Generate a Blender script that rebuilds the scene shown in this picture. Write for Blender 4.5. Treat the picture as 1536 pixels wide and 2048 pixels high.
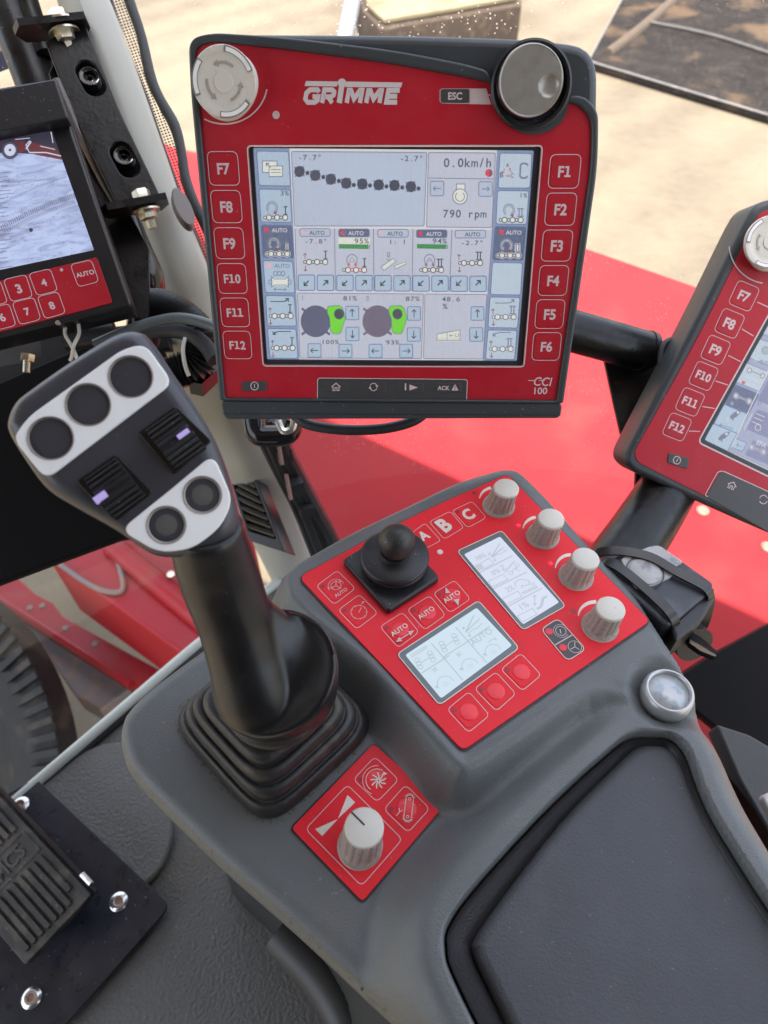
import bpy, bmesh, math, random
import numpy as np
from mathutils import Vector, Matrix
random.seed(7)
sc = bpy.context.scene
for o in list(bpy.data.objects): bpy.data.objects.remove(o)

# ------------------------------------------------------------------ camera
PITCH = math.radians(50)
CP, SP = math.cos(PITCH), math.sin(PITCH)
FWD = Vector((0, CP, -SP)); UP = Vector((0, SP, CP)); RIGHT = Vector((1, 0, 0))
FPX = 1420.0
camd = bpy.data.cameras.new('camera'); cam = bpy.data.objects.new('camera', camd)
sc.collection.objects.link(cam); sc.camera = cam
camd.sensor_fit = 'VERTICAL'; camd.sensor_height = 9.8; camd.sensor_width = 7.35
camd.lens = FPX / 2048 * 9.8
camd.clip_start = 0.02; camd.clip_end = 400
camd.dof.use_dof = True; camd.dof.focus_distance = 0.47; camd.dof.aperture_fstop = 2.8
M = Matrix.Identity(4)
for i in range(3):
    M[i][0] = RIGHT[i]; M[i][1] = UP[i]; M[i][2] = -FWD[i]
cam.matrix_world = M

# ------------------------------------------------------------------ light
EXPOSURE = 2.4
SUN_EL = math.radians(75); SUN_TRAVEL = Vector((0.10, 0.995, 0)).normalized()
w = bpy.data.worlds.new('World'); sc.world = w; w.use_nodes = True
nt = w.node_tree; bg = nt.nodes['Background']
sky = nt.nodes.new('ShaderNodeTexSky'); sky.sky_type = 'NISHITA'; sky.sun_disc = False
sky.sun_elevation = SUN_EL
to_sun = (-SUN_TRAVEL * math.cos(SUN_EL) + Vector((0, 0, math.sin(SUN_EL)))).normalized()
sky.sun_rotation = math.atan2(to_sun.x, to_sun.y)
sky.air_density = 1.0; sky.dust_density = 3.0; sky.ozone_density = 0.6
hs_ = nt.nodes.new('ShaderNodeHueSaturation'); hs_.inputs['Saturation'].default_value = .55
nt.links.new(sky.outputs[0], hs_.inputs['Color']); nt.links.new(hs_.outputs[0], bg.inputs[0]); bg.inputs[1].default_value = 0.13
sd = bpy.data.lights.new('sun', 'SUN'); sun = bpy.data.objects.new('sun', sd); sc.collection.objects.link(sun)
sd.energy = 3.6; sd.angle = math.radians(0.5); sd.color = (1, .95, .88)
sun.rotation_euler = to_sun.to_track_quat('Z', 'Y').to_euler(); sun.location = (0, -3, 6)
vs = sc.view_settings; vs.view_transform = 'Standard'; vs.look = 'None'; vs.gamma = 1; vs.exposure = EXPOSURE
vs.use_curve_mapping = False
sc.cycles.max_bounces = 8; sc.cycles.transparent_max_bounces = 16
sc.cycles.use_denoising = True

# ------------------------------------------------------------------ colour and materials
def lin(c): return tuple(((x/255)/12.92 if x/255 <= .04045 else ((x/255+.055)/1.055)**2.4) for x in c)
MATS = {}
def new_mat(name):
    m = bpy.data.materials.new(name); m.use_nodes = True; MATS[name] = m
    return m, m.node_tree, m.node_tree.nodes['Principled BSDF']
def mat(name, col, rough=.5, metal=0, bump=None, var=.0, var_scale=30, spec=.5, dirt=None, coat=0, rvar=0, specks=None):
    """col linear rgb; bump (scale, strength, distance); var = tonal variation; dirt=(rgb, scale, lo, hi, amount)"""
    m, t, b = new_mat(name)
    b.inputs['Base Color'].default_value = (*col, 1); b.inputs['Roughness'].default_value = rough
    b.inputs['Metallic'].default_value = metal; b.inputs['Specular IOR Level'].default_value = spec
    b.inputs['Coat Weight'].default_value = coat; b.inputs['Coat Roughness'].default_value = .15
    tc = t.nodes.new('ShaderNodeTexCoord')
    def noise(scale, detail=4):
        n = t.nodes.new('ShaderNodeTexNoise'); n.inputs['Scale'].default_value = scale; n.inputs['Detail'].default_value = detail
        t.links.new(tc.outputs['Object'], n.inputs['Vector']); return n
    cur = None
    if var:
        n = noise(var_scale); mr = t.nodes.new('ShaderNodeMapRange')
        mr.inputs['From Min'].default_value = .3; mr.inputs['From Max'].default_value = .7
        mr.inputs['To Min'].default_value = 1-var; mr.inputs['To Max'].default_value = 1+var
        t.links.new(n.outputs['Fac'], mr.inputs['Value'])
        mx = t.nodes.new('ShaderNodeVectorMath'); mx.operation = 'SCALE'; mx.inputs[0].default_value = col
        t.links.new(mr.outputs[0], mx.inputs['Scale']); cur = mx.outputs[0]
    if dirt:
        drgb, dsc, lo, hi, amt = dirt
        n = noise(dsc, 8); mr = t.nodes.new('ShaderNodeMapRange'); mr.interpolation_type = 'SMOOTHSTEP'
        mr.inputs['From Min'].default_value = lo; mr.inputs['From Max'].default_value = hi
        mr.inputs['To Min'].default_value = 0; mr.inputs['To Max'].default_value = amt
        t.links.new(n.outputs['Fac'], mr.inputs['Value'])
        mx = t.nodes.new('ShaderNodeMix'); mx.data_type = 'RGBA'
        t.links.new(mr.outputs[0], mx.inputs['Factor'])
        if cur: t.links.new(cur, mx.inputs['A'])
        else: mx.inputs['A'].default_value = (*col, 1)
        mx.inputs['B'].default_value = (*drgb, 1); cur = mx.outputs['Result']
    if specks:
        ssc, lo, amt = specks
        n = noise(ssc, 1); mr = t.nodes.new('ShaderNodeMapRange')
        mr.inputs['From Min'].default_value = lo; mr.inputs['From Max'].default_value = lo+.03; mr.inputs['To Min'].default_value = 0; mr.inputs['To Max'].default_value = amt
        t.links.new(n.outputs['Fac'], mr.inputs['Value']); mx = t.nodes.new('ShaderNodeMix'); mx.data_type = 'RGBA'; t.links.new(mr.outputs[0], mx.inputs['Factor'])
        if cur: t.links.new(cur, mx.inputs['A'])
        else: mx.inputs['A'].default_value = (*col, 1)
        mx.inputs['B'].default_value = (.42, .38, .31, 1); cur = mx.outputs['Result']
    if cur: t.links.new(cur, b.inputs['Base Color'])
    if rvar:
        n = noise(60, 6); mr = t.nodes.new('ShaderNodeMapRange')
        mr.inputs['From Min'].default_value = .3; mr.inputs['From Max'].default_value = .7
        mr.inputs['To Min'].default_value = max(0, rough-rvar); mr.inputs['To Max'].default_value = min(1, rough+rvar)
        t.links.new(n.outputs['Fac'], mr.inputs['Value']); t.links.new(mr.outputs[0], b.inputs['Roughness'])
    if bump:
        n = noise(bump[0], 3); bp = t.nodes.new('ShaderNodeBump')
        bp.inputs['Strength'].default_value = bump[1]; bp.inputs['Distance'].default_value = bump[2]
        t.links.new(n.outputs['Fac'], bp.inputs['Height']); t.links.new(bp.outputs[0], b.inputs['Normal'])
    return m
EK = 2**-EXPOSURE
def glow(name, srgb, k=.92, rough=.35, strength=None):
    """a lit display colour: emission that renders near srgb"""
    m, t, b = new_mat(name); c = lin(srgb)
    b.inputs['Base Color'].default_value = (.05, .05, .05, 1); b.inputs['Roughness'].default_value = rough
    b.inputs['Specular IOR Level'].default_value = .35
    b.inputs['Emission Color'].default_value = (*c, 1); b.inputs['Emission Strength'].default_value = (strength or EK*k)
    return m

GREY = mat('console_plastic', (.112, .120, .119), .37, bump=(1000, .5, .0007), specks=(420, .755, .3), var=.05, var_scale=25,
           dirt=((.16, .13, .10), 18, .56, .78, .35), rvar=.06)
PAD = mat('pad_plastic', (.080, .082, .089), .5, spec=.3, bump=(800, .55, .0008), var=.07, var_scale=40, dirt=((.15,.14,.13), 30,.6,.8,.2), specks=(520, .76, .22))
HOUS = mat('housing_plastic', (.040, .046, .050), .42, bump=(2500, .12, .0003), var=.05, dirt=((.16,.14,.12), 60,.6,.8,.12), specks=(500, .74, .35))
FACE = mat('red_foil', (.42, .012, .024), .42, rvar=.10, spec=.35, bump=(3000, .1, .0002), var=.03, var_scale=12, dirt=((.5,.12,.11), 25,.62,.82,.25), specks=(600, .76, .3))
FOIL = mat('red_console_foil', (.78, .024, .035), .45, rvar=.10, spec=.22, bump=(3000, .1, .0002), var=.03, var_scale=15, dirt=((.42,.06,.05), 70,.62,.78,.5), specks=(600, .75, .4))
FOILB = mat('red_key_dome', (.86, .028, .042), .36, var=.03)
KEYSH = mat('key_sensor_dot', (.30, .014, .024), .4)
INK = mat('white_print', (.62, .50, .50), .45)
INKW = mat('cream_print', (.74, .66, .58), .5, dirt=((.45,.33,.22), 900,.6,.7,.7))
BLK = mat('black_plastic', (.014, .014, .016), .42, bump=(2500, .12, .0003), dirt=((.12,.10,.09), 220,.64,.8,.3), specks=(700, .73, .4))
BLKG = mat('black_gloss', (.008, .008, .009), .12)
BLKM = mat('black_painted_steel', (.0045, .0045, .005), .34, bump=(250, .2, .001), dirt=((.05, .036, .026), 45,.55,.75,.4), rvar=.1, spec=.35)
GRIP = mat('grip_plastic', (.008, .008, .009), .36, bump=(3000, .08, .0002), dirt=((.11,.09,.08), 500,.68,.78,.4), rvar=.08, specks=(600, .755, .18))
HEADM = mat('grip_head_plastic', (.044, .044, .052), .33, var=.04, rvar=.05, specks=(700, .75, .3))
RUB = mat('boot_rubber', (.020, .0195, .0185), .48, bump=(1200, .25, .0004), dirt=((.10,.075,.05), 90,.48,.75,.5), specks=(500, .72, .2))
RUBP = mat('pedal_rubber', (.020, .018, .015), .55, bump=(700, .4, .0006), dirt=((.10,.085,.065), 45,.45,.7,.6), specks=(300, .72, .3))
WHT = mat('white_insert', (.86, .855, .83), .42, var=.03, var_scale=60, bump=(900, .1, .0003), dirt=((.40,.36,.32), 110,.62,.8,.3))
BTN = mat('soft_button', (.085, .081, .072), .55, bump=(2500, .15, .0003), dirt=((.10,.09,.07), 120,.6,.8,.4))
BRNG = mat('button_ring', (.24, .20, .175), .4, var=.05, dirt=((.16,.10,.07), 200,.55,.72,.7))
KNOB = mat('knob_cream', (.62, .59, .51), .45, var=.03, var_scale=80, bump=(1500,.15,.0003), dirt=((.30,.24,.19), 420,.62,.76,.5))
KNOBS = mat('knob_skirt', (.38, .335, .29), .34, var=.05, dirt=((.16,.11,.08), 420,.55,.72,.55))
SILV = mat('silver_plastic', (.46, .46, .46), .34, metal=.55, var=.03)
SILK = mat('silver_knob_face', (.33, .31, .275), .38, metal=.45, var=.06, var_scale=160, dirt=((.25,.21,.16), 90,.5,.75,.6))
DGREY = mat('dark_key_grey', (.052, .052, .053), .42, var=.03)
ZINC = mat('zinc_plated', (.62, .58, .46), .3, metal=.9, dirt=((.25,.17,.10), 160,.5,.7,.6), bump=(600,.2,.0004))
STEEL = mat('bright_steel', (.68, .68, .66), .22, metal=.9, dirt=((.4,.28,.2), 200,.55,.75,.5))
PILL = mat('pillar_paint', (.40, .39, .34), .5, bump=(900, .12, .0004), var=.04, var_scale=8, dirt=((.25,.21,.16), 9,.5,.75,.5))
MBLK = mat('monitor_black', (.011, .011, .013), .34, rvar=.05, specks=(600, .75, .35))
FLOOR = mat('floor_vinyl', (.125, .124, .115), .62, var=.12, var_scale=6, bump=(240, .9, .0022), dirt=((.13,.115,.09), 5,.45,.7,.6), specks=(200, .72, .35))
PLATE = mat('pedal_plate_steel', (.016, .018, .026), .33, var=.1, dirt=((.07,.06,.06), 12,.5,.75,.5), rvar=.1, specks=(220, .72, .4))
SILL = mat('sill_seal', (.50, .52, .47), .45, bump=(700, .3, .0008), dirt=((.25,.22,.17), 14,.55,.75,.5))
REDP = mat('red_paint', (.25, .007, .012), .40, var=.05, var_scale=3, dirt=((.20,.06,.045), 9,.55,.8,.4), spec=.3)
REDS = mat('red_hood_paint', (.20, .012, .015), .65, var=.08, var_scale=2.2, spec=.12, dirt=((.19,.05,.04), 5,.50,.8,.35))
CORD = mat('white_cord', (.55, .52, .46), .7)
CABM = mat('cable_sheath', (.020, .022, .024), .38, bump=(1400, .5, .0006))
HOSE = mat('hose_black', (.016, .016, .017), .4)
BOXG = mat('grey_box_cover', (.40, .395, .385), .5, var=.08, var_scale=90, dirt=((.12,.12,.13), 120,.5,.7,.6))
BOXB = mat('blue_black_box', (.030, .034, .045), .42, dirt=((.14,.14,.16), 40,.5,.75,.6), bump=(500,.2,.0006))
TYRE = mat('tyre_rubber', (.007, .0073, .0073), .6, dirt=((.05,.038,.026), 12,.5,.7,.5), bump=(60,.3,.004), spec=.3)
RUSTG = mat('grey_worn_steel', (.13, .11, .105), .55, dirt=((.22,.13,.09), 14,.45,.7,.8), bump=(40,.3,.004))
WOOD = mat('tan_board', (.42, .34, .22), .7, dirt=((.28,.2,.12), 5,.5,.8,.5))
ORNG = mat('rust_orange', (.35, .15, .03), .6)
DLED = mat('red_led_dome', (.72, .02, .04), .25)
CLEAR = mat('pale_sensor', (.55, .42, .42), .3)
NAVY = mat('navy_print', (.012, .016, .05), .5)

# ------------------------------------------------------------------ frames: photo ray -> plane of a thing
def ray(px, py): return FWD + RIGHT*((px-768)/FPX) + UP*(-(py-1024)/FPX)
def W(px, py, depth): return ray(px, py)*depth
def Z(px, py, z):
    r = ray(px, py); return r*(z/r.z)
def c2w(v): return RIGHT*v[0] + UP*v[1] - FWD*v[2]
class Frame:
    def __init__(s, o, X=(1, 0, 0), Y=(0, 1, 0)):
        s.o = Vector(o); s.X = Vector(X).normalized(); Y = Vector(Y)
        s.N = s.X.cross(Y).normalized(); s.Y = s.N.cross(s.X)
    def px(s, px, py, h=0.0):
        r = ray(px, py); t = (s.o.dot(s.N)+h)/r.dot(s.N); P = r*t - s.o
        return Vector((P.dot(s.X), P.dot(s.Y), h))
    def l(s, P):
        P = Vector(P)-s.o; return Vector((P.dot(s.X), P.dot(s.Y), P.dot(s.N)))
    def mat(s):
        m = Matrix.Identity(4)
        for i in range(3): m[i][0] = s.X[i]; m[i][1] = s.Y[i]; m[i][2] = s.N[i]; m[i][3] = s.o[i]
        return m
    def pts(s, L, h=0.0): return [s.px(a, b, h) for a, b in L]
def facing(o, n, xdir=(1, 0, 0)):
    n = Vector(n).normalized(); X = Vector(xdir); X = (X - n*X.dot(n)).normalized()
    return Frame(o, X, n.cross(X))

# ------------------------------------------------------------------ objects
def finish(me, name, fr, parent, mats, smooth=35):
    for m in mats: me.materials.append(m)
    if smooth:
        me.polygons.foreach_set('use_smooth', [True]*len(me.polygons))
        if smooth < 179: me.set_sharp_from_angle(angle=math.radians(smooth))
    o = bpy.data.objects.new(name, me); sc.collection.objects.link(o)
    if parent: o.parent = parent
    else: o.matrix_world = fr.mat()
    return o
def thing(name, label, cat, fr, group=None):
    o = bpy.data.objects.new(name, None); sc.collection.objects.link(o); o.matrix_world = fr.mat()
    o.empty_display_size = .02
    return tag(o, label, cat, group)
def tag(o, label=None, cat=None, group=None, kind=None):
    if label: o['label'] = label
    if cat: o['category'] = cat
    if group: o['group'] = group
    if kind: o['kind'] = kind
    return o

class B:
    """mesh collector in local coordinates"""
    def __init__(s): s.v = []; s.f = []; s.m = []; s.mats = []
    def mi(s, m):
        if m not in s.mats: s.mats.append(m)
        return s.mats.index(m)
    def add(s, vs, fs, m):
        k = len(s.v); s.v += [tuple(v) for v in vs]; i = s.mi(m)
        for f in fs: s.f.append([k+a for a in f]); s.m.append(i)
    def poly(s, pts, m): s.add(pts, [list(range(len(pts)))] if area2(pts) > 0 else [list(range(len(pts)))[::-1]], m)
    def stroke(s, pts, w, m, closed=False):
        pts = [Vector(p) for p in pts]; n = len(pts); L = []; R = []
        for i, p in enumerate(pts):
            a = pts[i-1] if (i or closed) else None; b = pts[(i+1) % n] if (i < n-1 or closed) else None
            d1 = (p-a).normalized() if a is not None and (p-a).length > 1e-9 else None
            d2 = (b-p).normalized() if b is not None and (b-p).length > 1e-9 else None
            if d1 is None and d2 is None: d1 = Vector((1, 0, 0))
            if d1 is None: d1 = d2
            if d2 is None: d2 = d1
            n1 = Vector((-d1.y, d1.x, 0)); n2 = Vector((-d2.y, d2.x, 0)); q = (n1+n2)
            if q.length < .3: q = n1
            q = q.normalized(); k = min(1.0/max(q.dot(n1), .4), 2.0)*w/2
            L.append(p+q*k); R.append(p-q*k)
        vs = L+R; fs = []
        for i in range(n if closed else n-1):
            j = (i+1) % n; fs.append([i+n, j+n, j, i])
        s.add(vs, fs, m)
    def box(s, c, size, m, rot=0):
        hx, hy, hz = size[0]/2, size[1]/2, size[2]/2; ca, sa = math.cos(rot), math.sin(rot)
        vs = []
        for z in (-hz, hz):
            for x, y in ((-hx, -hy), (hx, -hy), (hx, hy), (-hx, hy)):
                vs.append((c[0]+x*ca-y*sa, c[1]+x*sa+y*ca, c[2]+z))
        s.add(vs, [[3, 2, 1, 0], [4, 5, 6, 7], [0, 1, 5, 4], [1, 2, 6, 5], [2, 3, 7, 6], [3, 0, 4, 7]], m)
    def loft(s, rings, m, caps=(True, True), close=True):
        k = len(s.v); n = len(rings[0]); i = s.mi(m)
        for r in rings: s.v += [tuple(p) for p in r]
        for a in range(len(rings)-1):
            for b in range(n if close else n-1):
                c = (b+1) % n; s.f.append([k+a*n+b, k+a*n+c, k+(a+1)*n+c, k+(a+1)*n+b]); s.m.append(i)
        if caps[0]: s.f.append([k+b for b in range(n)][::-1]); s.m.append(i)
        if caps[1]: s.f.append([k+(len(rings)-1)*n+b for b in range(n)]); s.m.append(i)
    def lathe(s, prof, m, c=(0, 0, 0), n=48, flute=None, caps=(True, True)):
        rings = []
        for j, (r, z) in enumerate(prof):
            ring = []
            for a in range(n):
                th = 2*math.pi*a/n; rr = r*(flute(th, j) if flute else 1)
                ring.append((c[0]+rr*math.cos(th), c[1]+rr*math.sin(th), c[2]+z))
            rings.append(ring)
        s.loft(rings, m, caps)
    def tube(s, pts, r, m, n=12, smooth=True, ridges=0, sub=6, flat=1.0):
        P = [Vector(p) for p in pts]; rad = r if isinstance(r, (list, tuple)) else [r]*len(P)
        if smooth and len(P) > 2: P, rad = catmull(P, rad, sub)
        rings = []; prev = None
        for i, p in enumerate(P):
            d = (P[min(i+1, len(P)-1)]-P[max(i-1, 0)]).normalized()
            if prev is None: u = d.orthogonal().normalized()
            else: u = (prev-d*prev.dot(d)).normalized()
            prev = u; v = d.cross(u); rr = rad[i]
            if ridges: rr *= 1+.13*(1 if (i % 2) else -1)
            rings.append([p+u*math.cos(2*math.pi*a/n)*rr*flat+v*math.sin(2*math.pi*a/n)*rr for a in range(n)])
        s.loft(rings, m)
    def build(s, name, fr, parent=None, smooth=35):
        me = bpy.data.meshes.new(name); me.from_pydata(s.v, [], s.f)
        me.polygons.foreach_set('material_index', s.m); me.update()
        return finish(me, name, fr, parent, s.mats, smooth)
def area2(p): return sum(p[i][0]*p[(i+1) % len(p)][1]-p[(i+1) % len(p)][0]*p[i][1] for i in range(len(p)))
def catmull(P, rad, sub):
    out = []; ro = []
    for i in range(len(P)-1):
        p0 = P[max(i-1, 0)]; p1 = P[i]; p2 = P[i+1]; p3 = P[min(i+2, len(P)-1)]
        for k in range(sub):
            t = k/sub
            out.append(.5*((2*p1)+(-p0+p2)*t+(2*p0-5*p1+4*p2-p3)*t*t+(-p0+3*p1-3*p2+p3)*t**3)); ro.append(rad[i]*(1-t)+rad[i+1]*t)
    out.append(P[-1]); ro.append(rad[-1]); return out, ro
def roundpoly(pts, r, n=5):
    pts = [Vector((p[0], p[1], p[2] if len(p) > 2 else 0)) for p in pts]; out = []; N = len(pts)
    for i, p in enumerate(pts):
        rr = r[i] if isinstance(r, (list, tuple)) else r
        a, b = pts[i-1], pts[(i+1) % N]
        da, db = a-p, b-p
        if rr <= 0: out.append(p); continue
        k = min(rr, da.length*.48, db.length*.48); A = p+da.normalized()*k; C = p+db.normalized()*k
        for j in range(n+1):
            t = j/n; out.append(A*(1-t)**2+p*2*t*(1-t)+C*t*t)
    return out
def spline(pts, sub=5, closed=True):
    P = [Vector((p[0], p[1], p[2] if len(p) > 2 else 0)) for p in pts]; n = len(P); out = []
    for i in range(n if closed else n-1):
        if closed: p0, p1, p2, p3 = P[i-1], P[i], P[(i+1) % n], P[(i+2) % n]
        else: p0, p1, p2, p3 = P[max(i-1, 0)], P[i], P[i+1], P[min(i+2, n-1)]
        for k in range(sub):
            t = k/sub; out.append(.5*((2*p1)+(-p0+p2)*t+(2*p0-5*p1+4*p2-p3)*t*t+(-p0+3*p1-3*p2+p3)*t**3))
    if not closed: out.append(P[-1])
    return out
def rrect(c, w, h, r, ang=0, n=5):
    ca, sa = math.cos(ang), math.sin(ang)
    q = [(c[0]+x*ca-y*sa, c[1]+x*sa+y*ca, 0) for x, y in ((-w/2, -h/2), (w/2, -h/2), (w/2, h/2), (-w/2, h/2))]
    return roundpoly(q, r, n)
def circ(c, r, n=32, ry=None): return [(c[0]+r*math.cos(2*math.pi*i/n), c[1]+(ry or r)*math.sin(2*math.pi*i/n), 0) for i in range(n)]

def plate(name, fr, outline, z0, z1, m, parent=None, bevel=0.0, holes=(), smooth=35, res=2):
    cu = bpy.data.curves.new(name, 'CURVE'); cu.dimensions = '2D'; cu.fill_mode = 'BOTH'
    bevel = min(bevel, (z1-z0)/2*.98)
    cu.extrude = (z1-z0)/2-bevel; cu.bevel_depth = bevel; cu.bevel_resolution = res; cu.offset = -bevel
    for L in [outline]+list(holes):
        sp = cu.splines.new('POLY'); sp.points.add(len(L)-1)
        for i, p in enumerate(L): sp.points[i].co = (p[0], p[1], 0, 1)
        sp.use_cyclic_u = True
    ob = bpy.data.objects.new('tmp', cu)
    me = bpy.data.meshes.new_from_object(ob); bpy.data.objects.remove(ob); bpy.data.curves.remove(cu)
    me.transform(Matrix.Translation((0, 0, (z0+z1)/2))); me.name = name
    me.materials.clear()
    return finish(me, name, fr, parent, [m], smooth)

_tc = {}
def text_geo(s, bold=0.0, mono=False):
    key = (s, bold, mono)
    if key in _tc: return _tc[key]
    def one(ch):
        cu = bpy.data.curves.new('t', 'FONT'); cu.body = ch; cu.size = 1; cu.offset = bold; cu.resolution_u = 3
        ob = bpy.data.objects.new('t', cu); me = bpy.data.meshes.new_from_object(ob)
        V = [v.co.copy() for v in me.vertices]; Fc = [list(p.vertices) for p in me.polygons]
        bpy.data.objects.remove(ob); bpy.data.curves.remove(cu); bpy.data.meshes.remove(me); return V, Fc
    if mono:
        V = []; Fc = []
        for i, ch in enumerate(s):
            if ch == ' ': continue
            v, f = one(ch); xs = [a.x for a in v]; c = (min(xs)+max(xs))/2; wd = max(xs)-min(xs)
            k = min(1.0, .56/wd) if wd > .01 else 1; o = len(V)
            if ch in '-': k = 1.0
            V += [Vector(((a.x-c)*k*1.05+i*.62+.31, a.y, 0)) for a in v]; Fc += [[o+x for x in q] for q in f]
        x0, x1 = 0, .62*len(s)
    elif '1' in s and bold > .02:
        V = []; Fc = []; cur = 0
        for ch in s:
            if ch == '1':
                v = []; f = []
                for L in ([(.19, 0), (.35, 0), (.35, .72), (.19, .72)], [(.03, 0), (.19, 0), (.19, .12), (.03, .12)], [(.35, 0), (.51, 0), (.51, .12), (.35, .12)], [(.05, .56), (.19, .60), (.19, .72), (.05, .68)]):
                    f.append([len(v)+i for i in range(4)]); v += [Vector((a, c, 0)) for a, c in L]
            else: v, f = one(ch)
            m0 = min(a.x for a in v); o = len(V); V += [Vector((a.x-m0+cur, a.y, 0)) for a in v]; Fc += [[o+x for x in q] for q in f]
            cur += max(a.x for a in v)-m0+.055
        x0 = min(a.x for a in V); x1 = max(a.x for a in V)
    else:
        V, Fc = one(s); x0 = min(a.x for a in V); x1 = max(a.x for a in V)
    for a in V: a.x -= (x0+x1)/2
    _tc[key] = (V, Fc, x1-x0); return _tc[key]
def text(b, fr, s, p0, p1, m, h=.0002, bold=.012, mono=False, hs=1.0, slant=0.0, thick=0):
    """letters whose baseline runs from photo point p0 to p1 on the thing's plane; hs stretches the height"""
    V, Fc, wd = text_geo(s, bold, mono); A = fr.px(*p0, h); C = fr.px(*p1, h); e = (C-A); k = e.length/wd
    e.normalize(); u = Vector((-e.y, e.x, 0)); c = (A+C)/2
    def T(a, z): return c+e*(a.x*k+a.y*k*slant)+u*(a.y*k*hs)+Vector((0, 0, z))
    b.add([T(a, 0) for a in V], Fc, m)

# ================================================================== EXTERIOR
I3 = ((1, 0, 0), (0, 1, 0))
def wframe(o): return Frame(o)
def prism_px(name, pxs, z, thick, m, label=None, cat=None, bevel=0, r=0, parent=None, kind=None, fr=None, smooth=35):
    """photo outline laid on the horizontal plane z (world), given real thickness below it"""
    P = [Z(a, b, z) for a, b in pxs]
    if fr is None:
        c = sum(P, Vector())/len(P); fr = wframe((c.x, c.y, z))
    L = [fr.l(p) for p in P]; h = L[0].z
    if r: L = roundpoly([(p.x, p.y, 0) for p in L], r)
    o = plate(name, fr, L, h-thick, h, m, parent, bevel, smooth=smooth)
    return tag(o, label, cat, None, kind)

GZ = -3.0
def sand_material():
    m, t, b = new_mat('sand'); N = t.nodes.new; K = t.links.new
    tc = N('ShaderNodeTexCoord')
    n1 = N('ShaderNodeTexNoise'); n1.inputs['Scale'].default_value = .55; n1.inputs['Detail'].default_value = 5; n1.inputs['Distortion'].default_value = .6
    n2 = N('ShaderNodeTexNoise'); n2.inputs['Scale'].default_value = 9; n2.inputs['Detail'].default_value = 9; n2.inputs['Roughness'].default_value = .65
    wv = N('ShaderNodeTexWave'); wv.inputs['Scale'].default_value = .42; wv.inputs['Distortion'].default_value = 2.2; wv.inputs['Detail'].default_value = 4
    wv.inputs['Detail Scale'].default_value = 1.2
    mp = N('ShaderNodeMapping'); mp.inputs['Rotation'].default_value = (0, 0, .5); mp.inputs['Scale'].default_value = (1, .35, 1)
    K(tc.outputs['Object'], mp.inputs[0]); mw = N('ShaderNodeMapping'); mw.inputs['Rotation'].default_value = (0, 0, .738); K(tc.outputs['Object'], mw.inputs[0]); K(mw.outputs[0], wv.inputs['Vector']); K(mp.outputs[0], n1.inputs['Vector']); K(tc.outputs['Object'], n2.inputs['Vector'])
    a = N('ShaderNodeMath'); a.operation = 'MULTIPLY_ADD'; a.inputs[1].default_value = .16; K(wv.outputs['Fac'], a.inputs[0]); K(n1.outputs['Fac'], a.inputs[2])
    a2 = N('ShaderNodeMath'); a2.operation = 'MULTIPLY_ADD'; a2.inputs[1].default_value = .35; K(n2.outputs['Fac'], a2.inputs[0]); K(a.outputs[0], a2.inputs[2])
    n3 = N('ShaderNodeTexNoise'); n3.inputs['Scale'].default_value = 2.6; n3.inputs['Detail'].default_value = 12; n3.inputs['Roughness'].default_value = .72; K(tc.outputs['Object'], n3.inputs['Vector'])
    a3 = N('ShaderNodeMath'); a3.operation = 'MULTIPLY_ADD'; a3.inputs[1].default_value = .55; K(n3.outputs['Fac'], a3.inputs[0]); K(a2.outputs[0], a3.inputs[2]); a2 = a3
    cr = N('ShaderNodeValToRGB'); e = cr.color_ramp; e.elements[0].position = .64; e.elements[0].color = (.074, .057, .037, 1)
    e.elements[1].position = .97; e.elements[1].color = (.117, .096, .062, 1)
    x = e.elements.new(.80); x.color = (.099, .078, .050, 1)
    sb_ = N('ShaderNodeMath'); sb_.operation = 'MULTIPLY'; sb_.inputs[1].default_value = .80; K(a2.outputs[0], sb_.inputs[0]); a2 = sb_
    K(a2.outputs[0], cr.inputs[0]); K(cr.outputs[0], b.inputs['Base Color']); b.inputs['Roughness'].default_value = .9
    bp = N('ShaderNodeBump'); bp.inputs['Strength'].default_value = .5; bp.inputs['Distance'].default_value = .10
    K(a2.outputs[0], bp.inputs['Height']); K(bp.outputs[0], b.inputs['Normal']); return m
SAND = sand_material()
g = B(); g.poly([(-150, -60, 0), (150, -60, 0), (150, 250, 0), (-150, 250, 0)], SAND)
tag(g.build('ground', Frame((0, 0, GZ)), smooth=0), kind='structure')

# cab roof over the operator (its front edge throws the shade line on the red cover)
sun_shift = math.cos(SUN_EL)/math.sin(SUN_EL)
def toward_sun(P, z): k = (z-P.z)*sun_shift; return Vector((P.x-SUN_TRAVEL.x*k, P.y-SUN_TRAVEL.y*k, z))
HZ = -1.10
ra = toward_sun(Z(690, 872, HZ), .75); rb = toward_sun(Z(895, 968, HZ), .75)
rc = toward_sun(Z(1480, 1240, HZ), .75)
rd = (rc-ra).normalized(); nrm = Vector((rd.y, -rd.x, 0))
if nrm.y > 0: nrm = -nrm
A, Bp = ra-rd*2.8, ra+rd*1.9
fr = wframe((0, -.6, .75))
L = [fr.l(p) for p in (A, A+nrm*1.9, Bp+nrm*1.9, Bp)]
tag(plate('cab_roof', fr, roundpoly([(p.x, p.y, 0) for p in L], .05), 0, .12, mat('roof_lining', (.30, .30, .29), .8), None, .02),
    'pale roof of the cab above the console, outside the picture', 'roof')

rw = wframe((0, -.80, -.95)); q = B(); q.box((0, 0, .85), (1.7, .08, 1.7), mat('rear_shade_dark', (.035, .035, .036), .8))  # unseen dark wall added behind the camera, blocks light and darkens reflections
tag(q.build('rear_shade_wall', rw), 'dark cab rear wall added unseen behind the camera to keep light off the interior', 'wall')
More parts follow.
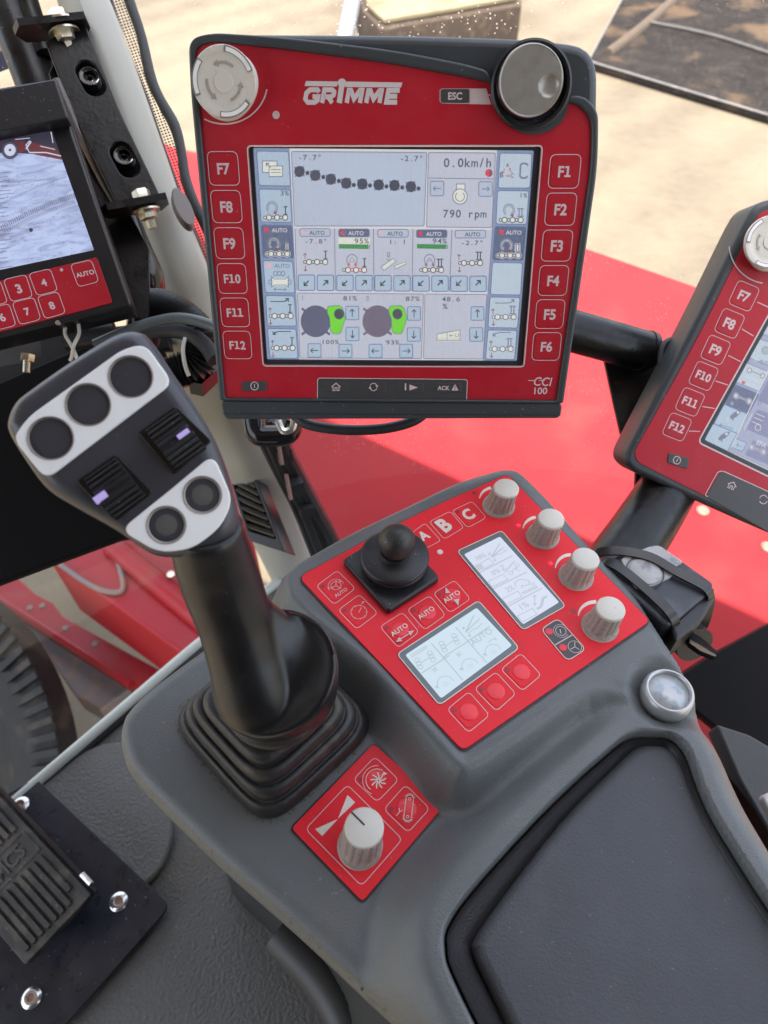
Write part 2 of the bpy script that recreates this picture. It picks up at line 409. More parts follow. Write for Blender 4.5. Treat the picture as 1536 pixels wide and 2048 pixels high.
# red body of the machine in front of the windscreen
cov = [(250, 238), (345, 292), (600, 345), (900, 420), (1175, 495), (1410, 577), (1700, 690), (2100, 900), (1900, 1900), (1200, 1700), (900, 1420), (640, 1180), (560, 1000), (500, 800), (420, 500)]
fr_h = wframe(Z(900, 800, HZ))
hood = thing('engine_cover', 'flat red engine cover outside the windscreen, crossed by a straight shade edge', 'cover', fr_h)
L = [fr_h.l(Z(a, b, HZ)) for a, b in cov]
plate('cover_panel', fr_h, [(p.x, p.y) for p in L], -.35, 0, REDS, hood, .012)
for k, (a, b) in enumerate([(1405, 1022), (1535, 1095)]):
    q = fr_h.l(Z(a, b, HZ)); bb = B(); bb.lathe([(.013, 0), (.013, .003), (.009, .006), (.0, .0062)], mat('dull_bolt', (.12, .10, .075), .6), (q.x, q.y, 0), 16)
    bb.build('cover_bolt', fr_h, hood)

# things standing far off on the sand
def far_box(name, pxs, z, m, label, cat, extra=None):
    P = [Z(a, b, z) for a, b in pxs]; c = sum(P, Vector())/len(P); fr = wframe((c.x, c.y, GZ))
    L = [fr.l(p) for p in P]; t = thing(name, label, cat, fr)
    return t, fr, L, z-GZ
HOPM = mat('muddy_dark_steel', (.011, .009, .008), .9, spec=.1, dirt=((.065, .042, .024), 1.3, .50, .64, .85), bump=(6, .5, .03), var=.4, var_scale=5, specks=(60, .70, .35))
HOPG = mat('pale_worn_edge', (.11, .105, .10), .8, dirt=((.2, .17, .15), 8, .5, .7, .7))
t, fr, L, hh = far_box('steel_hopper', [(1176, 124), (1250, -12), (1330, -150), (1900, -40), (1780, 300), (1536, 232)], -2.92, HOPM,
    'dark muddy steel hopper with a pale worn rim standing on the sand at upper right', 'hopper')
plate('hopper_body', fr, [(p.x, p.y) for p in L], .02, hh, HOPM, t, .02)
b = B(); b.tube([(p.x, p.y, hh+.01) for p in (L[5], L[0])], .011, HOPG, 8, False); b.tube([(p.x, p.y, hh+.01) for p in (L[0], L[1], L[2])], .010, HOPG, 8, False)
b.build('hopper_rim', fr, t)
b = B(); q = [fr.l(Z(a, c, -2.92)) for a, c in ((1300, 50), (1420, 75), (1560, 120))]
b.tube([(p.x, p.y, hh+.03) for p in q], .018, mat('hopper_glare_grey', (.060, .057, .054), .8, dirt=((.05, .04, .03), 9, .45, .6, .8)), 12)
b.build('hopper_glare', fr, t)  # glare strip across the hopper top, put in as a pale grey tube
b = B(); q = [fr.l(Z(a, c, -2.92)) for a, c in ((1215, 108), (1290, 50), (1370, -20))]
b.tube([(p.x, p.y, hh+.0) for p in q], .06, mat('brown_band_tone', (.055, .036, .020), .9, dirt=((.04, .03, .024), 12, .45, .65, .8)), 10)
b.build('brown_band', fr, t)  # brown diagonal band across the hopper top, modelled as a tube
t, fr, L, hh = far_box('flat_trailer', [(735, 10), (768, 38), (905, 15), (1035, -8), (1035, -120), (700, -120)], -2.35, WOOD,
    'low trailer with pale board deck and dusty brown side, far off on sand', 'trailer')
plate('deck', fr, [(p.x, p.y) for p in L], hh-.05, hh, mat('bleached_deck', (.17, .14, .085), .9, spec=.1, dirt=((.08,.06,.04), 2, .5, .7, .6)), t, .01)
L2 = [fr.l(Z(a, c, -2.35)) for a, c in ((726, 10), (762, 46), (905, 23), (1045, -2), (1045, -120), (700, -120))]
plate('side_board', fr, [(p.x, p.y) for p in L2], .02, hh-.06, mat('dusty_brown_side', (.045, .032, .024), .9, spec=.1, dirt=((.10,.08,.055), 14,.5,.7,.6)), t, .01)
b = B(); P0 = Z(683, 90, -2.0); fr = wframe((W(690, 70, 1.9)))
b.tube([fr.l(W(722, -80, 1.9)), fr.l(W(690, 78, 1.9)), fr.l(W(664, 240, 1.9))], .0225, mat('grey_rod_paint', (.16, .17, .19), .35, rvar=.1), 16, False)
tag(b.build('mirror_arm', fr), 'grey round steel arm standing outside the windscreen behind the middle terminal', 'rod')

# machine parts seen low through the side glass
fr = wframe(Z(200, 1150, -1.75))
t = thing('machine_body', 'dark red pressed machine panel outside, seen between joystick and floor sill', 'panel', fr)
L = [fr.l(Z(a, b_, -1.75)) for a, b_ in ((98, 1118), (120, 1060), (240, 960), (480, 960), (560, 1330), (362, 1306))]
plate('panel_sheet', fr, [(p.x, p.y) for p in L], -.30, 0, REDP, t, .01)
b = B(); q = [fr.l(Z(a, c, -1.74)) for a, c in ((225, 1092), (330, 1180), (460, 1285))]
b.tube(q, .035, REDP, 12); b.build('panel_ridge', fr, t)
b = B(); q = [fr.l(Z(a, c, -1.74)) for a, c in ((110, 1122), (190, 1175), (245, 1180), (235, 1120))]
b.tube(q, .008, RUSTG, 8); b.build('worn_edge', fr, t)
q = fr.l(Z(343, 1152, -1.72)); b = B(); b.lathe([(.012, 0), (.012, .01), (0, .012)], ZINC, q, 12); b.build('panel_bolt', fr, t)
fr = wframe(Z(150, 1280, -2.15))
t = thing('frame_beam', 'bright red straight frame beam with bolt holes, running beside the ribbed tyre', 'beam', fr)
L = [fr.l(Z(a, b_, -2.15)) for a, b_ in ((-60, 1160), (30, 1150), (72, 1188), (105, 1205), (125, 1232), (330, 1345), (330, 1405), (262, 1368), (0, 1198), (-60, 1185))]
plate('beam_web', fr, [(p.x, p.y) for p in L], -.10, 0, REDP, t, .006)
b = B(); q = [fr.l(Z(a, c, -2.14)) for a, c in ((-60, 1172), (0, 1200), (262, 1368))]; b.tube(q, .014, REDP, 8, False); b.build('beam_flange', fr, t)
for a, c in ((60, 1216), (85, 1212), (131, 1257), (190, 1288)):
    q = fr.l(Z(a, c, -2.15)); b = B(); b.lathe([(.012, .0005), (.010, .004), (0, .004)], RUSTG, q, 12); b.build('bolt_head', fr, t)
tag(prism_px('grey_rail', [(-20, 1205), (0, 1208), (262, 1376), (200, 1420), (150, 1392), (60, 1262)], -2.3, .12, RUSTG, bevel=.01),
    'worn grey brown steel rail between the red beam and the tyre', 'rail')
# tyre: ribbed tread ring, axis tilted so that its tread faces the cab
def tyre():
    c = Z(-215, 1560, -2.2); n = Vector((-.25, -.55, .80)); fr = facing(c, n)
    t = thing('ribbed_tyre', 'black tyre with cross ribs on its tread, beside the grey rail', 'tyre', fr)
    r0 = (fr.px(112, 1400)).length; wd = .11
    b = B(); b.lathe([(r0-.17, .02), (r0-.02, .040), (r0, .03), (r0, -.05), (r0-.16, -.06)], TYRE, (0, 0, 0), 96, caps=(False, False))
    b.build('tyre_wall', fr, t)
    b = B()
    for k in range(90):
        a = 2*math.pi*k/90; b.box(((r0-.035)*math.cos(a), (r0-.035)*math.sin(a), .046), (.10, .020, .02), TYRE, a)
    b.build('tread', fr, t)
    b = B(); b.lathe([(0, -.02), (r0-.22, -.01), (r0-.15, .02), (r0-.15, -.06)], TYRE, (0, 0, 0), 48, caps=(False, False)); b.build('rim', fr, t)
tyre()
tag(prism_px('thin_red_rail', [(-40, 1522), (0, 1492), (66, 1428), (84, 1430), (80, 1442), (0, 1514), (-40, 1548)], -2.4, .05, REDP),
    'thin red rail lying low near the white floor sill', 'rail')
tag(prism_px('rust_box', [(-40, 1405), (10, 1400), (36, 1402), (26, 1425), (0, 1442), (-40, 1450)], -2.42, .1, ORNG),
    'small rusty orange block at the left picture edge', 'block')
tag(prism_px('red_bracket', [(-40, 1530), (0, 1508), (30, 1505), (32, 1525), (0, 1560), (-40, 1580)], -2.5, .1, REDP),
    'small red bracket outside, just above the white sill at the left picture edge', 'bracket')

# ================================================================== CAB SHELL
FZ = -.95
fr = wframe((0, .2, FZ))
L = [fr.l(Z(a, b_, FZ)) for a, b_ in ((-260, 1790), (0, 1630), (250, 1420), (420, 1272), (560, 1165), (700, 1200), (1200, 1400), (1500, 2600), (-300, 2900))]
tag(plate('floor', fr, [(p.x, p.y) for p in L], -.03, 0, FLOOR, None, .004), kind='structure')
# raised soft step moulded into the mat
tag(prism_px('floor_mat', [(-200, 1700), (60, 1590), (180, 1490), (262, 1478), (318, 1560), (350, 1660), (330, 1730), (288, 1775), (180, 1900), (-100, 2150), (-300, 2000)], FZ+.011, .010, FLOOR, bevel=.0048, r=.03),
    'raised grey vinyl mat panel under the pedal plate', 'mat')
b = B(); q = [Z(a, c, FZ+.012) for a, c in ((-120, 1716), (0, 1626), (250, 1413), (412, 1275), (560, 1160))]
fr = wframe(q[2]); b.tube([fr.l(p) for p in q], .0075, SILL, 12)
tag(b.build('sill_strip', fr), 'thin whitish ribbed strip sealing the floor edge to the side glass', 'strip')
b = B(); b.tube([fr.l(Z(a, c, FZ+.004)) for a, c in ((-120, 1732), (0, 1642), (250, 1429), (412, 1291))], .008, BLK, 10)
tag(b.build('black_gasket', fr), 'black rubber gasket running beneath the whitish sill strip', 'gasket')

# windscreen: one curved clear sheet between cab and yard, dusty
def glass_mat():
    m, t, b = new_mat('dusty_glass'); N = t.nodes.new; K = t.links.new; out = t.nodes['Material Output']
    tr = N('ShaderNodeBsdfTransparent'); gl = N('ShaderNodeBsdfGlossy'); gl.inputs['Roughness'].default_value = .02
    fz = N('ShaderNodeFresnel'); fz.inputs['IOR'].default_value = 1.15
    m1 = N('ShaderNodeMixShader'); m1.inputs[0].default_value = .025; K(tr.outputs[0], m1.inputs[1]); K(gl.outputs[0], m1.inputs[2])
    df = N('ShaderNodeBsdfDiffuse'); df.inputs['Color'].default_value = (.85, .80, .72, 1)
    tl = N('ShaderNodeBsdfTranslucent'); tl.inputs['Color'].default_value = (.85, .80, .72, 1)
    ad = N('ShaderNodeAddShader'); K(df.outputs[0], ad.inputs[0]); K(tl.outputs[0], ad.inputs[1])
    tc = N('ShaderNodeTexCoord'); vo = N('ShaderNodeTexVoronoi'); vo.inputs['Scale'].default_value = 210; K(tc.outputs['Object'], vo.inputs['Vector'])
    ns = N('ShaderNodeTexNoise'); ns.inputs['Scale'].default_value = 5; ns.inputs['Detail'].default_value = 6; K(tc.outputs['Object'], ns.inputs['Vector'])
    th = N('ShaderNodeMapRange'); th.inputs['From Min'].default_value = .45; th.inputs['From Max'].default_value = .68; th.inputs['To Min'].default_value = .02; th.inputs['To Max'].default_value = .15
    K(ns.outputs['Fac'], th.inputs['Value'])
    lt = N('ShaderNodeMath'); lt.operation = 'LESS_THAN'; K(vo.outputs['Distance'], lt.inputs[0]); K(th.outputs[0], lt.inputs[1])
    sc_ = N('ShaderNodeMath'); sc_.operation = 'MULTIPLY_ADD'; sc_.inputs[1].default_value = .5; sc_.inputs[2].default_value = .008; K(lt.outputs[0], sc_.inputs[0])
    m2 = N('ShaderNodeMixShader'); K(sc_.outputs[0], m2.inputs[0]); K(m1.outputs[0], m2.inputs[1]); K(ad.outputs[0], m2.inputs[2])
    K(m2.outputs[0], out.inputs[0]); return m
GLASS = glass_mat()
arc = [(-1.0, .25), (-.75, .42), (-.5, .56), (-.3, .72), (-.12, .85), (.1, .90), (.35, .90), (.6, .82), (.85, .66), (1.1, .40)]
arc = [(p.x, p.y) for p in spline([(a, b_, 0) for a, b_ in arc], 4, False)]
b = B(); rows = [(-.935, -.02), (-.5, .03), (0, .05), (.45, .02), (.72, -.05)]
rings = [[(x, y+dy, z) for (x, y) in arc] for z, dy in rows]
k0 = [v for r in rings for v in r]; n_ = len(arc); fs = [[i*n_+j, i*n_+j+1, (i+1)*n_+j+1, (i+1)*n_+j] for i in range(len(rows)-1) for j in range(n_-1)]
b.add(k0, fs, GLASS); fr = wframe((0, .8, 0)); b.v = [tuple(Vector(v)-fr.o) for v in b.v]
tag(b.build('windscreen', fr, smooth=180), 'large curved clear windscreen with dust specks between the cab and the sand', 'glass')

# beige corner pillar: lofted through measured edges
def pillar():
    rows = [  # y, L(x), M(x), R(x), depth
        (-160, 60, 90, 150, .60), (0, 118, 158, 222, .60), (130, 128, 205, 272, .61), (300, 165, 262, 332, .63), (430, 225, 300, 377, .65), (560, 275, 350, 430, .68),
        (700, 330, 415, 478, .74), (850, 400, 462, 530, .84), (950, 450, 500, 566, .92), (1060, 500, 545, 603, 1.03), (1180, 560, 600, 650, 1.14)]
    fr = wframe(W(600, 1150, 1.12)); t = thing('cab_pillar', 'pale grey green cab corner pillar leaning down from upper left to the floor', 'pillar', fr)
    rings = []
    for y, l_, m_, r_, d in rows:
        pl = W(l_, y+14, d+.03); pm = W(m_, y, d); pr = W(r_, y-6, d+.02); back = W((m_+r_)/2+10, y-10, d+.10); bl = W(l_, y+14, d+.10)
        e = 10/FPX*d
        q = roundpoly([fr.l(x) for x in (pl, pm, pr, back, bl)], 0)
        pts = [fr.l(x) for x in (pl, pm, pr, back, bl)]
        ring = []
        for i, p in enumerate(pts):
            a, c = pts[i-1], pts[(i+1) % 5]; kk = .22
            for tt in (0, .5, 1):
                A_ = p.lerp(a, kk); C_ = p.lerp(c, kk); ring.append(A_*(1-tt)**2+p*2*tt*(1-tt)+C_*tt*tt)
        rings.append(ring)
    # smooth along the length
    R2 = []
    for j in range(len(rings[0])):
        P_, _ = catmull([r[j] for r in rings], [0]*len(rings), 4); R2.append(P_)
    rings = [[R2[j][i] for j in range(len(R2))] for i in range(len(R2[0]))]
    b = B(); b.loft(rings, PILL); b.build('pillar_trim', fr, t, 50)
    q = B(); c = fr.l(W(368, 412, .648)); 
    f2 = facing(W(367, 413, .640), c2w((.35, .1, .93)), c2w((.4, -.9, 0)))
    d = B(); d.lathe([(.0, .0), (.0085, .0), (.0095, -.002), (.0095, -.01)], mat('taupe_plug', (.20, .17, .155), .5), n=24)
    d.v = [tuple(fr.l(f2.o+f2.X*(v[0]*2.0)+f2.Y*v[1]*.8+f2.N*v[2])) for v in d.v]; d.build('plug', fr, t)
    return t, fr
pillar()

# perforated blind strip and braided cable along the pillar
def perf_mat():
    m, t, b = new_mat('perforated_black'); N = t.nodes.new; K = t.links.new; out = t.nodes['Material Output']
    tc = N('ShaderNodeTexCoord'); vo = N('ShaderNodeTexVoronoi'); vo.inputs['Scale'].default_value = 330; vo.inputs['Randomness'].default_value = 0
    K(tc.outputs['Object'], vo.inputs['Vector']); lt = N('ShaderNodeMath'); lt.operation = 'GREATER_THAN'; lt.inputs[1].default_value = .34
    K(vo.outputs['Distance'], lt.inputs[0]); tr = N('ShaderNodeBsdfTransparent'); mx = N('ShaderNodeMixShader')
    b.inputs['Base Color'].default_value = (.02, .015, .012, 1)
    K(lt.outputs[0], mx.inputs[0]); K(b.outputs[0], mx.inputs[1]); K(tr.outputs[0], mx.inputs[2]); K(mx.outputs[0], out.inputs[0]); return m
PERF = perf_mat()
edge = [(218, -60, 247, -60), (222, 0, 250, 0), (250, 90, 276, 85), (290, 190, 312, 180), (325, 290, 345, 278), (352, 370, 372, 358), (382, 450, 398, 440), (415, 540, 430, 530)]
fr = facing(W(300, 200, .72), c2w((.1, 0, 1)), c2w((.35, -.93, 0)))
b = B(); V = []
for a, c, d, e in edge: V += [fr.px(a, c), fr.px(d, e)]
b.add(V, [[2*i, 2*i+1, 2*i+3, 2*i+2] for i in range(len(edge)-1)], PERF)
tag(b.build('perforated_strip', fr, smooth=0), 'narrow black perforated sunblind strip on the glass along the pillar', 'strip')
b = B(); b.tube([fr.px(a, c, .004) for a, c, d, e in edge], .0022, BLK, 8); tag(b.build('strip_edge_seal', fr), 'thin black rubber seal between pale pillar and perforated strip', 'seal')
b = B(); q = [fr.l(W(a, c, d)) for a, c, d in ((240, -60, .68), (258, 0, .68), (282, 70, .68), (300, 150, .68), (318, 195, .68), (348, 250, .68), (362, 300, .68), (372, 360, .68), (395, 420, .68), (420, 470, .69))]
b.tube(q, [.0050, .0052, .0046, .0052, .0048, .0055, .0046, .0050, .0048, .005], mat('braided_cable', (.030, .032, .034), .5, bump=(1600, .8, .0008)), 12)
tag(b.build('braided_cable', fr), 'thick dark braided cable snaking down beside the perforated strip', 'cable')

# black steel bracket on the pillar with slots and plated bolts
def bracket():
    n = c2w((.22, .10, .97)); fr = facing(W(200, 250, .595), n, c2w((.93, .12, 0)))
    t = thing('monitor_bracket', 'black painted steel bracket bolted on the pale pillar, with two slots and plated hex bolts', 'bracket', fr)
    out = roundpoly(fr.pts([(92, 88), (168, 44), (240, 225), (318, 388), (322, 402), (300, 412), (238, 420), (150, 240)]), .004)
    slots = []
    for (cx, cy) in ((181, 160), (249, 322)):
        a = fr.px(cx-7, cy-14); c = fr.px(cx+9, cy+17); ax = (c-a).normalized(); u = Vector((-ax.y, ax.x, 0)); r = .0088
        L = []
        for k in range(9): th = math.pi*k/8; L.append(c+ax*r*math.sin(th)+u*r*math.cos(th))
        for k in range(9): th = math.pi*k/8; L.append(a-ax*r*math.sin(th)-u*r*math.cos(th))
        slots.append(L)
    plate('bracket_plate', fr, out, -.003, .003, BLKM, t, .0012, slots)
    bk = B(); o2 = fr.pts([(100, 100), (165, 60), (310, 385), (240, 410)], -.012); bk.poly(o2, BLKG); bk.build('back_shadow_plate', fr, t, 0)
    for (cx, cy) in ((178, 149), (247, 308)):
        c = fr.px(cx, cy, 0); b = B()
        b.lathe([(.0085, -.010), (.0085, -.002), (.0078, -.0015), (.0052, -.0018), (.0050, -.006), (.0028, -.006), (.0026, -.0085), (0, -.0085)], BLKG, c, 32); b.build('socket_bolt', fr, t)
        b = B(); b.lathe([(.0082, -.0012), (.0074, -.0009), (.0072, -.0016)], STEEL, c, 32, caps=(False, False)); 
        b.lathe([(.0034, -.0046), (.0028, -.0042), (.0026, -.006)], STEEL, c, 24, caps=(False, False)); b.build('washer_glint', fr, t)
    # flanges with hex bolts, top and bottom
    for k, (p0, p1, hb, r) in enumerate((((52, 70), (165, 40), (112, 36), .0085), ((225, 432), (322, 392), (276, 402), .0075))):
        A_, C_ = W(*p0, .585), W(*p1, .60); mid = (A_+C_)/2
        up = c2w((-.27, .94, .22)).normalized(); f2 = facing(mid, up, C_-A_)
        ln = (C_-A_).length
        b = B(); b.loft([[f2.X*x+f2.Y*y+f2.N*z for x, y in [(-ln/2-.004, -.014), (-ln/2-.008, 0), (-ln/2, .014), (ln/2, .016), (ln/2+.004, 0), (ln/2, -.016)]] for z in (-.0030, .0025)], BLKM)
        b.v = [tuple(fr.l(f2.o+Vector(v))) for v in b.v]; b.build('flange', fr, t)
        q = Vector(((.006 if k == 0 else .006), -.002, 0))
        b = B()
        b.lathe([(r*1.75, .0), (r*1.75, .0016), (r*1.1, .0018), (r*1.1, .003)], ZINC, (q.x, q.y, 0.0003), 32)
        b.lathe([(r, .003), (r, .0095), (r*.86, .0112), (0, .0114)], ZINC, (q.x, q.y, 0), 6)
        b.lathe([(r*1.5, -.0065), (r*1.5, -.0050), (r, -.0050)], ZINC, (q.x, q.y, 0), 32)
        b.lathe([(r*.2, -.020), (r*.5, -.020), (r*.55, -.0135), (r*.8, -.0125), (r, -.012), (r, -.0065), (r*.5, -.0065)], ZINC, (q.x, q.y, 0), 6)
        b.v = [tuple(fr.l(f2.o+f2.X*v[0]+f2.Y*v[1]+f2.N*v[2])) for v in b.v]; b.build('hex_bolt', fr, t)
    b = B(); q = [fr.l(W(a, c, d)) for a, c, d in ((236, 425, .62), (262, 500, .63), (288, 560, .64), (292, 620, .66), (285, 680, .68))]
    b.tube(q, [.016, .018, .018, .017, .016], BLKG, 16); b.build('bracket_tube', fr, t)
    o2 = [(98, 150), (118, 108), (175, 240), (245, 400), (300, 500), (300, 640), (268, 640), (240, 560), (180, 380)]
    plate('side_web', fr, [(p.x, p.y) for p in fr.pts(o2, -.016)], -.020, -.014, BLKM, t, .001)
    b = B(); q = [fr.l(W(a, c, d)) for a, c, d in ((112, 160, .585), (150, 250, .59), (205, 360, .60), (242, 425, .605))]
    b.tube(q, .0035, RUSTG, 10, False); b.build('worn_flange_edge', fr, t)
bracket()
b = B(); fr = wframe(W(60, 60, .66))
b.tube([fr.l(W(a, c, .66)) for a, c in ((-10, -60), (28, 40), (62, 130), (95, 220))], .020, BLKM, 20, False)
b.tube([fr.l(W(a, c, .65)) for a, c in ((38, -60), (62, 20), (92, 110))], .009, BLKM, 14, False)
tag(b.build('black_grab_tube', fr), 'thick black painted tube pair at the upper left corner behind the camera monitor', 'tube')
fr = facing(W(10, 120, .80), c2w((.1, 0, 1)), c2w((.85, .5, 0))); 
t = thing('side_sticker', 'dark blue sticker on the side glass at the upper left picture edge', 'sticker', fr)
plate('sticker_sheet', fr, roundpoly(fr.pts([(-60, 60), (-20, 20), (34, 98), (22, 136), (0, 144), (-60, 170)]), .004), 0, .0006, NAVY, t)
bb = B(); bb.stroke(fr.pts([(-40, 118), (14, 92)], .0007), .004, mat('sticker_tan', (.35, .25, .2), .5)); bb.build('sticker_band', fr, t, 0)

# ================================================================== TERMINALS
S_LB = glow('scr_light_blue', (172, 192, 212)); S_LB2 = glow('scr_pale_blue', (186, 201, 216)); S_MID = glow('scr_column', (134, 148, 178))
S_PAN = glow('scr_panel', (180, 192, 212)); S_PAN2 = glow('scr_panel_lilac', (190, 194, 210)); S_WH = glow('scr_white', (216, 214, 218))
S_DK = glow('scr_dark_tile', (88, 100, 132)); S_INK = glow('scr_ink', (52, 54, 70)); S_INK2 = glow('scr_line', (112, 116, 146))
S_BLU = glow('scr_blue_line', (86, 108, 160)); S_GRN = glow('scr_green', (60, 140, 76)); S_LIME = glow('scr_lime', (112, 214, 36))
S_RED = glow('scr_red', (214, 58, 84)); S_PNK = glow('scr_pink', (236, 176, 186)); S_CRM = glow('scr_cream', (224, 226, 214)); S_DISC = glow('scr_disc', (62, 64, 84))
S_DISC2 = glow('scr_disc_mid', (86, 90, 116)); S_DISC3 = glow('scr_disc_lilac', (108, 98, 118)); S_MAR = glow('scr_maroon', (140, 70, 84)); S_EDG = glow('scr_edge', (150, 160, 178), k=.6)
S_ICN = glow('scr_icon_grey', (84, 84, 104)); S_LEFT = glow('scr_violet', (160, 166, 194))

class Scr:
    """screen graphics laid out in photo points on the plane of a display"""
    def __init__(s, fr, h): s.fr = fr; s.h = h; s.b = B(); s.k = 0
    def H(s, lay): return s.h + .00006*lay
    def P(s, pts, lay): return [s.fr.px(a, c, s.H(lay)) for a, c in pts]
    def fill(s, pts, m, lay=1, r=0):
        q = s.P(pts, lay)
        if r: q = [Vector((p.x, p.y, s.H(lay))) for p in roundpoly([(p.x, p.y, 0) for p in q], r)]
        s.b.poly(q, m)
    def line(s, pts, wpx, m, lay=3, closed=False, r=0):
        q = s.P(pts, lay)
        if r: q = [Vector((p.x, p.y, s.H(lay))) for p in roundpoly([(p.x, p.y, 0) for p in q], r)]
        s.b.stroke(q, wpx*.00031, m, closed)
    def disc(s, c, r, m, lay=2, n=20): s.b.poly([s.fr.px(c[0]+r*math.cos(2*math.pi*i/n), c[1]+r*math.sin(2*math.pi*i/n)*1.06, s.H(lay)) for i in range(n)], m)
    def ring(s, c, r, wpx, m, lay=3, a0=0, a1=360, n=22):
        pts = [(c[0]+r*math.cos(math.radians(a0+(a1-a0)*i/n)), c[1]-r*math.sin(math.radians(a0+(a1-a0)*i/n))*1.06) for i in range(n+(0 if a1-a0 == 360 else 1))]
        s.line(pts, wpx, m, lay, a1-a0 == 360)
    def tx(s, t, c, wd, m, lay=4, ang=0, mono=False, bold=.0, hs=1.0):
        a = math.radians(ang); dx, dy = math.cos(a)*wd/2, math.sin(a)*wd/2
        text(s.b, s.fr, t, (c[0]-dx, c[1]-dy), (c[0]+dx, c[1]+dy), m, s.H(lay), max(bold, .014), mono, hs)
    def arrow(s, c, d, L, wpx, m, lay=4, head=4.5, rot=0):
        n = math.hypot(*d); d = (d[0]/n, d[1]/n); e = (c[0]+d[0]*L/2, c[1]+d[1]*L/2); a = (c[0]-d[0]*L/2, c[1]-d[1]*L/2)
        s.line([a, e], wpx, m, lay); u = (-d[1], d[0])
        s.line([(e[0]-d[0]*head+u[0]*head, e[1]-d[1]*head+u[1]*head), e, (e[0]-d[0]*head-u[0]*head, e[1]-d[1]*head-u[1]*head)], wpx, m, lay)
    def box(s, c, w_, h_, fillm, linem, lay=2, r=.0012, sk=0, lw=1.6):
        q = [(c[0]-w_/2+sk, c[1]-h_/2), (c[0]+w_/2+sk, c[1]-h_/2), (c[0]+w_/2-sk, c[1]+h_/2), (c[0]-w_/2-sk, c[1]+h_/2)]
        if fillm: s.fill(q, fillm, lay, r)
        if linem: s.line(q, lw, linem, lay+1, True, r)
    def chain(s, c, k=1.0, ink=None, halo=None, red=None):
        ink = ink or S_ICN; x = c[0]-25*k; tilt = 0
        for i in range(6):
            rr = (2.9, 5.4)[i % 2]*k; x += rr
            if halo: s.disc((x, c[1]), rr+2.0*k, halo, 3)
            s.disc((x, c[1]), rr, S_CRM, 4); s.ring((x, c[1]), rr, 1.9*k, (S_RED if (red and i in red) else ink), 5, n=14); x += rr+.2*k
    def roman(s, c, t, k=1.0, m=None, halo=None):
        m = m or S_INK; n = len(t)
        for i in range(n):
            x = c[0]+(i-(n-1)/2)*6.5*k
            if halo: s.line([(x, c[1]-11*k), (x, c[1]+11*k)], 7*k, halo, 3)
            s.line([(x, c[1]-9*k), (x, c[1]+9*k)], 2.6*k, m, 4)
        w_ = (4.6+(n-1)*3.3)*k
        for y in (-9, 9):
            s.line([(c[0]-w_, c[1]+y*k), (c[0]+w_, c[1]+y*k)], 2.2*k, m, 5)
    def updown(s, c, k=1, m=None):
        m = m or S_MAR; s.arrow((c[0], c[1]-13*k), (0, -1), 12*k, 1.5, m, 4, 3.4); s.arrow((c[0]+1, c[1]+14*k), (0, 1), 12*k, 1.5, m, 4, 3.4)
    def turn(s, c, k=1.0, halo=None, dark=None):
        if halo: s.ring(c, 11*k, 7*k, halo, 2, -50, 230)
        s.ring(c, 13*k, 1.5, dark or S_INK2, 4, -55, 235); s.ring(c, 9.4*k, 1.3, dark or S_INK2, 4, -40, 220)
        s.arrow((c[0]+7*k, c[1]+11*k), (.35, 1), 8*k, 2, S_MAR, 5, 3.5)

# ---------- frame 1: the middle terminal
N1 = c2w((-.01475, -.42236, .9063)); X1 = c2w((.99989, -.00623, .01337)); O1 = c2w((.0064571, .16433321, -.45845414))
T1 = Frame(O1, X1, N1.cross(X1))
t1 = thing('control_terminal', 'large red faced terminal with lit screen and white lettering, upright above the console', 'terminal', T1)
def face_ring(fr, root, outer, face, zr=.0030):
    plate('housing', fr, outer, -.034, -.0012, HOUS, root, .006, res=3)
face1 = roundpoly(T1.pts([(390, 96), (425, 84), (560, 98), (780, 127), (930, 155), (984, 167), (992, 200), (1008, 232), (1035, 252), (1062, 258), (1090, 252), (1114, 234), (1126, 204), (1155, 210), (1182, 238), (1181, 330), (1112, 800), (451, 795), (397, 180)]),
    [.008, .008, .05, .05, .03, .003, .01, .008, .008, .008, .008, .008, .003, .008, .008, .05, .0015, .0015, .05])
out1 = roundpoly(T1.pts([(378, 66), (475, 66), (830, 68), (1060, 76), (1198, 92), (1197, 262), (1119, 838), (449, 840)]), [.020, .05, .1, .05, .016, .02, .006, .005])
rim_out = roundpoly(T1.pts([(378, 78), (425, 66), (560, 74), (790, 101), (930, 128), (978, 142), (985, 180), (1000, 224), (1030, 256), (1062, 266), (1096, 258), (1124, 236), (1134, 190), (1168, 192), (1196, 222), (1195, 330), (1126, 806), (440, 800), (382, 180)]),
    [.016, .02, .05, .05, .03, .008, .01, .008, .008, .008, .008, .008, .006, .014, .012, .05, .002, .002, .05])
plate('front_rim', T1, rim_out, -.004, .0022, HOUS, t1, .0015, [face1], res=3)
low = roundpoly(T1.pts([(441, 801), (1125, 806), (1120, 836), (450, 838)]), .004)
plate('bottom_ledge', T1, low, -.012, .0012, HOUS, t1, .0010)
b = B(); b.stroke([p+Vector((0, 0, .0013)) for p in T1.pts([(446, 826), (1122, 829)])], .0005, BLK); b.build('ledge_seam', T1, t1, 0)
SW, SH = .1786, .1342
sc_out = rrect((0, -.0036), SW, SH, .0022); 
def centre_of(fr, q): 
    P = [fr.px(a, b) for a, b in q]; return sum(P, Vector())/4
cs = centre_of(T1, [(497, 290), (1084, 294), (1045, 735), (527, 730)])
sc_out = rrect((cs.x, cs.y), SW, SH, .0022)
plate('housing', T1, out1, -.034, -.0014, HOUS, t1, .005, [rrect((cs.x, cs.y), SW+.004, SH+.004, .003)], res=3)
plate('red_faceplate', T1, face1, -.0012, 0, FACE, t1, .0002, [sc_out])
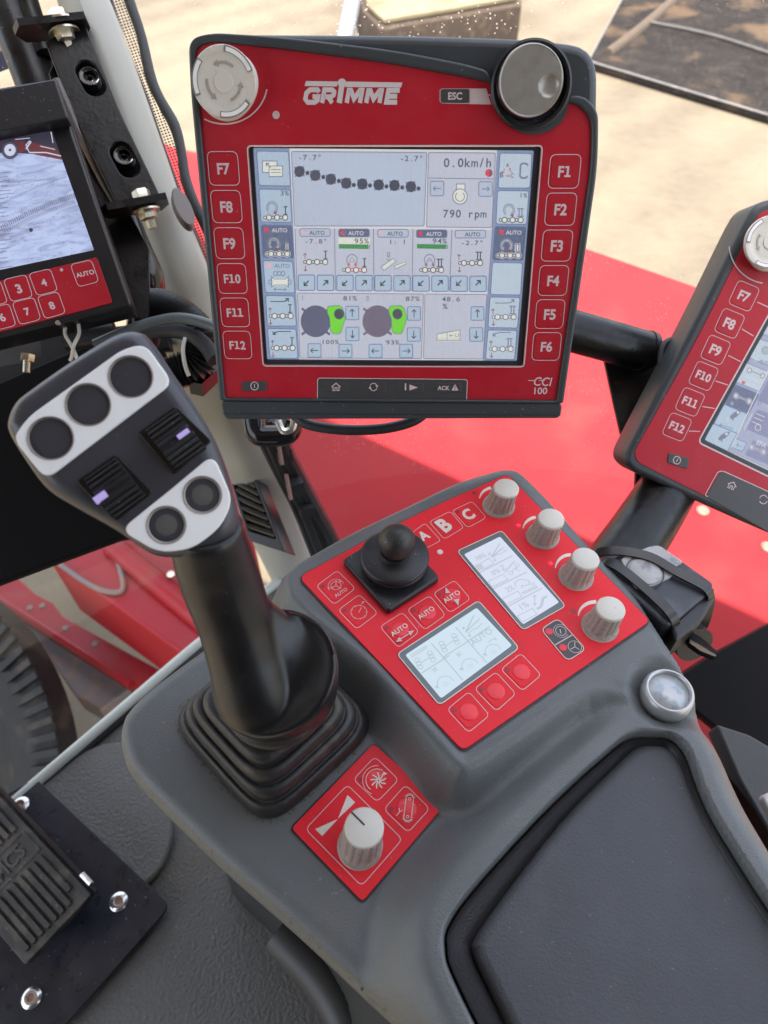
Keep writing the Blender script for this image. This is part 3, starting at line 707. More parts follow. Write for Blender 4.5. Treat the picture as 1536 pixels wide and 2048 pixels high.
b = B(); b.stroke([Vector((p.x, p.y, .0001)) for p in rrect((cs.x, cs.y), SW+.0008, SH+.0008, .0026)], .0008, INK, True); b.build('screen_outline', T1, t1, 0)
HD = -.0028
DI = roundpoly([(p.x, p.y, 0) for p in T1.pts([(506, 296), (1068, 301), (1034, 722), (534, 719)], HD)], .001)
plate('screen_bezel', T1, rrect((cs.x, cs.y), SW-.0001, SH-.0001, .0021), -.0042, -.0022, mat('bezel_dark', (.03, .032, .036), .35), t1, 0, [DI])
plate('display', T1, rrect((cs.x, cs.y), SW-.001, SH-.001, .002), -.0060, -.0043, S_EDG, t1)
s = Scr(T1, -.0042)
s.h = -.0042
s.fill([(506, 296), (1068, 301), (1034, 722), (534, 719)], S_MID, 0)
s.fill([(579, 297), (994, 300), (966, 722), (599, 720)], S_WH, 1)
tl = [[(513, 302), (577, 303), (581, 372), (518, 371)], [(518, 378), (580, 379), (584, 445), (522, 444)], [(522, 450), (584, 451), (588, 516), (526, 515)],
      [(526, 521), (585, 523), (590, 586), (531, 585)], [(531, 591), (588, 592), (593, 652), (535, 652)], [(535, 657), (592, 658), (596, 717), (540, 716)]]
tr = [[(1000, 306), (1064, 307), (1060, 376), (996, 376)], [(995, 381), (1058, 382), (1053, 449), (992, 448)], [(990, 453), (1052, 454), (1046, 521), (985, 520)],
      [(985, 525), (1045, 526), (1041, 590), (981, 589)], [(980, 594), (1040, 595), (1035, 656), (976, 655)], [(976, 660), (1034, 661), (1029, 719), (971, 718)]]
for k, q in enumerate(tl): s.fill(q, S_DK if k == 2 else S_LB, 2, .0016); s.line(q, 1.6, S_BLU, 3, True, .0016)
for k, q in enumerate(tr): s.fill(q, S_DK if k == 2 else S_LB2, 2, .0016); s.line(q, 1.6, S_BLU, 3, True, .0016)
P1 = [(583, 303), (854, 305), (848, 452), (589, 452)]; P2 = [(857, 305), (991, 306), (984, 455), (853, 454)]
for q in (P1, P2, [(595, 586), (847, 588), (843, 717), (600, 716)], [(850, 588), (974, 589), (966, 718), (847, 717)]):
    s.fill(q, S_PAN if q is P1 else S_PAN2, 2, .001); s.line(q, 1.5, S_INK2, 3, True, .001)
s.fill([(590, 457), (985, 460), (976, 584), (594, 581)], S_PAN2, 2)
for a, c in (((669, 457), (671, 581)), ((747, 457), (748, 582)), ((826, 458), (824, 583)), ((904, 459), (899, 583)), ((590, 457), (594, 581)), ((985, 460), (976, 583))):
    s.line([a, c], 1.5, S_INK2, 3)
s.line([(857, 356), (988, 358)], 1.4, S_INK2, 4)
dsc = [(599, 343), (630.5, 350.7), (661.7, 358.5), (692.4, 366.3), (724.6, 368), (757.4, 369.8), (789, 370.8), (821.7, 373.3)]
sm = [(615, 346), (646.5, 354), (677.7, 362), (707.6, 370), (740, 371), (773, 373), (804.6, 375), (837, 377)]
for c in dsc:
    s.disc(c, 10.6, S_DISC, 4)
    for a in (40, 130, 220, 310):
        ca, sa = math.cos(math.radians(a)), math.sin(math.radians(a)); s.line([(c[0]+9*ca, c[1]+9.5*sa), (c[0]+13.5*ca, c[1]+14*sa)], 1.8, S_DISC, 4)
for c in sm: s.disc(c, 4.2, S_DISC, 4, 12)
s.tx('-7.7°', (620, 320), 48, S_ICN, 4, 0, True, 0, .85); s.tx('-2.7°', (823, 322), 48, S_ICN, 4, 0, True, 0, .85)
s.tx('0.0km/h', (935, 334), 98, S_ICN, 4, 0, True, .004); s.tx('790 rpm', (929, 435), 88, S_ICN, 4, 0, True, .004)
s.disc((978, 346), 7.5, S_RED, 4); s.fill([(978, 338.5), (983, 341), (985.5, 346), (983, 351), (978, 353.5)], S_MAR, 5)
for c, d in (((874, 377), (-1, 0)), ((971, 378), (1, 0))): s.box(c, 27, 29, S_PAN, S_INK2, 4); s.arrow(c, d, 15, 1.8, S_INK2, 6)
s.disc((920, 393), 13.5, S_CRM, 4); s.ring((920, 393), 14.5, 1.6, S_INK2, 5); s.ring((920, 393), 9, 1.6, S_INK2, 5, 130, 410); s.fill([(914, 368), (929, 368), (929, 381), (914, 381)], S_CRM, 4); s.line([(913, 381), (913, 368), (930, 368), (930, 381)], 1.5, S_INK2, 5)
cols = [630, 708, 786, 863.5, 941]; dark = (1, 3)
for k, x in enumerate(cols):
    y = 465+k*.8; s.box((x, y), 61, 15.5, S_DK if k in dark else S_PAN, S_INK2, 3, .0014)
    if k in dark: s.disc((x-23, y), 4.6, S_RED, 5, 12)
    else: s.ring((x-23, y), 3.8, 1.6, S_PNK, 5, n=12)
    s.tx('AUTO', (x+4, y+4.5), 31, S_INK if k not in dark else S_WH, 5, 0, False, .005, .95)
s.tx('-7.8°', (632, 487), 46, S_ICN, 4, 0, True, 0, .8); s.tx('1: 1', (795, 488), 36, S_ICN, 4, 0, True, 0, .8); s.tx('-2.7°', (944, 490), 46, S_ICN, 4, 0, True, 0, .8)
for x, v in ((709, '95%'), (865, '94%')):
    s.fill([(x-32, 475), (x+31, 476), (x+31, 489), (x-32, 488)], S_CRM if x < 800 else S_PAN2, 3); s.tx(v, (x+14, 487), 30, S_ICN, 5, 0, True, 0, .85)
    s.fill([(x-31, 488), (x+28, 489), (x+28, 498), (x-31, 497)], S_GRN, 4); s.line([(x+30, 489), (x+30, 498)], 1.4, S_INK2, 4)
s.chain((631, 524), .95); s.roman((651, 510), 'I', .85); s.updown((610, 524), .9)
s.chain((709, 540), .95, red=(2, 4)); s.roman((729, 525), 'I', .85); s.ring((704, 520), 10.5, 1.6, S_INK2, 4, -60, 240); s.arrow((698, 528), (-.3, 1), 8, 1.6, S_RED, 5, 3); s.arrow((711, 528), (.3, 1), 8, 1.6, S_RED, 5, 3); s.fill([(699, 522), (704, 516), (709, 522)], S_CRM, 4); s.line([(699, 522), (704, 516), (709, 522)], 1.3, S_INK2, 5, True)
s.line([(765, 538), (789, 521)], 9, S_CRM, 3); s.line([(762, 534), (786, 517), (792, 523), (768, 541)], 1.4, S_INK2, 4, True); s.line([(790, 534), (812, 524)], 7, S_CRM, 3); s.line([(788, 532), (811, 523), (812, 528), (791, 538)], 1.4, S_INK2, 4, True)
s.line([(775, 505), (779, 505), (779, 514), (775, 514)], 1.4, S_INK2, 4, True); s.line([(773, 518), (777, 521), (781, 518)], 1.3, S_INK2, 4)
s.chain((863, 540), .95); s.roman((880, 526), 'II', .85); s.ring((859, 520), 10.5, 1.6, S_INK2, 4, -60, 240); s.arrow((853, 528), (-.3, 1), 8, 1.6, S_MAR, 5, 3); s.arrow((866, 528), (.3, 1), 8, 1.6, S_MAR, 5, 3); s.line([(854, 522), (859, 516), (864, 522)], 1.3, S_INK2, 5, True)
s.chain((941, 526), .95); s.roman((958, 512), 'II', .85); s.updown((918, 526), .9)
for k, x in enumerate((613, 651, 690, 728, 766, 804, 842, 880, 918, 956)):
    s.box((x, 565.5+k*.25), 33, 31, S_LB, S_BLU, 4, .0012, 0, 1.8); s.arrow((x, 566), (-1, 1) if k % 2 == 0 else (1, -1), 13, 2.6, S_INK, 6, 5)
for k, (x, m_) in enumerate(((631.5, S_DISC2), (755, S_DISC3))):
    s.disc((x, 642.5), 30, m_, 4, 40)
    for a in (45, 135, 225, 315):
        ca, sa = math.cos(math.radians(a)), math.sin(math.radians(a)); s.line([(x+27*ca, 643+28*sa), (x+40*ca, 643+37*sa)], 5, m_, 4)
    gp = [(a/5.12+510+k*123.2, c/5.12+500) for a, c in ((745, 575), (860, 566), (895, 592), (912, 640), (927, 700), (880, 845), (860, 860), (800, 860), (772, 830), (768, 760), (765, 700), (738, 640))]
    s.fill(gp, S_LIME, 5, .001); s.line(gp, 1.2, S_INK2, 6, True, .001); s.disc((678+k*117, 628), 10, S_DISC, 7)
s.roman((605, 596), 'I', .42, S_INK2); s.roman((735, 597), 'II', .42, S_INK2); s.tx('81%', (700, 601), 29, S_ICN, 4, 0, True, 0, .8); s.tx('87%', (825, 602), 29, S_ICN, 4, 0, True, 0, .8)
s.tx('100%', (660, 688), 36, S_ICN, 4, 0, True, 0, .8); s.tx('93%', (785, 689), 28, S_ICN, 4, 0, True, 0, .8); s.tx('48.6', (902, 603), 38, S_ICN, 4, 0, True, 0, .85); s.tx('%', (890, 618), 10, S_ICN, 4)
for c, d in (((704.5, 626), (0, -1)), ((705, 668), (0, 1)), ((629, 701), (-1, 0)), ((691, 702), (1, 0)), ((828, 627), (0, -1)), ((827.5, 669), (0, 1)), ((751, 702), (-1, 0)), ((812.5, 702), (1, 0)), ((955, 627), (0, -1)), ((952.5, 669), (0, 1))):
    s.box(c, 26, 27, S_LB, S_BLU, 4, .0009, 0, 1.6); s.arrow(c, d, 15, 1.9, S_INK, 6, 4.5)
s.fill([(874, 668), (920, 660), (920, 684), (874, 684)], S_CRM, 4); s.line([(874, 668), (920, 660), (920, 681), (874, 681)], 1.5, S_INK2, 5, True); s.line([(894, 665), (894, 680)], 1.3, S_INK2, 5); s.arrow((903, 671), (-1, 0), 8, 1.3, S_INK2, 5, 2.5); s.line([(911, 667), (911, 673), (914, 674), (917, 672), (917, 666)], 1.2, S_INK2, 5)
for y in (678, 684): 
    for i in range(10): s.line([(876+i*4.4, y), (878+i*4.4, y)], 1.2, S_INK2, 6)
# left tiles
s.fill([(526, 323), (553, 323), (553, 345), (526, 345)], S_CRM, 4); s.line([(525, 322), (554, 322), (554, 345), (525, 345)], 1.5, S_INK2, 5, True); s.fill([(538, 332), (565, 332), (565, 353), (538, 353)], S_CRM, 6); s.line([(538, 332), (565, 332), (565, 353), (538, 353)], 1.5, S_INK2, 7, True); s.line([(541, 339), (562, 339)], 1.2, S_INK2, 7); s.line([(541, 345), (562, 345)], 1.2, S_INK2, 7); s.arrow((537, 331), (-1, -1), 12, 2, S_INK2, 8, 4)
s.tx('3%', (569, 391), 18, S_ICN, 4, 0, True, 0, .9); s.turn((544, 415), .85); s.roman((571, 421), 'I', .85); s.chain((551, 435), .95)
def auto_tile(c, m_, dk, h=None): 
    s.disc((c[0]-20, c[1]), 5, S_RED if dk else S_PNK, 5, 12); s.tx('AUTO', (c[0]+6, c[1]+4.5), 31, S_WH if dk else S_INK2, 5, 0, False, .006, .95)
auto_tile((553, 460), 0, True); s.turn((548, 488), .9, S_WH, S_INK); s.roman((574, 493), 'I', .85, S_INK, S_WH); s.chain((555, 508), .95, None, S_WH)
auto_tile((558, 531), 0, False)
for i in range(3): s.ring((551+i*7.5, 547), 4, 1.5, S_INK2, 4, n=10)
s.fill([(545, 556), (575, 556), (575, 572), (545, 572)], S_CRM, 4); s.line([(543, 553), (549, 558), (571, 558), (577, 553), (577, 574), (571, 570), (549, 570), (543, 574)], 1.5, S_INK2, 5, True); s.line([(538, 560), (543, 560), (543, 568), (538, 568)], 1.4, S_INK2, 5, True); s.line([(577, 560), (582, 560), (582, 568), (577, 568)], 1.4, S_INK2, 5, True)
s.arrow((562, 579), (1, 0), 20, 1.4, S_INK2, 5, 3); s.arrow((558, 579), (-1, 0), 20, 1.4, S_INK2, 5, 3)
s.line([(541, 603), (568, 603), (575, 599)], 1.8, S_INK, 4); s.arrow((574, 600), (1, -1), 8, 2, S_INK, 5, 4.5); s.updown((540, 632), .85); s.chain((562, 632), .95); s.roman((580, 617), 'I', .85)
s.line([(582, 663), (556, 663), (548, 667)], 1.8, S_INK, 4); s.arrow((549, 666), (-1, 1), 8, 2, S_INK, 5, 4.5); s.updown((545, 697), .85); s.chain((566, 696), .95); s.roman((584, 683), 'I', .85)
# right tiles
s.tx('A', (1015, 334), 7, S_ICN, 4, 0, False, 0, 1); s.tx('B', (1003, 355), 7, S_ICN, 4); s.tx('C', (1024, 355), 7, S_ICN, 4); s.arrow((1014, 352), (1, 0), 8, 1.2, S_RED, 4, 2.5); s.arrow((1008, 341), (-.6, 1), 9, 1.2, S_RED, 4, 2.5); s.arrow((1021, 341), (-.5, -1), 9, 1.2, S_RED, 4, 2.5)
s.line([(1056, 331), (1052, 327), (1044, 327), (1041, 331), (1040, 352), (1043, 356), (1051, 356), (1055, 352)], 3.2, S_INK2, 5)
s.tx('1%', (1046, 395), 17, S_ICN, 4, 0, True, 0, .85); s.turn((1018, 420), .85); s.roman((1041, 425), 'II', .85, S_INK2); s.chain((1022, 440), .95)
s.disc((1003, 464), 5, S_RED, 5, 12); s.tx('AUTO', (1027, 469), 31, S_WH, 5, 0, False, .006, .95); s.turn((1013, 491), .9, S_WH, S_INK2); s.roman((1035, 496), 'II', .85, S_INK2, S_WH); s.chain((1017, 511), .95, None, S_WH)
s.line([(990, 606), (1018, 606), (1026, 602)], 1.8, S_INK2, 4); s.arrow((1025, 602), (1, -1), 8, 2, S_INK2, 5, 4); s.updown((986, 634), .85); s.chain((1008, 634), .95, S_INK2); s.roman((1025, 620), 'II', .85, S_INK2)
s.line([(1022, 665), (998, 665), (988, 669)], 1.8, S_INK2, 4); s.arrow((989, 669), (-1, 1), 8, 2, S_INK2, 5, 4); s.updown((982, 698), .85); s.chain((1002, 698), .95, S_INK2); s.roman((1019, 685), 'II', .85, S_INK2)
s.b.build('screen_graphics', T1, t1, 0)
def film_mat():
    m, t, b_ = new_mat('dusty_screen_film'); N = t.nodes.new; K = t.links.new; out = t.nodes['Material Output']
    tc = N('ShaderNodeTexCoord'); mp = N('ShaderNodeMapping'); mp.inputs['Scale'].default_value = (1500, 28, 1); mp.inputs['Rotation'].default_value = (0, 0, .22); K(tc.outputs['Object'], mp.inputs[0])
    n1 = N('ShaderNodeTexNoise'); n1.inputs['Scale'].default_value = 1; n1.inputs['Detail'].default_value = 4; K(mp.outputs[0], n1.inputs['Vector'])
    n2 = N('ShaderNodeTexNoise'); n2.inputs['Scale'].default_value = 14; n2.inputs['Detail'].default_value = 4; K(tc.outputs['Object'], n2.inputs['Vector'])
    n3 = N('ShaderNodeTexNoise'); n3.inputs['Scale'].default_value = 900; n3.inputs['Detail'].default_value = 1; K(tc.outputs['Object'], n3.inputs['Vector'])
    r2 = N('ShaderNodeMapRange'); r2.inputs['From Min'].default_value = .35; r2.inputs['From Max'].default_value = .68; r2.inputs['To Min'].default_value = .02; r2.inputs['To Max'].default_value = .13; K(n2.outputs['Fac'], r2.inputs['Value'])
    r1 = N('ShaderNodeMapRange'); r1.inputs['From Min'].default_value = .42; r1.inputs['From Max'].default_value = .62; r1.inputs['To Min'].default_value = .55; r1.inputs['To Max'].default_value = 1.25; K(n1.outputs['Fac'], r1.inputs['Value'])
    r3 = N('ShaderNodeMapRange'); r3.inputs['From Min'].default_value = .70; r3.inputs['From Max'].default_value = .73; r3.inputs['To Max'].default_value = .10; K(n3.outputs['Fac'], r3.inputs['Value'])
    mu = N('ShaderNodeMath'); mu.operation = 'MULTIPLY_ADD'; K(r1.outputs[0], mu.inputs[0]); K(r2.outputs[0], mu.inputs[1]); K(r3.outputs[0], mu.inputs[2])
    b_.inputs['Base Color'].default_value = (.55, .54, .52, 1); b_.inputs['Roughness'].default_value = .5
    tr = N('ShaderNodeBsdfTransparent'); mx = N('ShaderNodeMixShader'); K(mu.outputs[0], mx.inputs[0]); K(tr.outputs[0], mx.inputs[1]); K(b_.outputs[0], mx.inputs[2]); K(mx.outputs[0], out.inputs[0]); return m
FILM = film_mat()
b = B(); b.poly([Vector((p.x, p.y, -.0026)) for p in T1.pts([(506, 296), (1068, 301), (1034, 722), (534, 719)], -.0026)], FILM); b.build('screen_glass', T1, t1, 0)

def fkey(fr, root, label_, c, sz=.0187, ang=0, tw=None, hs=1.0, boldk=.03, inkm=None):
    """raised membrane key with printed outline and lettering; c in local metres"""
    inkm = inkm or INK
    k = plate('function_key', fr, rrect(c, sz-.0022, sz-.0022, .003, ang), .0, .00028, FACE, root, .0002)
    b = B(); b.stroke([Vector((p.x, p.y, .00012)) for p in rrect(c, sz, sz, .0036, ang)], .00042, inkm, True); b.build('key_outline', fr, k, 0)
    b = B(); V, Fc, wd = text_geo(label_, boldk); kk = tw/wd; ca, sa = math.cos(ang), math.sin(ang); hh = .72*kk*hs
    b.add([(c[0]+a.x*kk*ca-(a.y*kk*hs-hh/2)*sa, c[1]+a.x*kk*sa+(a.y*kk*hs-hh/2)*ca, .00034) for a in V], Fc, inkm); b.build('key_lettering', fr, k, 0)
    return k
kl = T1.px(447, 337); kl2 = T1.px(475, 690); kr = T1.px(1129, 343); kr2 = T1.px(1093, 693)
for i in range(6):
    p = kl.lerp(kl2, i/5); fkey(T1, t1, 'F%d' % (7+i), (p.x, p.y), tw=(.0078 if i < 3 else .0110), hs=1.05)
    p = kr.lerp(kr2, i/5); fkey(T1, t1, 'F%d' % (1+i), (p.x, p.y), tw=.0078, hs=1.05)
def small_button(fr, root, name, pc, wpx, hpx, m=DGREY, rr=.0016, hgt=.0007):
    q = roundpoly(fr.pts([(pc[0]-wpx/2, pc[1]-hpx/2), (pc[0]+wpx/2, pc[1]-hpx/2), (pc[0]+wpx/2, pc[1]+hpx/2), (pc[0]-wpx/2, pc[1]+hpx/2)]), rr)
    return plate(name, fr, q, 0, hgt, m, root, .0004)
k = small_button(T1, t1, 'power_button', (509, 772), 50, 19)
g = Scr(T1, .0008); g.ring((509, 772), 7.5, 1.8, INK, 1); g.line([(509, 768), (509, 776)], 1.8, INK, 1); g.b.build('power_symbol', T1, k, 0)
strip = roundpoly(T1.pts([(636, 757), (934, 760), (932, 803), (636, 801)]), [.0022, .0022, .0003, .0003])
plate('key_strip', T1, strip, 0, .00025, DGREY, t1, .0001)
g = Scr(T1, .0004); g.line([(635, 800), (635, 756), (935, 759), (933, 802)], 1.6, INK, 0, r=.0022); g.b.build('strip_outline', T1, t1, 0)
for c, n_ in (((672, 774), 'home_button'), ((747, 774), 'refresh_button'), ((822, 775), 'info_button'), ((897, 775), 'acknowledge_button')):
    k = small_button(T1, t1, n_, c, 50, 19, DGREY, .0012, .0006); g = Scr(T1, .0007)
    x, y = c
    if n_[0] == 'h': g.line([(x-9, y), (x, y-7.5), (x+9, y)], 2.2, INK, 1); g.line([(x-6, y-1), (x-6, y+7), (x-2, y+7), (x-2, y+1), (x+2, y+1), (x+2, y+7), (x+6, y+7), (x+6, y-1)], 2, INK, 1)
    if n_[0] == 'r':
        g.ring((x, y), 7, 1.8, INK, 1, 20, 160); g.ring((x, y), 7, 1.8, INK, 1, 200, 340); g.fill([(x+4, y-3), (x+10, y-3), (x+7, y+2)], INK, 1); g.fill([(x-10, y+3), (x-4, y+3), (x-7, y-2)], INK, 1)
    if n_[0] == 'i': g.tx('i', (x-11, y+5), 3.4, INK, 1, 0, False, .03, 1.0); g.fill([(x-3, y-6), (x-3, y+6), (x+14, y)], INK, 1)
    if n_[0] == 'a':
        g.tx('ACK', (x-10, y+5), 24, INK, 1, 0, False, .03, 1.05); g.fill([(x+6, y+6), (x+20, y+6), (x+13, y-7)], INK, 1, .0006); g.line([(x+13, y-3), (x+13, y+2)], 1.8, DGREY, 2); g.disc((x+13, y+4), 1, DGREY, 2, 8)
    g.b.build('button_symbol', T1, k, 0)
# maker lettering, printed
g = Scr(T1, .0001); LOG = mat('logo_print', (.60, .54, .53), .4)
LET = {'G': [[(.95, .22), (.8, .05), (.3, .05), (.08, .3), (.08, .72), (.28, .95), (.75, .95), (.93, .8), (.93, .55), (.55, .55)]],
    'R': [[(.12, 1.0), (.12, .06), (.72, .06), (.9, .2), (.9, .42), (.72, .56), (.2, .56)], [(.5, .56), (.9, 1.0)]], 'I': [[(.5, 0), (.5, 1.0)]],
    'M': [[(.1, 1.0), (.1, .08), (.22, .08), (.5, .7), (.78, .08), (.9, .08), (.9, 1.0)]], 'E': [[(.95, .06), (.12, .06), (.12, .94), (.92, .94)], [(.12, .5), (.85, .5)]]}
for ch, x0, x1, y0 in (('G', 609, 638, 178), ('R', 643, 669, 178), ('I', 675, 686, 172), ('M', 692, 725, 178), ('M', 731, 764, 179), ('E', 771, 798, 179)):
    for L in LET[ch]:
        g.line([(x0+(x1-x0)*x+5*(1-y)-2, y0+(206-y0)*y) for x, y in L], 8.2 if ch != 'I' else 10, LOG, 1+(ch in 'RE' and L is LET[ch][-1]))
g.fill([(612, 162), (676, 163), (674, 173), (609, 172)], LOG, 0); g.fill([(692, 163), (805, 165), (802, 175), (690, 174)], LOG, 0); g.disc((684, 166), 8.5, LOG, 0, 24)
g.fill([(674, 171), (695, 171), (693, 184), (672, 184)], LOG, 0) if False else None
g.b.build('maker_lettering', T1, t1, 0)
g = Scr(T1, .0001)
text(g.b, T1, 'CCI', (1066, 771), (1101, 772), INK, .00015, .012, False, 1.1, .12); g.line([(1056, 761), (1071, 761)], 1.5, INK, 0); g.line([(1078, 761), (1090, 761)], 1.5, INK, 0)
text(g.b, T1, '100', (1068, 788), (1094, 788), INK, .00015, .02, False, .95)
g.b.build('series_lettering', T1, t1, 0)
k = small_button(T1, t1, 'escape_button', (910, 192), 57, 28, DGREY, .0014, .0007)
g = Scr(T1, .0009); text(g.b, T1, 'ESC', (896, 199), (924, 199), INK, .00085, .03); g.b.build('button_lettering', T1, k, 0)
g = Scr(T1, .0001); g.line([(982, 208), (884, 206), (880, 202), (880, 181), (884, 178), (972, 178)], 1.6, INK, 0); g.fill([(939, 178.5), (972, 178.5), (982, 207), (939, 206)], INK, 0)
q = [(1063+82*math.cos(a), 178+86*math.sin(a)) for a in [math.radians(x) for x in range(172, 36, -6)]]
g.line([(972, 178), (975, 190)]+q, 2.4, INK, 1)
g.b.build('printed_arc', T1, t1, 0); g = Scr(T1, .0001)
q = [(449+86*math.cos(a), 164+84*math.sin(a)) for a in [math.radians(x) for x in range(118, 4, -6)]]
g.line(q, 2.6, INK, 0)
g.b.build('printed_arc', T1, t1, 0)
c = T1.px(552, 230, 0); b = B(); b.lathe([(.0022, 0), (.0020, .0004), (.0010, .0002), (0, .0002)], CLEAR, c, 20); b.build('light_sensor', T1, t1)
# rotary knob (silver) in black collar
kc = T1.px(1061, 172, .0); 
b = B(); b.lathe([(.0235, -.001), (.0235, .0032), (.0222, .0040), (.0205, .0035), (.0200, 0)], BLK, (kc.x, kc.y, 0), 64, caps=(True, False)); col = b.build('knob_collar', T1, t1)
kc2 = T1.px(1062, 162, .0135); dpl = T1.px(1098, 172, .0135)
b = B(); b.lathe([(.0190, 0), (.0188, .0120), (.0183, .0133)], BLKG, (kc2.x, kc2.y, 0), 64, caps=(False, False))
N_ = 64; rings = []
for r, z in ((.0183, .0133), (.0178, .0140), (.0172, .0137)): rings.append([(kc2.x+r*math.cos(2*math.pi*i/N_), kc2.y+r*math.sin(2*math.pi*i/N_), z) for i in range(N_)])
b.loft(rings, SILK, (False, False)); 
# dished face with finger dimple: polar grid
def dish_face(b, c, R, z0, dimp, dr, dd, m, nr=26, na=96):
    vs = [(c.x, c.y, z0)]; 
    def hz(x, y):
        d = math.hypot(x-dimp.x, y-dimp.y)/dr; return z0-(dd*(math.sqrt(max(0, 1-d*d))) if d < 1 else 0)
    vs[0] = (c.x, c.y, hz(c.x, c.y))
    for i in range(1, nr+1):
        for j in range(na):
            a = 2*math.pi*j/na; x = c.x+R*i/nr*math.cos(a); y = c.y+R*i/nr*math.sin(a); vs.append((x, y, hz(x, y)))
    fs = [[0, 1+j, 1+(j+1) % na] for j in range(na)]
    for i in range(nr-1):
        for j in range(na):
            a = 1+i*na+j; b2 = 1+i*na+(j+1) % na; fs.append([a, a+na, b2+na, b2])
    b.add(vs, fs, m)
dish_face(b, kc2, .0172, .0137, dpl, .0056, .0018, SILK)
b.build('rotary_knob', T1, t1, 50)
# cream stop knob
def stop_knob(fr, root, pc, pt, R=.0186, name='turn_knob'):
    c0 = fr.px(*pc, 0); c1 = fr.px(*pt, .013)
    b = B()
    def tri(th, j): return 1+.035*math.cos(3*(th-.35)) if j > 1 else 1
    b.lathe([(R*.82, 0), (R*.9, .003), (R*1.0, .0065), (R*1.0, .0095), (R*.97, .0105)], KNOB, ((c0.x+c1.x)/2, (c0.y+c1.y)/2, 0), 72, tri, (False, True))
    kk = b.build(name, fr, root, 50)
    b = B(); b.lathe([(R*.99, .0100), (R*1.0, .0118), (R*.975, .0128), (R*.8, .0130), (R*.78, .0127), (R*.62, .0127), (.0056, .0127), (.0053, .0133), (0, .0134)], KNOB, (c1.x, c1.y, 0), 72, None, (False, True))
    for a0 in (20, 140, 260):
        q = [Vector((c1.x+R*.88*math.cos(math.radians(a)), c1.y+R*.88*math.sin(math.radians(a)), .0133)) for a in range(a0, a0+62, 6)]; b.stroke(q, .0022, WHT)
        q = [Vector((c1.x+R*.89*math.cos(math.radians(a)), c1.y+R*.89*math.sin(math.radians(a)), .01325)) for a in range(a0-2, a0+65, 6)]; b.stroke(q, .0034, BRNG)
        q = [Vector((c1.x+R*.52*math.cos(math.radians(a)), c1.y+R*.52*math.sin(math.radians(a)), .0129)) for a in range(a0+30, a0+85, 6)]; b.stroke(q, .0016, KNOBS)
        e = q[-1]; ang = math.radians(a0+88); u = Vector((math.cos(ang), math.sin(ang), 0)); v = Vector((-u.y, u.x, 0)); b.poly([e+u*.002, e-u*.002, e+v*.003], KNOBS)
    b.build('knob_cap', fr, kk, 50)
stop_knob(T1, t1, (457, 172), (447, 164))
# rear stub + cable loop under the terminal
b = B(); b.loft([[Vector((x, y, z)) for x, y in ((-.045, -.05), (.045, -.05), (.045, .04), (-.045, .04))] for z in (-.07, -.034)], BLKM); b.build('rear_mount', T1, t1)
# ---------- mounting arm
ARM = wframe(W(1260, 1080, .60))
arm = thing('terminal_arm', 'black welded steel tube arm with gusset plate carrying the two red terminals', 'bracket', ARM)
def lw(fr, L): return [fr.l(W(a, c, d)) for a, c, d in L]
b = B(); b.tube(lw(ARM, [(780, 560, .56), (1120, 655, .60), (1292, 703, .62)]), .0175, BLKM, 28, False); b.build('cross_tube', ARM, arm)
b = B(); e = lw(ARM, [(1286, 701, .619), (1296, 705, .6205)]); b.tube(e, .0182, BLKM, 28, False); b.tube(lw(ARM, [(1293, 703.5, .6195), (1297.5, 705, .621)]), .0150, BLKG, 28, False); b.build('tube_mouth', ARM, arm)
gf = facing(W(1290, 850, .635), c2w((-.15, .05, 1)))
gq = roundpoly(gf.pts([(1200, 690), (1245, 668), (1330, 720), (1480, 720), (1480, 900), (1395, 1000), (1330, 1010), (1268, 985), (1270, 930), (1240, 870), (1222, 790)]), .004)
gp = plate('gusset', gf, gq, -.003, .003, BLKM, None, .001)
gp.data.transform(ARM.mat().inverted() @ gf.mat()); gp.matrix_world = Matrix.Identity(4); gp.parent = arm
b = B(); rnd = random.Random(3)
q = lw(ARM, [(1205, 672, .608), (1228, 678, .606), (1255, 690, .607), (1285, 702, .61)]); b.tube(q, [.004, .006, .005, .004], BLKM, 10)
q = lw(ARM, [(1322, 970, .625), (1310, 1000, .62), (1306, 1025, .617)]); b.tube(q, [.005, .007, .004], BLKM, 10); b.build('weld_bead', ARM, arm)
b = B(); b.tube(lw(ARM, [(1372, 900, .64), (1345, 960, .63), (1290, 1050, .60), (1215, 1160, .565), (1170, 1240, .54)]), [.024, .0245, .0255, .026, .026], BLKM, 28); b.build('stem_tube', ARM, arm)

# ---------- second terminal
R2 = [[0.929569993749587, 0.36797598943831844, 0.022210311057107218], [-0.35562620646340404, 0.9109816110597477, -0.20890788780560027], [-0.09710627166569247, 0.18629593529607524, 0.9776830756923942]]
X2 = c2w([R2[i][0] for i in range(3)]); Y2 = c2w([R2[i][1] for i in range(3)]); O2 = c2w((.36288545, .08514766, -.58314905))
T2 = Frame(O2, X2, Y2)
t2 = thing('control_terminal', 'tilted red faced terminal cut off by the right picture edge, on the black arm', 'terminal', T2)
def m2(x, y): return Vector((x/1000, y/1000, 0))
out2 = roundpoly([m2(-124, 138), m2(124, 130), m2(124, -98), m2(-121, -98)], [.020, .02, .008, .0085])
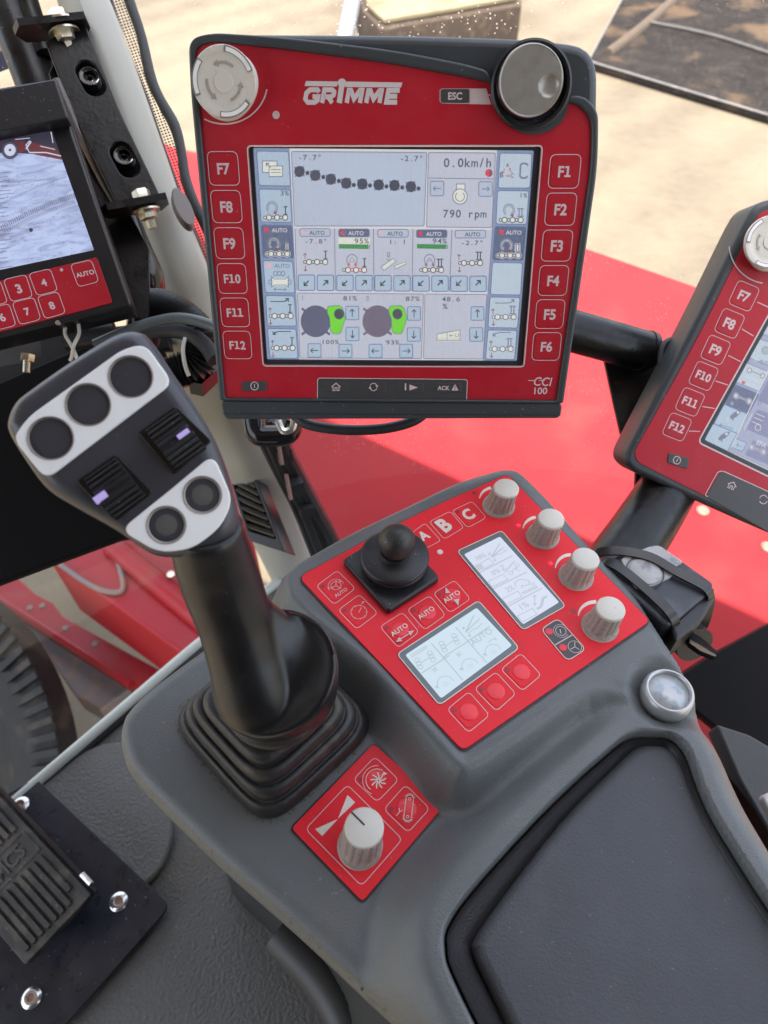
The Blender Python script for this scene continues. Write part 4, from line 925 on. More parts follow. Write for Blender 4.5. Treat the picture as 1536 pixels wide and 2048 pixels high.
# measured left edge points keep it true to the photo
q = T2.pts([(1536, 398), (1508, 410), (1490, 440), (1470, 480), (1400, 622), (1252, 905), (1250, 925), (1265, 942), (1400, 1005), (1536, 1066)])
rest = [m2(140, -112), m2(140, 110)]
o2 = [Vector((p.x, p.y, 0)) for p in q]; o2 = o2+rest+[T2.px(1640, 395)]
fq = T2.pts([(1536, 418), (1516, 428), (1500, 460), (1400, 665), (1266, 905), (1274, 924), (1408, 992), (1536, 1052)])
fq = [Vector((p.x, p.y, 0)) for p in fq]+[m2(130, -102), m2(130, 100), T2.px(1630, 415)]
sq = [T2.px(a, c) for a, c in ((1548, 606), (1394, 884), (1536, 953))]
a_, b_, c_ = sq; e = (c_-b_).normalized()*.176; s2 = [b_, b_+e, a_+e, a_]
s2 = [Vector((p.x, p.y, 0)) for p in s2]
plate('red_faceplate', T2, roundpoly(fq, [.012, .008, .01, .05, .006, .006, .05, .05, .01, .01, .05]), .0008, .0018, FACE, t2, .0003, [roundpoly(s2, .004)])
FH = .0018
cen = sum(s2, Vector())/4
plate('housing', T2, roundpoly(o2, [.02, .012, .01, .01, .05, .006, .006, .006, .05, .05, .01, .01, .05]), -.034, .0012, HOUS, t2, .004, [roundpoly([cen+(p-cen)*1.02 for p in s2], .005)], res=3)
b = B(); b.stroke([Vector((p.x, p.y, FH+.0001)) for p in roundpoly(s2, .0045)], .0012, INK, True); b.build('screen_outline', T2, t2, 0)
cen = sum(s2, Vector())/4; s2i = [cen+(p-cen)*.94 for p in s2]; s2i = [Vector((cen.x+(p.x-cen.x)*.95, cen.y+(p.y-cen.y)*.93, 0)) for p in s2]
plate('screen_bezel', T2, roundpoly([cen+(p-cen)*.999 for p in s2], .004), -.0008, .0006, mat('bezel_dark_two', (.022, .024, .027), .35), t2, 0, [roundpoly(s2i, .002)])
plate('display', T2, roundpoly([cen+(p-cen)*.99 for p in s2], .004), -.0028, -.0012, S_EDG, t2)
s = Scr(T2, -.0011)
s.fill([(a, c) for a, c in ((1560, 610), (1411, 880), (1700, 1010), (1850, 750))], S_LEFT, 0)
def tilt(c, L, k=1.0):
    a = math.radians(22.5); a2 = math.radians(-28)  # photo directions of this display's rows and columns
    ux = (math.cos(a), math.sin(a)); uy = (math.sin(a2), math.cos(a2))
    return [(c[0]+(x*ux[0]+y*uy[0])*k, c[1]+(x*ux[1]+y*uy[1])*k) for x, y in L]
def tilebox(c, w_, h_, m_, lay=2): 
    q = tilt(c, [(-w_/2, -h_/2), (w_/2, -h_/2), (w_/2, h_/2), (-w_/2, h_/2)]); s.fill(q, m_, lay, .0018); s.line(q, 1.8, S_BLU, lay+1, True, .0018)
tc = [(1552, 655), (1530, 705), (1505, 754), (1484, 798), (1462, 838), (1440, 876)]
for k, c in enumerate(tc): tilebox(c, 52, 44, S_DK if k == 3 else (S_LB2 if k < 3 else S_LB))
s.line([(1556, 700), (1462, 896)], 2.6, S_WH, 6)
def axle(c, sp=28, w_=2.6, r=4.6):
    a, d = tilt(c, [(-sp/2, 0), (sp/2, 0)]); s.line([a, d], 4.6, S_WH, 4); s.line([a, d], w_, S_INK2, 5)
    for p in (a, d): s.disc(p, r+1.6, S_WH, 5, 14); s.ring(p, r, 2.4, S_INK2, 6, n=14)
def ttx(t_, c, wd, m_, lay=6, bold=.004, hs=.95): s.tx(t_, c, wd, m_, lay, 22.5, False, bold, hs)
s.ring((1531, 701), 7, 2.2, S_INK2, 5); s.ring((1531, 701), 3.5, 1.8, S_GRN, 5)
s.ring((1512, 720), 2.6, 1.4, S_WH, 5, n=10); ttx('AUTO', (1529, 728), 24, S_INK2); axle((1512, 746)); ttx('AUTOMATIV', (1507, 761), 36, S_WH, 6, .004, .9)
s.disc((1487, 765), 3.4, S_RED, 5, 12); ttx('AUTO', (1504, 774), 22, S_WH); axle((1485, 797))
s.ring((1464, 807), 2.4, 1.4, S_WH, 5, n=10); ttx('AUTO', (1481, 816), 22, S_INK2)
def rocket(c):
    q = tilt(c, [(-12, 1), (-6, -4), (6, -5), (15, -1), (8, 5), (-4, 5)]); 
    a = [(c[0]+x*.92-y*-.4*0+0, 0) for x, y in [(0, 0)]]
    L = [(-11, 7), (-8, 1), (-2, -4), (6, -8), (14, -9), (10, -2), (4, 4), (-3, 8), (-2, 13), (-7, 9)]
    s.fill([(c[0]+x, c[1]+y) for x, y in L], S_INK2, 5); s.disc((c[0]+6, c[1]-4), 2.6, S_WH, 6, 10)
    for d in (0, 4, 8): s.line([(c[0]-12-d*.3, c[1]+6+d*.6), (c[0]-17+d*.4, c[1]+10+d*.5)], 1.2, S_WH, 5)
rocket((1470, 829)); rocket((1447, 872))
q = [(1466, 858), (1450, 852), (1440, 850)]; s.line(q, 1.6, S_INK2, 5); s.arrow((1442, 850), (-1, -.1), 5, 1.6, S_INK2, 6, 3.5)
tilebox((1478, 890), 24, 20, S_LB); s.arrow((1478, 891), (-.92, -.38), 10, 1.6, S_INK2, 6, 3.6)
for c, w_, h_ in (((1530, 850), 58, 44), ((1522, 905), 52, 34), ((1548, 790), 50, 46)):
    q = tilt(c, [(-w_/2, -h_/2), (w_/2, -h_/2), (w_/2, h_/2), (-w_/2, h_/2)]); s.fill(q, glow('scr_violet_tile_%d' % c[0], (128, 130, 168)), 2)
axle((1515, 899), 25, 2.4, 4.4); ttx('EFA', (1521, 892), 20, S_WH)
for i in range(6): q = tilt((1518, 838), [(-10, -8+i*4.5), (9, -8+i*4.5)]); s.line(q, 1.8, S_WH if i % 2 == 0 else S_INK2, 5)
s.line(tilt((1513, 850), [(-18, -18), (-18, 18)]), 1.8, S_WH, 5); s.ring((1516, 855), 6, 1.8, S_WH, 6, n=8)
s.line([(1518, 806), (1534, 812), (1545, 808)], 4, S_WH, 5); s.line([(1518, 806), (1534, 812), (1545, 808)], 1.8, S_INK2, 6); s.ring((1519, 807), 3, 1.4, S_INK2, 7, n=10)
s.line([(1538, 828), (1524, 822), (1516, 821)], 1.5, S_INK2, 6)
s.line([(1455, 902), (1600, 968)], 2.2, S_WH, 5)
s.b.build('screen_graphics', T2, t2, 0)
b = B(); b.poly([Vector((p.x, p.y, .0002)) for p in s2i], FILM); b.build('screen_glass', T2, t2, 0)
# fkeys on second terminal: measured centres
kc_ = [(1488, 592), (1459, 647), (1431, 700), (1407, 752), (1380, 804), (1354, 854)]
pa = T2.px(*kc_[0]); pb = T2.px(*kc_[5]); 
xa = T2.px(1410, 740)-T2.px(1400, 736)
ang2 = math.atan2((T2.px(1445, 700)-T2.px(1420, 690)).y, (T2.px(1445, 700)-T2.px(1420, 690)).x)
for i in range(6):
    p = T2.px(*kc_[i], FH); k = fkey(T2, t2, 'F%d' % (7+i), (p.x, p.y), sz=.0190, ang=ang2*.6, tw=(.0092 if i < 3 else .0128), hs=1.05)
    for o in [k]+list(k.children): o.data.transform(Matrix.Translation((0, 0, FH)))
g = Scr(T2, FH+.0001)
for i, (a, c) in enumerate([((1514, 604), (1545, 618)), ((1484, 658), (1507, 672)), ((1457, 711), (1481, 723)), ((1431, 762), (1456, 770)), ((1405, 813), (1430, 817)), ((1378, 862), (1400, 863))]): g.line([a, c], 2, INK, 0)
q = [(1536-0+78*math.cos(a), 487+80*math.sin(a)) for a in [math.radians(x) for x in range(176, 96, -6)]]; g.line(q, 2.6, INK, 0)
g.b.build('printed_lines', T2, t2, 0)
q = roundpoly([T2.px(a, c) for a, c in ((1336, 904), (1376, 916), (1372, 937), (1332, 924))], .0016)
k = plate('power_button', T2, [(p.x, p.y) for p in q], FH, FH+.0008, DGREY, t2, .0004)
g = Scr(T2, FH+.0010); g.ring((1354, 920.5), 7.2, 2, INK, 0); g.line([(1356, 917), (1352.5, 924)], 2, INK, 0); g.b.build('power_symbol', T2, k, 0)
q = roundpoly([T2.px(a, c) for a, c in ((1440, 940), (1640, 1030), (1600, 1100), (1410, 992))], [.005, .002, .001, .001])
plate('key_strip', T2, [(p.x, p.y) for p in q], FH-.0002, FH+.0003, DGREY, t2, .0001)
g = Scr(T2, FH+.0004); g.line([(1409, 992), (1436, 943), (1446, 942), (1640, 1030)], 2, INK, 0, r=.003)
x, y = 1464, 971
g.line(tilt((x, y), [(-9, 0), (0, -7.5), (9, 0)]), 2.4, INK, 1); g.line(tilt((x, y), [(-6, -1), (-6, 7), (-2, 7), (-2, 1), (2, 1), (2, 7), (6, 7), (6, -1)]), 2, INK, 1)
g.ring((1527, 999), 8, 2.2, INK, 1, 20, 160); g.ring((1527, 999), 8, 2.2, INK, 1, 200, 340)
g.b.build('strip_symbols', T2, t2, 0)
sk0 = len(bpy.data.objects); stop_knob(T2, t2, (1545, 497), (1541, 484), R=.0195)
b = B(); b.tube([T2.l(W(a, c, .60)) for a, c in ((1370, 690), (1345, 680), (1328, 690), (1322, 712), (1322, 732))], .003, CABM, 10)
o = b.build('cable_loop', T2); tag(o, 'thin black cable hooped behind the left edge of the tilted terminal', 'cable')

# ---------- camera monitor at left
nm = c2w((.138, .019, .99)).normalized(); M0 = facing(W(60, 420, .545), nm); d = M0.px(188, 522)-M0.px(50, 553)
M1 = Frame(M0.o, M0.X*d.x+M0.Y*d.y, M0.N.cross(M0.X*d.x+M0.Y*d.y))
tm = thing('camera_monitor', 'black camera monitor showing a pale bluish field, with red number keys below, at left', 'monitor', M1)
mo = roundpoly(M1.pts([(-180, 205), (108, 157), (262, 612), (-60, 690)]), .003)
plate('housing', M1, mo, -.030, 0, MBLK, tm, .0015)
hq = roundpoly(M1.pts([(-180, 210), (110, 158), (136, 236), (-150, 292)], .012), .002)
plate('sun_visor', M1, hq, 0, .012, BLK, tm, .001)
b = B(); b.stroke(M1.pts([(114, 160), (258, 598)], .0004), .0010, mat('worn_edge_metal', (.16, .13, .11), .4, metal=.4)); b.build('worn_edge', M1, tm, 0)
dq = M1.pts([(-160, 322), (104, 262), (188, 500), (-110, 563)], .0004)
def monitor_mat():
    m, t, b = new_mat('field_picture'); N = t.nodes.new; K = t.links.new
    tc = N('ShaderNodeTexCoord'); mp = N('ShaderNodeMapping'); mp.inputs['Scale'].default_value = (16, 55, 1); K(tc.outputs['Object'], mp.inputs[0])
    n1 = N('ShaderNodeTexNoise'); n1.inputs['Scale'].default_value = 2.2; n1.inputs['Detail'].default_value = 9; n1.inputs['Distortion'].default_value = 1.2; n1.inputs['Roughness'].default_value = .65; K(mp.outputs[0], n1.inputs['Vector'])
    cr = N('ShaderNodeValToRGB'); e = cr.color_ramp; e.elements[0].position = .33; e.elements[0].color = (*lin((140, 142, 172)), 1); e.elements[1].position = .56; e.elements[1].color = (*lin((192, 206, 244)), 1)
    x = e.elements.new(.44); x.color = (*lin((170, 182, 222)), 1)
    K(n1.outputs['Fac'], cr.inputs[0]); K(cr.outputs[0], b.inputs['Emission Color']); b.inputs['Emission Strength'].default_value = EK*.95
    b.inputs['Base Color'].default_value = (.01, .01, .01, 1); b.inputs['Roughness'].default_value = .3; return m
b = B(); b.poly(dq, monitor_mat()); b.build('display', M1, tm, 0)
s = Scr(M1, .0005); V_R = glow('pic_red', (104, 38, 44)); V_D = glow('pic_dark', (44, 40, 60)); V_W = glow('pic_white', (206, 212, 235)); V_T = glow('pic_tread', (100, 100, 128))
s.fill([(-40, 300), (-40, 280), (104, 262), (124, 318), (100, 312), (62, 308), (30, 306), (0, 306)], V_D, 1)
s.fill([(2, 290), (20, 282), (48, 282), (56, 300), (40, 306), (10, 306)], V_R, 2); s.fill([(56, 282), (110, 296), (126, 320), (64, 308), (58, 300)], V_R, 2)
s.line([(58, 305), (92, 305), (122, 312)], 3, V_W, 3); s.line([(52, 298), (62, 283)], 3.4, V_W, 3); s.line([(60, 281), (52, 290), (58, 304)], 2.4, V_W, 3); s.line([(80, 292), (110, 299)], 2, V_W, 3); s.line([(102, 264), (106, 286)], 2.2, V_W, 3); s.line([(30, 279), (60, 276)], 1.6, V_W, 3)
s.disc((20, 300), 17, V_D, 4, 24); s.disc((20, 300), 11.5, V_W, 5, 20); s.disc((20, 300), 2.5, V_D, 6, 10); s.ring((20, 300), 14, 1.2, S_INK2, 5)
rr_ = random.Random(5)
for i in range(46):     # tyre tread prints
    u = i/45; x = -30+u*176; y = 470-u*82-8*math.sin(u*3); s.line([(x, y), (x+3.5, y+9)], 2.4, V_T, 2); s.line([(x-1, y+14), (x+5, y+20)], 1.8, V_T, 2); s.line([(x-18, y-34), (x-14, y-31)], 1.2, V_T, 2)
for i in range(30):
    u = i/29; x = 0+u*110; y = 362-u*6; s.line([(x, y+rr_.uniform(-2, 2)), (x+3, y+4)], 1.2, V_T, 2)
for i in range(22): y = 350+i*9; s.line([(-40, y), (22+rr_.uniform(-9, 4), y-8+rr_.uniform(-2, 2))], 1.4, V_T, 2)
for i in range(150):
    x = rr_.uniform(0, 170); y = rr_.uniform(345, 520)
    if x < 105+(y-320)*.32-8: s.disc((x, y), rr_.uniform(.5, 1.2), V_T, 2, 6)
s.disc((62, 460), 4, V_D, 3, 9)
s.b.build('picture_details', M1, tm, 0)
kp = roundpoly(M1.pts([(-120, 592), (194, 515), (226, 606), (-60, 680), (-100, 672)]), .002)
plate('red_keypad', M1, kp, 0, .0008, FACE, tm, .0003)
KH = .0010
def mkey(t_, q, tw=None, name='number_key'):
    c = sum([M1.px(a, b_, KH) for a, b_ in q], Vector())/4
    k = plate(name, M1, roundpoly([(p.x, p.y, 0) for p in [c+(M1.px(a, b_, KH)-c)*.88 for a, b_ in q]], .003), .0007, .0011, FACE, tm, .00015)
    b = B(); b.stroke([Vector((p.x, p.y, .00095)) for p in roundpoly([(p.x, p.y, 0) for p in M1.pts(q)], .0034)], .0005, INK, True); b.build('key_outline', M1, k, 0)
    b = B(); d = M1.px(188, 522)-M1.px(50, 553); d.normalize(); V, Fc, wd = text_geo(t_, .03); kk = tw/wd; u = Vector((-d.y, d.x, 0)); u = (u-d*.12)
    b.add([Vector((c.x, c.y, .0012))+d*(a.x*kk)+u*(a.y-.36)*kk for a in V], Fc, INK); b.build('key_lettering', M1, k, 0)
s4 = 1/6.4
def Q(L): return [(a*s4, 500+c*s4) for a, c in L]
mkey('3', Q([(48, 385), (335, 318), (425, 602), (150, 668)]), .0040)
mkey('4', Q([(372, 308), (648, 244), (745, 524), (480, 592)]), .0040)
mkey('7', Q([(160, 678), (440, 610), (530, 890), (260, 962)]), .0040)
mkey('8', Q([(480, 604), (748, 538), (845, 810), (580, 886)]), .0040)
mkey('6', Q([(-150, 755), (122, 690), (212, 970), (-60, 1035)]), .0040)
mkey('2', Q([(-265, 462), (8, 396), (104, 676), (-170, 742)]), .0040)
mkey('AUTO', Q([(905, 192), (1172, 130), (1270, 408), (1008, 478)]), .0138, 'auto_key')
c = M1.px(123, 540, .0009); b = B(); b.lathe([(.0013, 0), (.0010, .0004), (0, .0005)], CLEAR, c, 12); b.build('status_light', M1, tm)
c = M1.px(116, 646, .0); b = B(); b.lathe([(.0020, -.001), (.0018, .0012), (0, .0014)], STEEL, c, 12); b.build('case_screw', M1, tm)

# ================================================================== CONSOLE
CZ = -.40; DZ = -.430; FZC = -.95
CF = wframe((.12, .20, CZ))          # local w=0 is the height of the raised control panel
con = thing('armrest_console', 'dark grey moulded armrest console with red control panels, knobs and two small lit screens', 'console', CF)
def C(px, py, h=0.0): return CF.px(px, py, h)
DH = DZ-CZ
outl = [(1022, 932, 0), (1078, 972, 0), (1180, 1086, 0), (1262, 1172, 0), (1338, 1288, -.002), (1400, 1388, -.004), (1462, 1500, -.005), (1540, 1648, -.005), (1650, 1850, -.005), (1800, 2120, -.005),
        (1750, 2500, -.01), (1100, 2400, -.012), (905, 2150, -.016), (770, 2020, -.024), (600, 1862, DH), (430, 1712, DH), (276, 1558, DH), (243, 1500, DH), (238, 1445, DH), (262, 1405, DH), (310, 1362, DH), (405, 1292, DH), (490, 1232, DH),
        (545, 1186, -.018), (585, 1134, -.004), (640, 1094, 0), (720, 1050, 0), (850, 988, 0), (940, 950, 0)]
OUT = np.array([(p.x, p.y) for p in spline([C(a, c, h) for a, c, h in outl], 4)])
panel_px = [(598, 1158), (1010, 944), (1030, 948), (1297, 1244), (924, 1505)]
PANEL = roundpoly([C(a, c) for a, c in [(598, 1157), (830, 1032), (1014, 952), (1298, 1245), (925, 1504)]], [.006, .2, .004, .004, .004])
plat = spline([C(a, c) for a, c in [(575, 1150), (820, 1010), (1020, 925), (1180, 1086), (1345, 1262), (1400, 1360), (1330, 1400), (1180, 1390), (1060, 1462), (945, 1532), (915, 1528), (880, 1490), (740, 1330)]], 4)
PLAT = np.array([(p.x, p.y) for p in plat])
RIMH = -.004
rec_px = [(1300, 1461), (1345, 1466), (1380, 1500), (1405, 1565), (1440, 1640), (1536, 1792), (1660, 1985), (1640, 2300), (1240, 2420), (1010, 2150), (905, 1960), (886, 1890), (896, 1838), (960, 1752), (1100, 1602), (1215, 1497), (1258, 1466)]
REC = np.array([(p.x, p.y) for p in spline([C(a, c, RIMH) for a, c in rec_px], 4)])
def sdf(P, poly):
    d = np.full(len(P), 1e9); NP = np.zeros_like(P); ins = np.zeros(len(P), bool); n = len(poly)
    for i in range(n):
        a = poly[i]; b = poly[(i+1) % n]; e = b-a; w_ = P-a; L = (e@e)+1e-18
        t = np.clip((w_@e)/L, 0, 1); q = w_-t[:, None]*e; dd = (q**2).sum(1); u = dd < d; d = np.where(u, dd, d); NP[u] = (a+t[:, None]*e)[u]
        c = (a[1] > P[:, 1]) != (b[1] > P[:, 1])
        with np.errstate(divide='ignore', invalid='ignore'):
            x = (b[0]-a[0])*(P[:, 1]-a[1])/(b[1]-a[1]+1e-18)+a[0]
        ins ^= c & (P[:, 0] < x)
    sdf.near = NP; d = np.sqrt(d); return np.where(ins, -d, d)
def ss(x): x = np.clip(x, 0, 1); return x*x*(3-2*x)
dim_c = C(1328, 1394, -.008)
def height(P):
    dp = sdf(P, PLAT); dr = sdf(P, REC); do = sdf(P, OUT)
    a = 1-ss((dp+.000)/.022)                 # raised control plateau, slope 22 mm
    b_ = (1-ss((dr-.006)/.036))*.97          # rise to the armrest rim
    up = 1-(1-a)*(1-b_)
    up = np.clip(up, 0, 1)
    h = DH*(1-up)+RIMH*ss(b_)*.6
    # valley between plateau and rim
    h -= .006*np.exp(-((dr-.026)/.009)**2)*ss(1-dp/.03)*ss((dp+.012)/.024)
    h += .0016*np.exp(-((dp+.002)/.004)**2)   # soft lip round the control panel
    r = np.hypot(P[:, 0]-dim_c.x, P[:, 1]-dim_c.y); h += -.0095*(1-ss((r-.010)/.016))
    h -= .033*(1-ss((dr+.0050)/.0055))        # armrest recess
    R = .011; d = np.clip(do+R, 0, R); h -= (R-np.sqrt(np.maximum(R*R-d*d, 0)))*.75
    return h, do
def console_body():
    st = .0013; x0, y0 = OUT.min(0)-.006; x1, y1 = OUT.max(0)+.006; y0 = max(y0, -.30); 
    xs = np.arange(x0, x1, st); ys = np.arange(y0, y1, st); X, Y = np.meshgrid(xs, ys); P = np.c_[X.ravel(), Y.ravel()]
    do = sdf(P, OUT); keep = do < st*1.05; near = sdf.near.copy(); mv = do > -st*.45; P[mv] = near[mv]
    h, do = height(P)
    nx = len(xs); idx = np.full(len(P), -1); idx[keep] = np.arange(keep.sum())
    V = np.c_[P, h][keep]; I = np.arange(len(P)).reshape(len(ys), nx)
    q = np.stack([I[:-1, :-1], I[:-1, 1:], I[1:, 1:], I[1:, :-1]], -1).reshape(-1, 4); q = idx[q]; q = q[(q >= 0).all(1)]
    me = bpy.data.meshes.new('body'); me.vertices.add(len(V)); me.vertices.foreach_set('co', V.ravel())
    me.loops.add(q.size); me.loops.foreach_set('vertex_index', q.ravel().astype(np.int32)); me.polygons.add(len(q))
    me.polygons.foreach_set('loop_start', np.arange(0, q.size, 4, dtype=np.int32)); me.polygons.foreach_set('loop_total', np.full(len(q), 4, dtype=np.int32))
    me.update(calc_edges=True); me.validate()
    finish(me, 'body', CF, con, [GREY], 180)
console_body()
# skirt: side wall below the moulded edge, then pedestal
def inset(poly, d):
    n = len(poly); out = []
    for i in range(n):
        a, b_, c = poly[i-1], poly[i], poly[(i+1) % n]; t = c-a; t = t/(np.linalg.norm(t)+1e-12); out.append(b_+np.array([-t[1], t[0]])*d*SGN)
    return np.array(out)
ar = sum(OUT[i][0]*OUT[(i+1) % len(OUT)][1]-OUT[(i+1) % len(OUT)][0]*OUT[i][1] for i in range(len(OUT))); SGN = 1 if ar > 0 else -1
b = B(); ho, _ = height(OUT); rings = []
for d, dz in ((0, 0), (-.0015, -.004), (-.0012, -.012), (.0012, -.030), (.006, -.045), (.012, -.052)):
    q = inset(OUT, d); rings.append([Vector((p[0], p[1], hh+dz)) for p, hh in zip(q, ho)])
b.loft(rings if SGN > 0 else [r[::-1] for r in rings], GREY, (False, False)); b.build('side_skirt', CF, con, 60)
ped = [Z(a, c, FZC) for a, c in ((452, 1740), (545, 1868), (612, 1945), (645, 2010), (655, 2100), (640, 2400), (1300, 2400), (1500, 1900), (1100, 1500), (700, 1420), (520, 1500))]
pl = [CF.l(p) for p in ped]; plf = wframe(CF.o)
b = B(); top = [Z(a, c, -.47) for a, c in ((420, 1660), (520, 1760), (610, 1840), (700, 1920), (800, 2010), (900, 2300), (1500, 2500), (1650, 1900), (1300, 1400), (800, 1300), (500, 1350))]
top = [CF.l(p) for p in top]; rr = spline(pl, 4); rt = spline(top, 4); rm = [p.lerp(q, .5)+Vector((.01, .015, 0)) for p, q in zip(rr, rt)]
b.loft([rr, rm, rt], mat('pedestal_plastic', (.035, .036, .036), .5, bump=(900, .3, .0006)), (False, False)); b.build('pedestal', CF, con, 60)
# moulded lip at the foot of the pedestal
b = B(); b.tube([CF.l(Z(a, c, z)) for a, c, z in ((560, 1866, -.80), (640, 1950, -.80), (690, 2030, -.80), (712, 2110, -.80), (715, 2200, -.80))], .020, mat('pedestal_lip', (.05, .051, .05), .45, bump=(900, .3, .0006)), 16); b.build('pedestal_lip', CF, con)
# armrest pad
PH = -.0150
pad_px = [(1308, 1492), (1340, 1500), (1366, 1535), (1392, 1600), (1430, 1672), (1536, 1836), (1640, 2010), (1600, 2280), (1260, 2380), (1080, 2140), (985, 1960), (958, 1900), (960, 1872), (1010, 1800), (1130, 1650), (1232, 1540), (1272, 1500)]
pad = spline([C(a, c, PH) for a, c in pad_px], 4); pc0 = sum(pad, Vector())/len(pad); pad = [p+(p-pc0).normalized()*.0028 for p in pad]
plate('armrest_pad', CF, [(p.x, p.y) for p in pad], -.030, PH+.0005, PAD, con, .006, res=4, smooth=60)
RB = mat('groove_shade_plastic', (.019, .017, .018), .38, bump=(900, .3, .0006), dirt=((.05,.045,.04), 40, .6, .8, .3))  # dark lining added over the lit groove floor, stands in for its shade
cr_ = REC.mean(0); ar2 = sum(REC[i][0]*REC[(i+1) % len(REC)][1]-REC[(i+1) % len(REC)][0]*REC[i][1] for i in range(len(REC))); sg_ = SGN; SGN = 1 if ar2 > 0 else -1
b = B(); r1, r2, r3 = inset(REC, .0026), inset(REC, .0050), inset(REC, .0155); SGN = sg_
b.loft([[Vector((p[0], p[1], z)) for p in q_] for q_, z in ((r1, -.010), (r2, -.0175), (r3, -.0215))] if ar2 > 0 else [[Vector((p[0], p[1], z)) for p in q_][::-1] for q_, z in ((r1, -.010), (r2, -.0175), (r3, -.0215))], RB, (False, False)); b.build('groove_shade_lining', CF, con, 60)
# main red control panel
PT = .0022
plate('control_panel', CF, [(p.x, p.y) for p in PANEL], -.003, PT, FOIL, con, .0003)
b = B(); b.stroke([Vector((p.x, p.y, PT-.0012)) for p in PANEL], .0022, BLK, True); b.build('panel_gap', CF, con, 0)
def D(a, c, h=PT): return CF.px(a, c, h)
def ground_text(b, s, p0, p1, m, h, bold=.02, hs=1.0): text(b, CF, s, p0, p1, m, h, bold, False, hs)
class Pr(Scr):
    def line(s, pts, w_, m, lay=0, closed=False, r=0):
        q = [s.fr.px(a, c, s.H(lay)) for a, c in pts]
        if r: q = [Vector((p.x, p.y, s.H(lay))) for p in roundpoly([(p.x, p.y, 0) for p in q], r)]
        s.b.stroke(q, w_*.00030, m, closed)
    def mring(s, c, r, w_, m, a0=0, a1=360, lay=0, n=28):      # circle in real metres round a photo point
        p = s.fr.px(*c, s.H(lay)); full = a1-a0 == 360
        s.b.stroke([p+Vector((r*math.cos(math.radians(a0+(a1-a0)*i/n)), r*math.sin(math.radians(a0+(a1-a0)*i/n)), 0)) for i in range(n+(0 if full else 1))], w_, m, full)
    def mdisc(s, c, r, m, lay=0, n=24):
        p = s.fr.px(*c, s.H(lay)); s.b.poly([p+Vector((r*math.cos(2*math.pi*i/n), r*math.sin(2*math.pi*i/n), 0)) for i in range(n)], m)
def pkey(q, root=con, name='panel_key', dome=True, h=PT, dot=True, build=None):
    """membrane key: printed rounded square through four measured corners, dome and sensor dot"""
    L = [CF.px(a, c, h) for a, c in q]; c = sum(L, Vector())/4; rr_ = (L[0]-L[1]).length*.17
    k = plate(name, CF, roundpoly([(p.x, p.y, 0) for p in [c+(p-c)*.86 for p in L]], rr_), h-.0002, h+.00025, FOIL, root, .0002)
    b = B(); b.stroke([Vector((p.x, p.y, h+.00008)) for p in roundpoly([(p.x, p.y, 0) for p in L], rr_)], .00038, INK, True); b.build('key_outline', CF, k, 0)
    d = B()
    if dome:
        cc = c+(L[3]-L[0])*0.0; rad = (L[0]-L[1]).length*.31
        d.lathe([(rad, h+.0002), (rad*.96, h+.00045), (rad*.85, h+.0006), (0, h+.0007)], FOILB, (cc.x, cc.y, 0), 36, caps=(False, True)); d.build('key_dome', CF, k, 60)
    if dot:
        lf = L[0].lerp(c, .34); e = B(); e.poly([Vector((lf.x+.0014*math.cos(2*math.pi*i/16), lf.y+.0014*math.sin(2*math.pi*i/16), h+.00034)) for i in range(16)], KEYSH); e.build('sensor_dot', CF, k, 0)
    if build:
        g = Pr(CF, h+(.0012 if dome else .0004)); build(g); g.b.build('key_symbol', CF, k, 0)
    return k
def off(x0, y0, sc_, L): return [(x0+a/sc_, y0+c/sc_) for a, c in L]
O3 = lambda L: off(580, 920, 3.657, L); O4 = lambda L: off(880, 920, 3.657, L); O5 = lambda L: off(560, 1180, 2.844, L)
# corner order: left, top, right, bottom as seen
pkey(O3([(192, 922), (345, 808), (478, 940), (322, 1058)]), dome=False, build=lambda g: (
    g.mring((672, 1171), .0034, .00035, INK), [g.line([(672, 1171), p], 1.4, INK) for p in ((672, 1160.5), (662, 1177), (682, 1177))],
    g.mring((672, 1171), .0052, .0003, INK, 20, 200), g.line(O3([(358, 878), (372, 888), (356, 896)]), 1.4, INK), g.line(O3([(276, 928), (284, 946), (294, 932)]), 1.4, INK),
    ground_text(g.b, 'AUTO', O3([(336, 1006)])[0], O3([(424, 950)])[0], INK, g.h, .012, 1.0)))
pkey(O3([(352, 1098), (508, 984), (642, 1120), (488, 1238)]), dome=False, build=lambda g: (
    g.mring(O3([(504, 1112)])[0], .0052, .0003, INK, 30, 400), g.line(O3([(502, 1116), (522, 1078)]), 1.4, INK), g.line(O3([(524, 1052), (542, 1038), (526, 1036)]), 1.6, INK),
    [g.line([(O3([(504, 1112)])[0][0]+math.cos(a)*17, O3([(504, 1112)])[0][1]+math.sin(a)*15), (O3([(504, 1112)])[0][0]+math.cos(a)*13, O3([(504, 1112)])[0][1]+math.sin(a)*11.5)], 1.1, INK) for a in [x*.7 for x in range(9)]]))
def arrow2(g, a, c, w_=2.2, hd=7):
    g.line([a, c], w_, INK); 
    for p, q in ((a, c), (c, a)):
        d = math.hypot(p[0]-q[0], p[1]-q[1]); u = ((p[0]-q[0])/d, (p[1]-q[1])/d); v = (-u[1], u[0])
        g.fill([(p[0]+u[0]*2, p[1]+u[1]*2), (p[0]-u[0]*hd*1.4+v[0]*hd*.7, p[1]-u[1]*hd*1.4+v[1]*hd*.7), (p[0]-u[0]*hd*1.4-v[0]*hd*.7, p[1]-u[1]*hd*1.4-v[1]*hd*.7)], INK, 1)
pkey(O3([(658, 1220), (824, 1114), (944, 1258), (792, 1374)]), build=lambda g: (ground_text(g.b, 'AUTO', O3([(752, 1292)])[0], O3([(868, 1216)])[0], INKW, g.h, .014, 1.05), arrow2(g, O3([(780, 1328)])[0], O3([(902, 1250)])[0])))
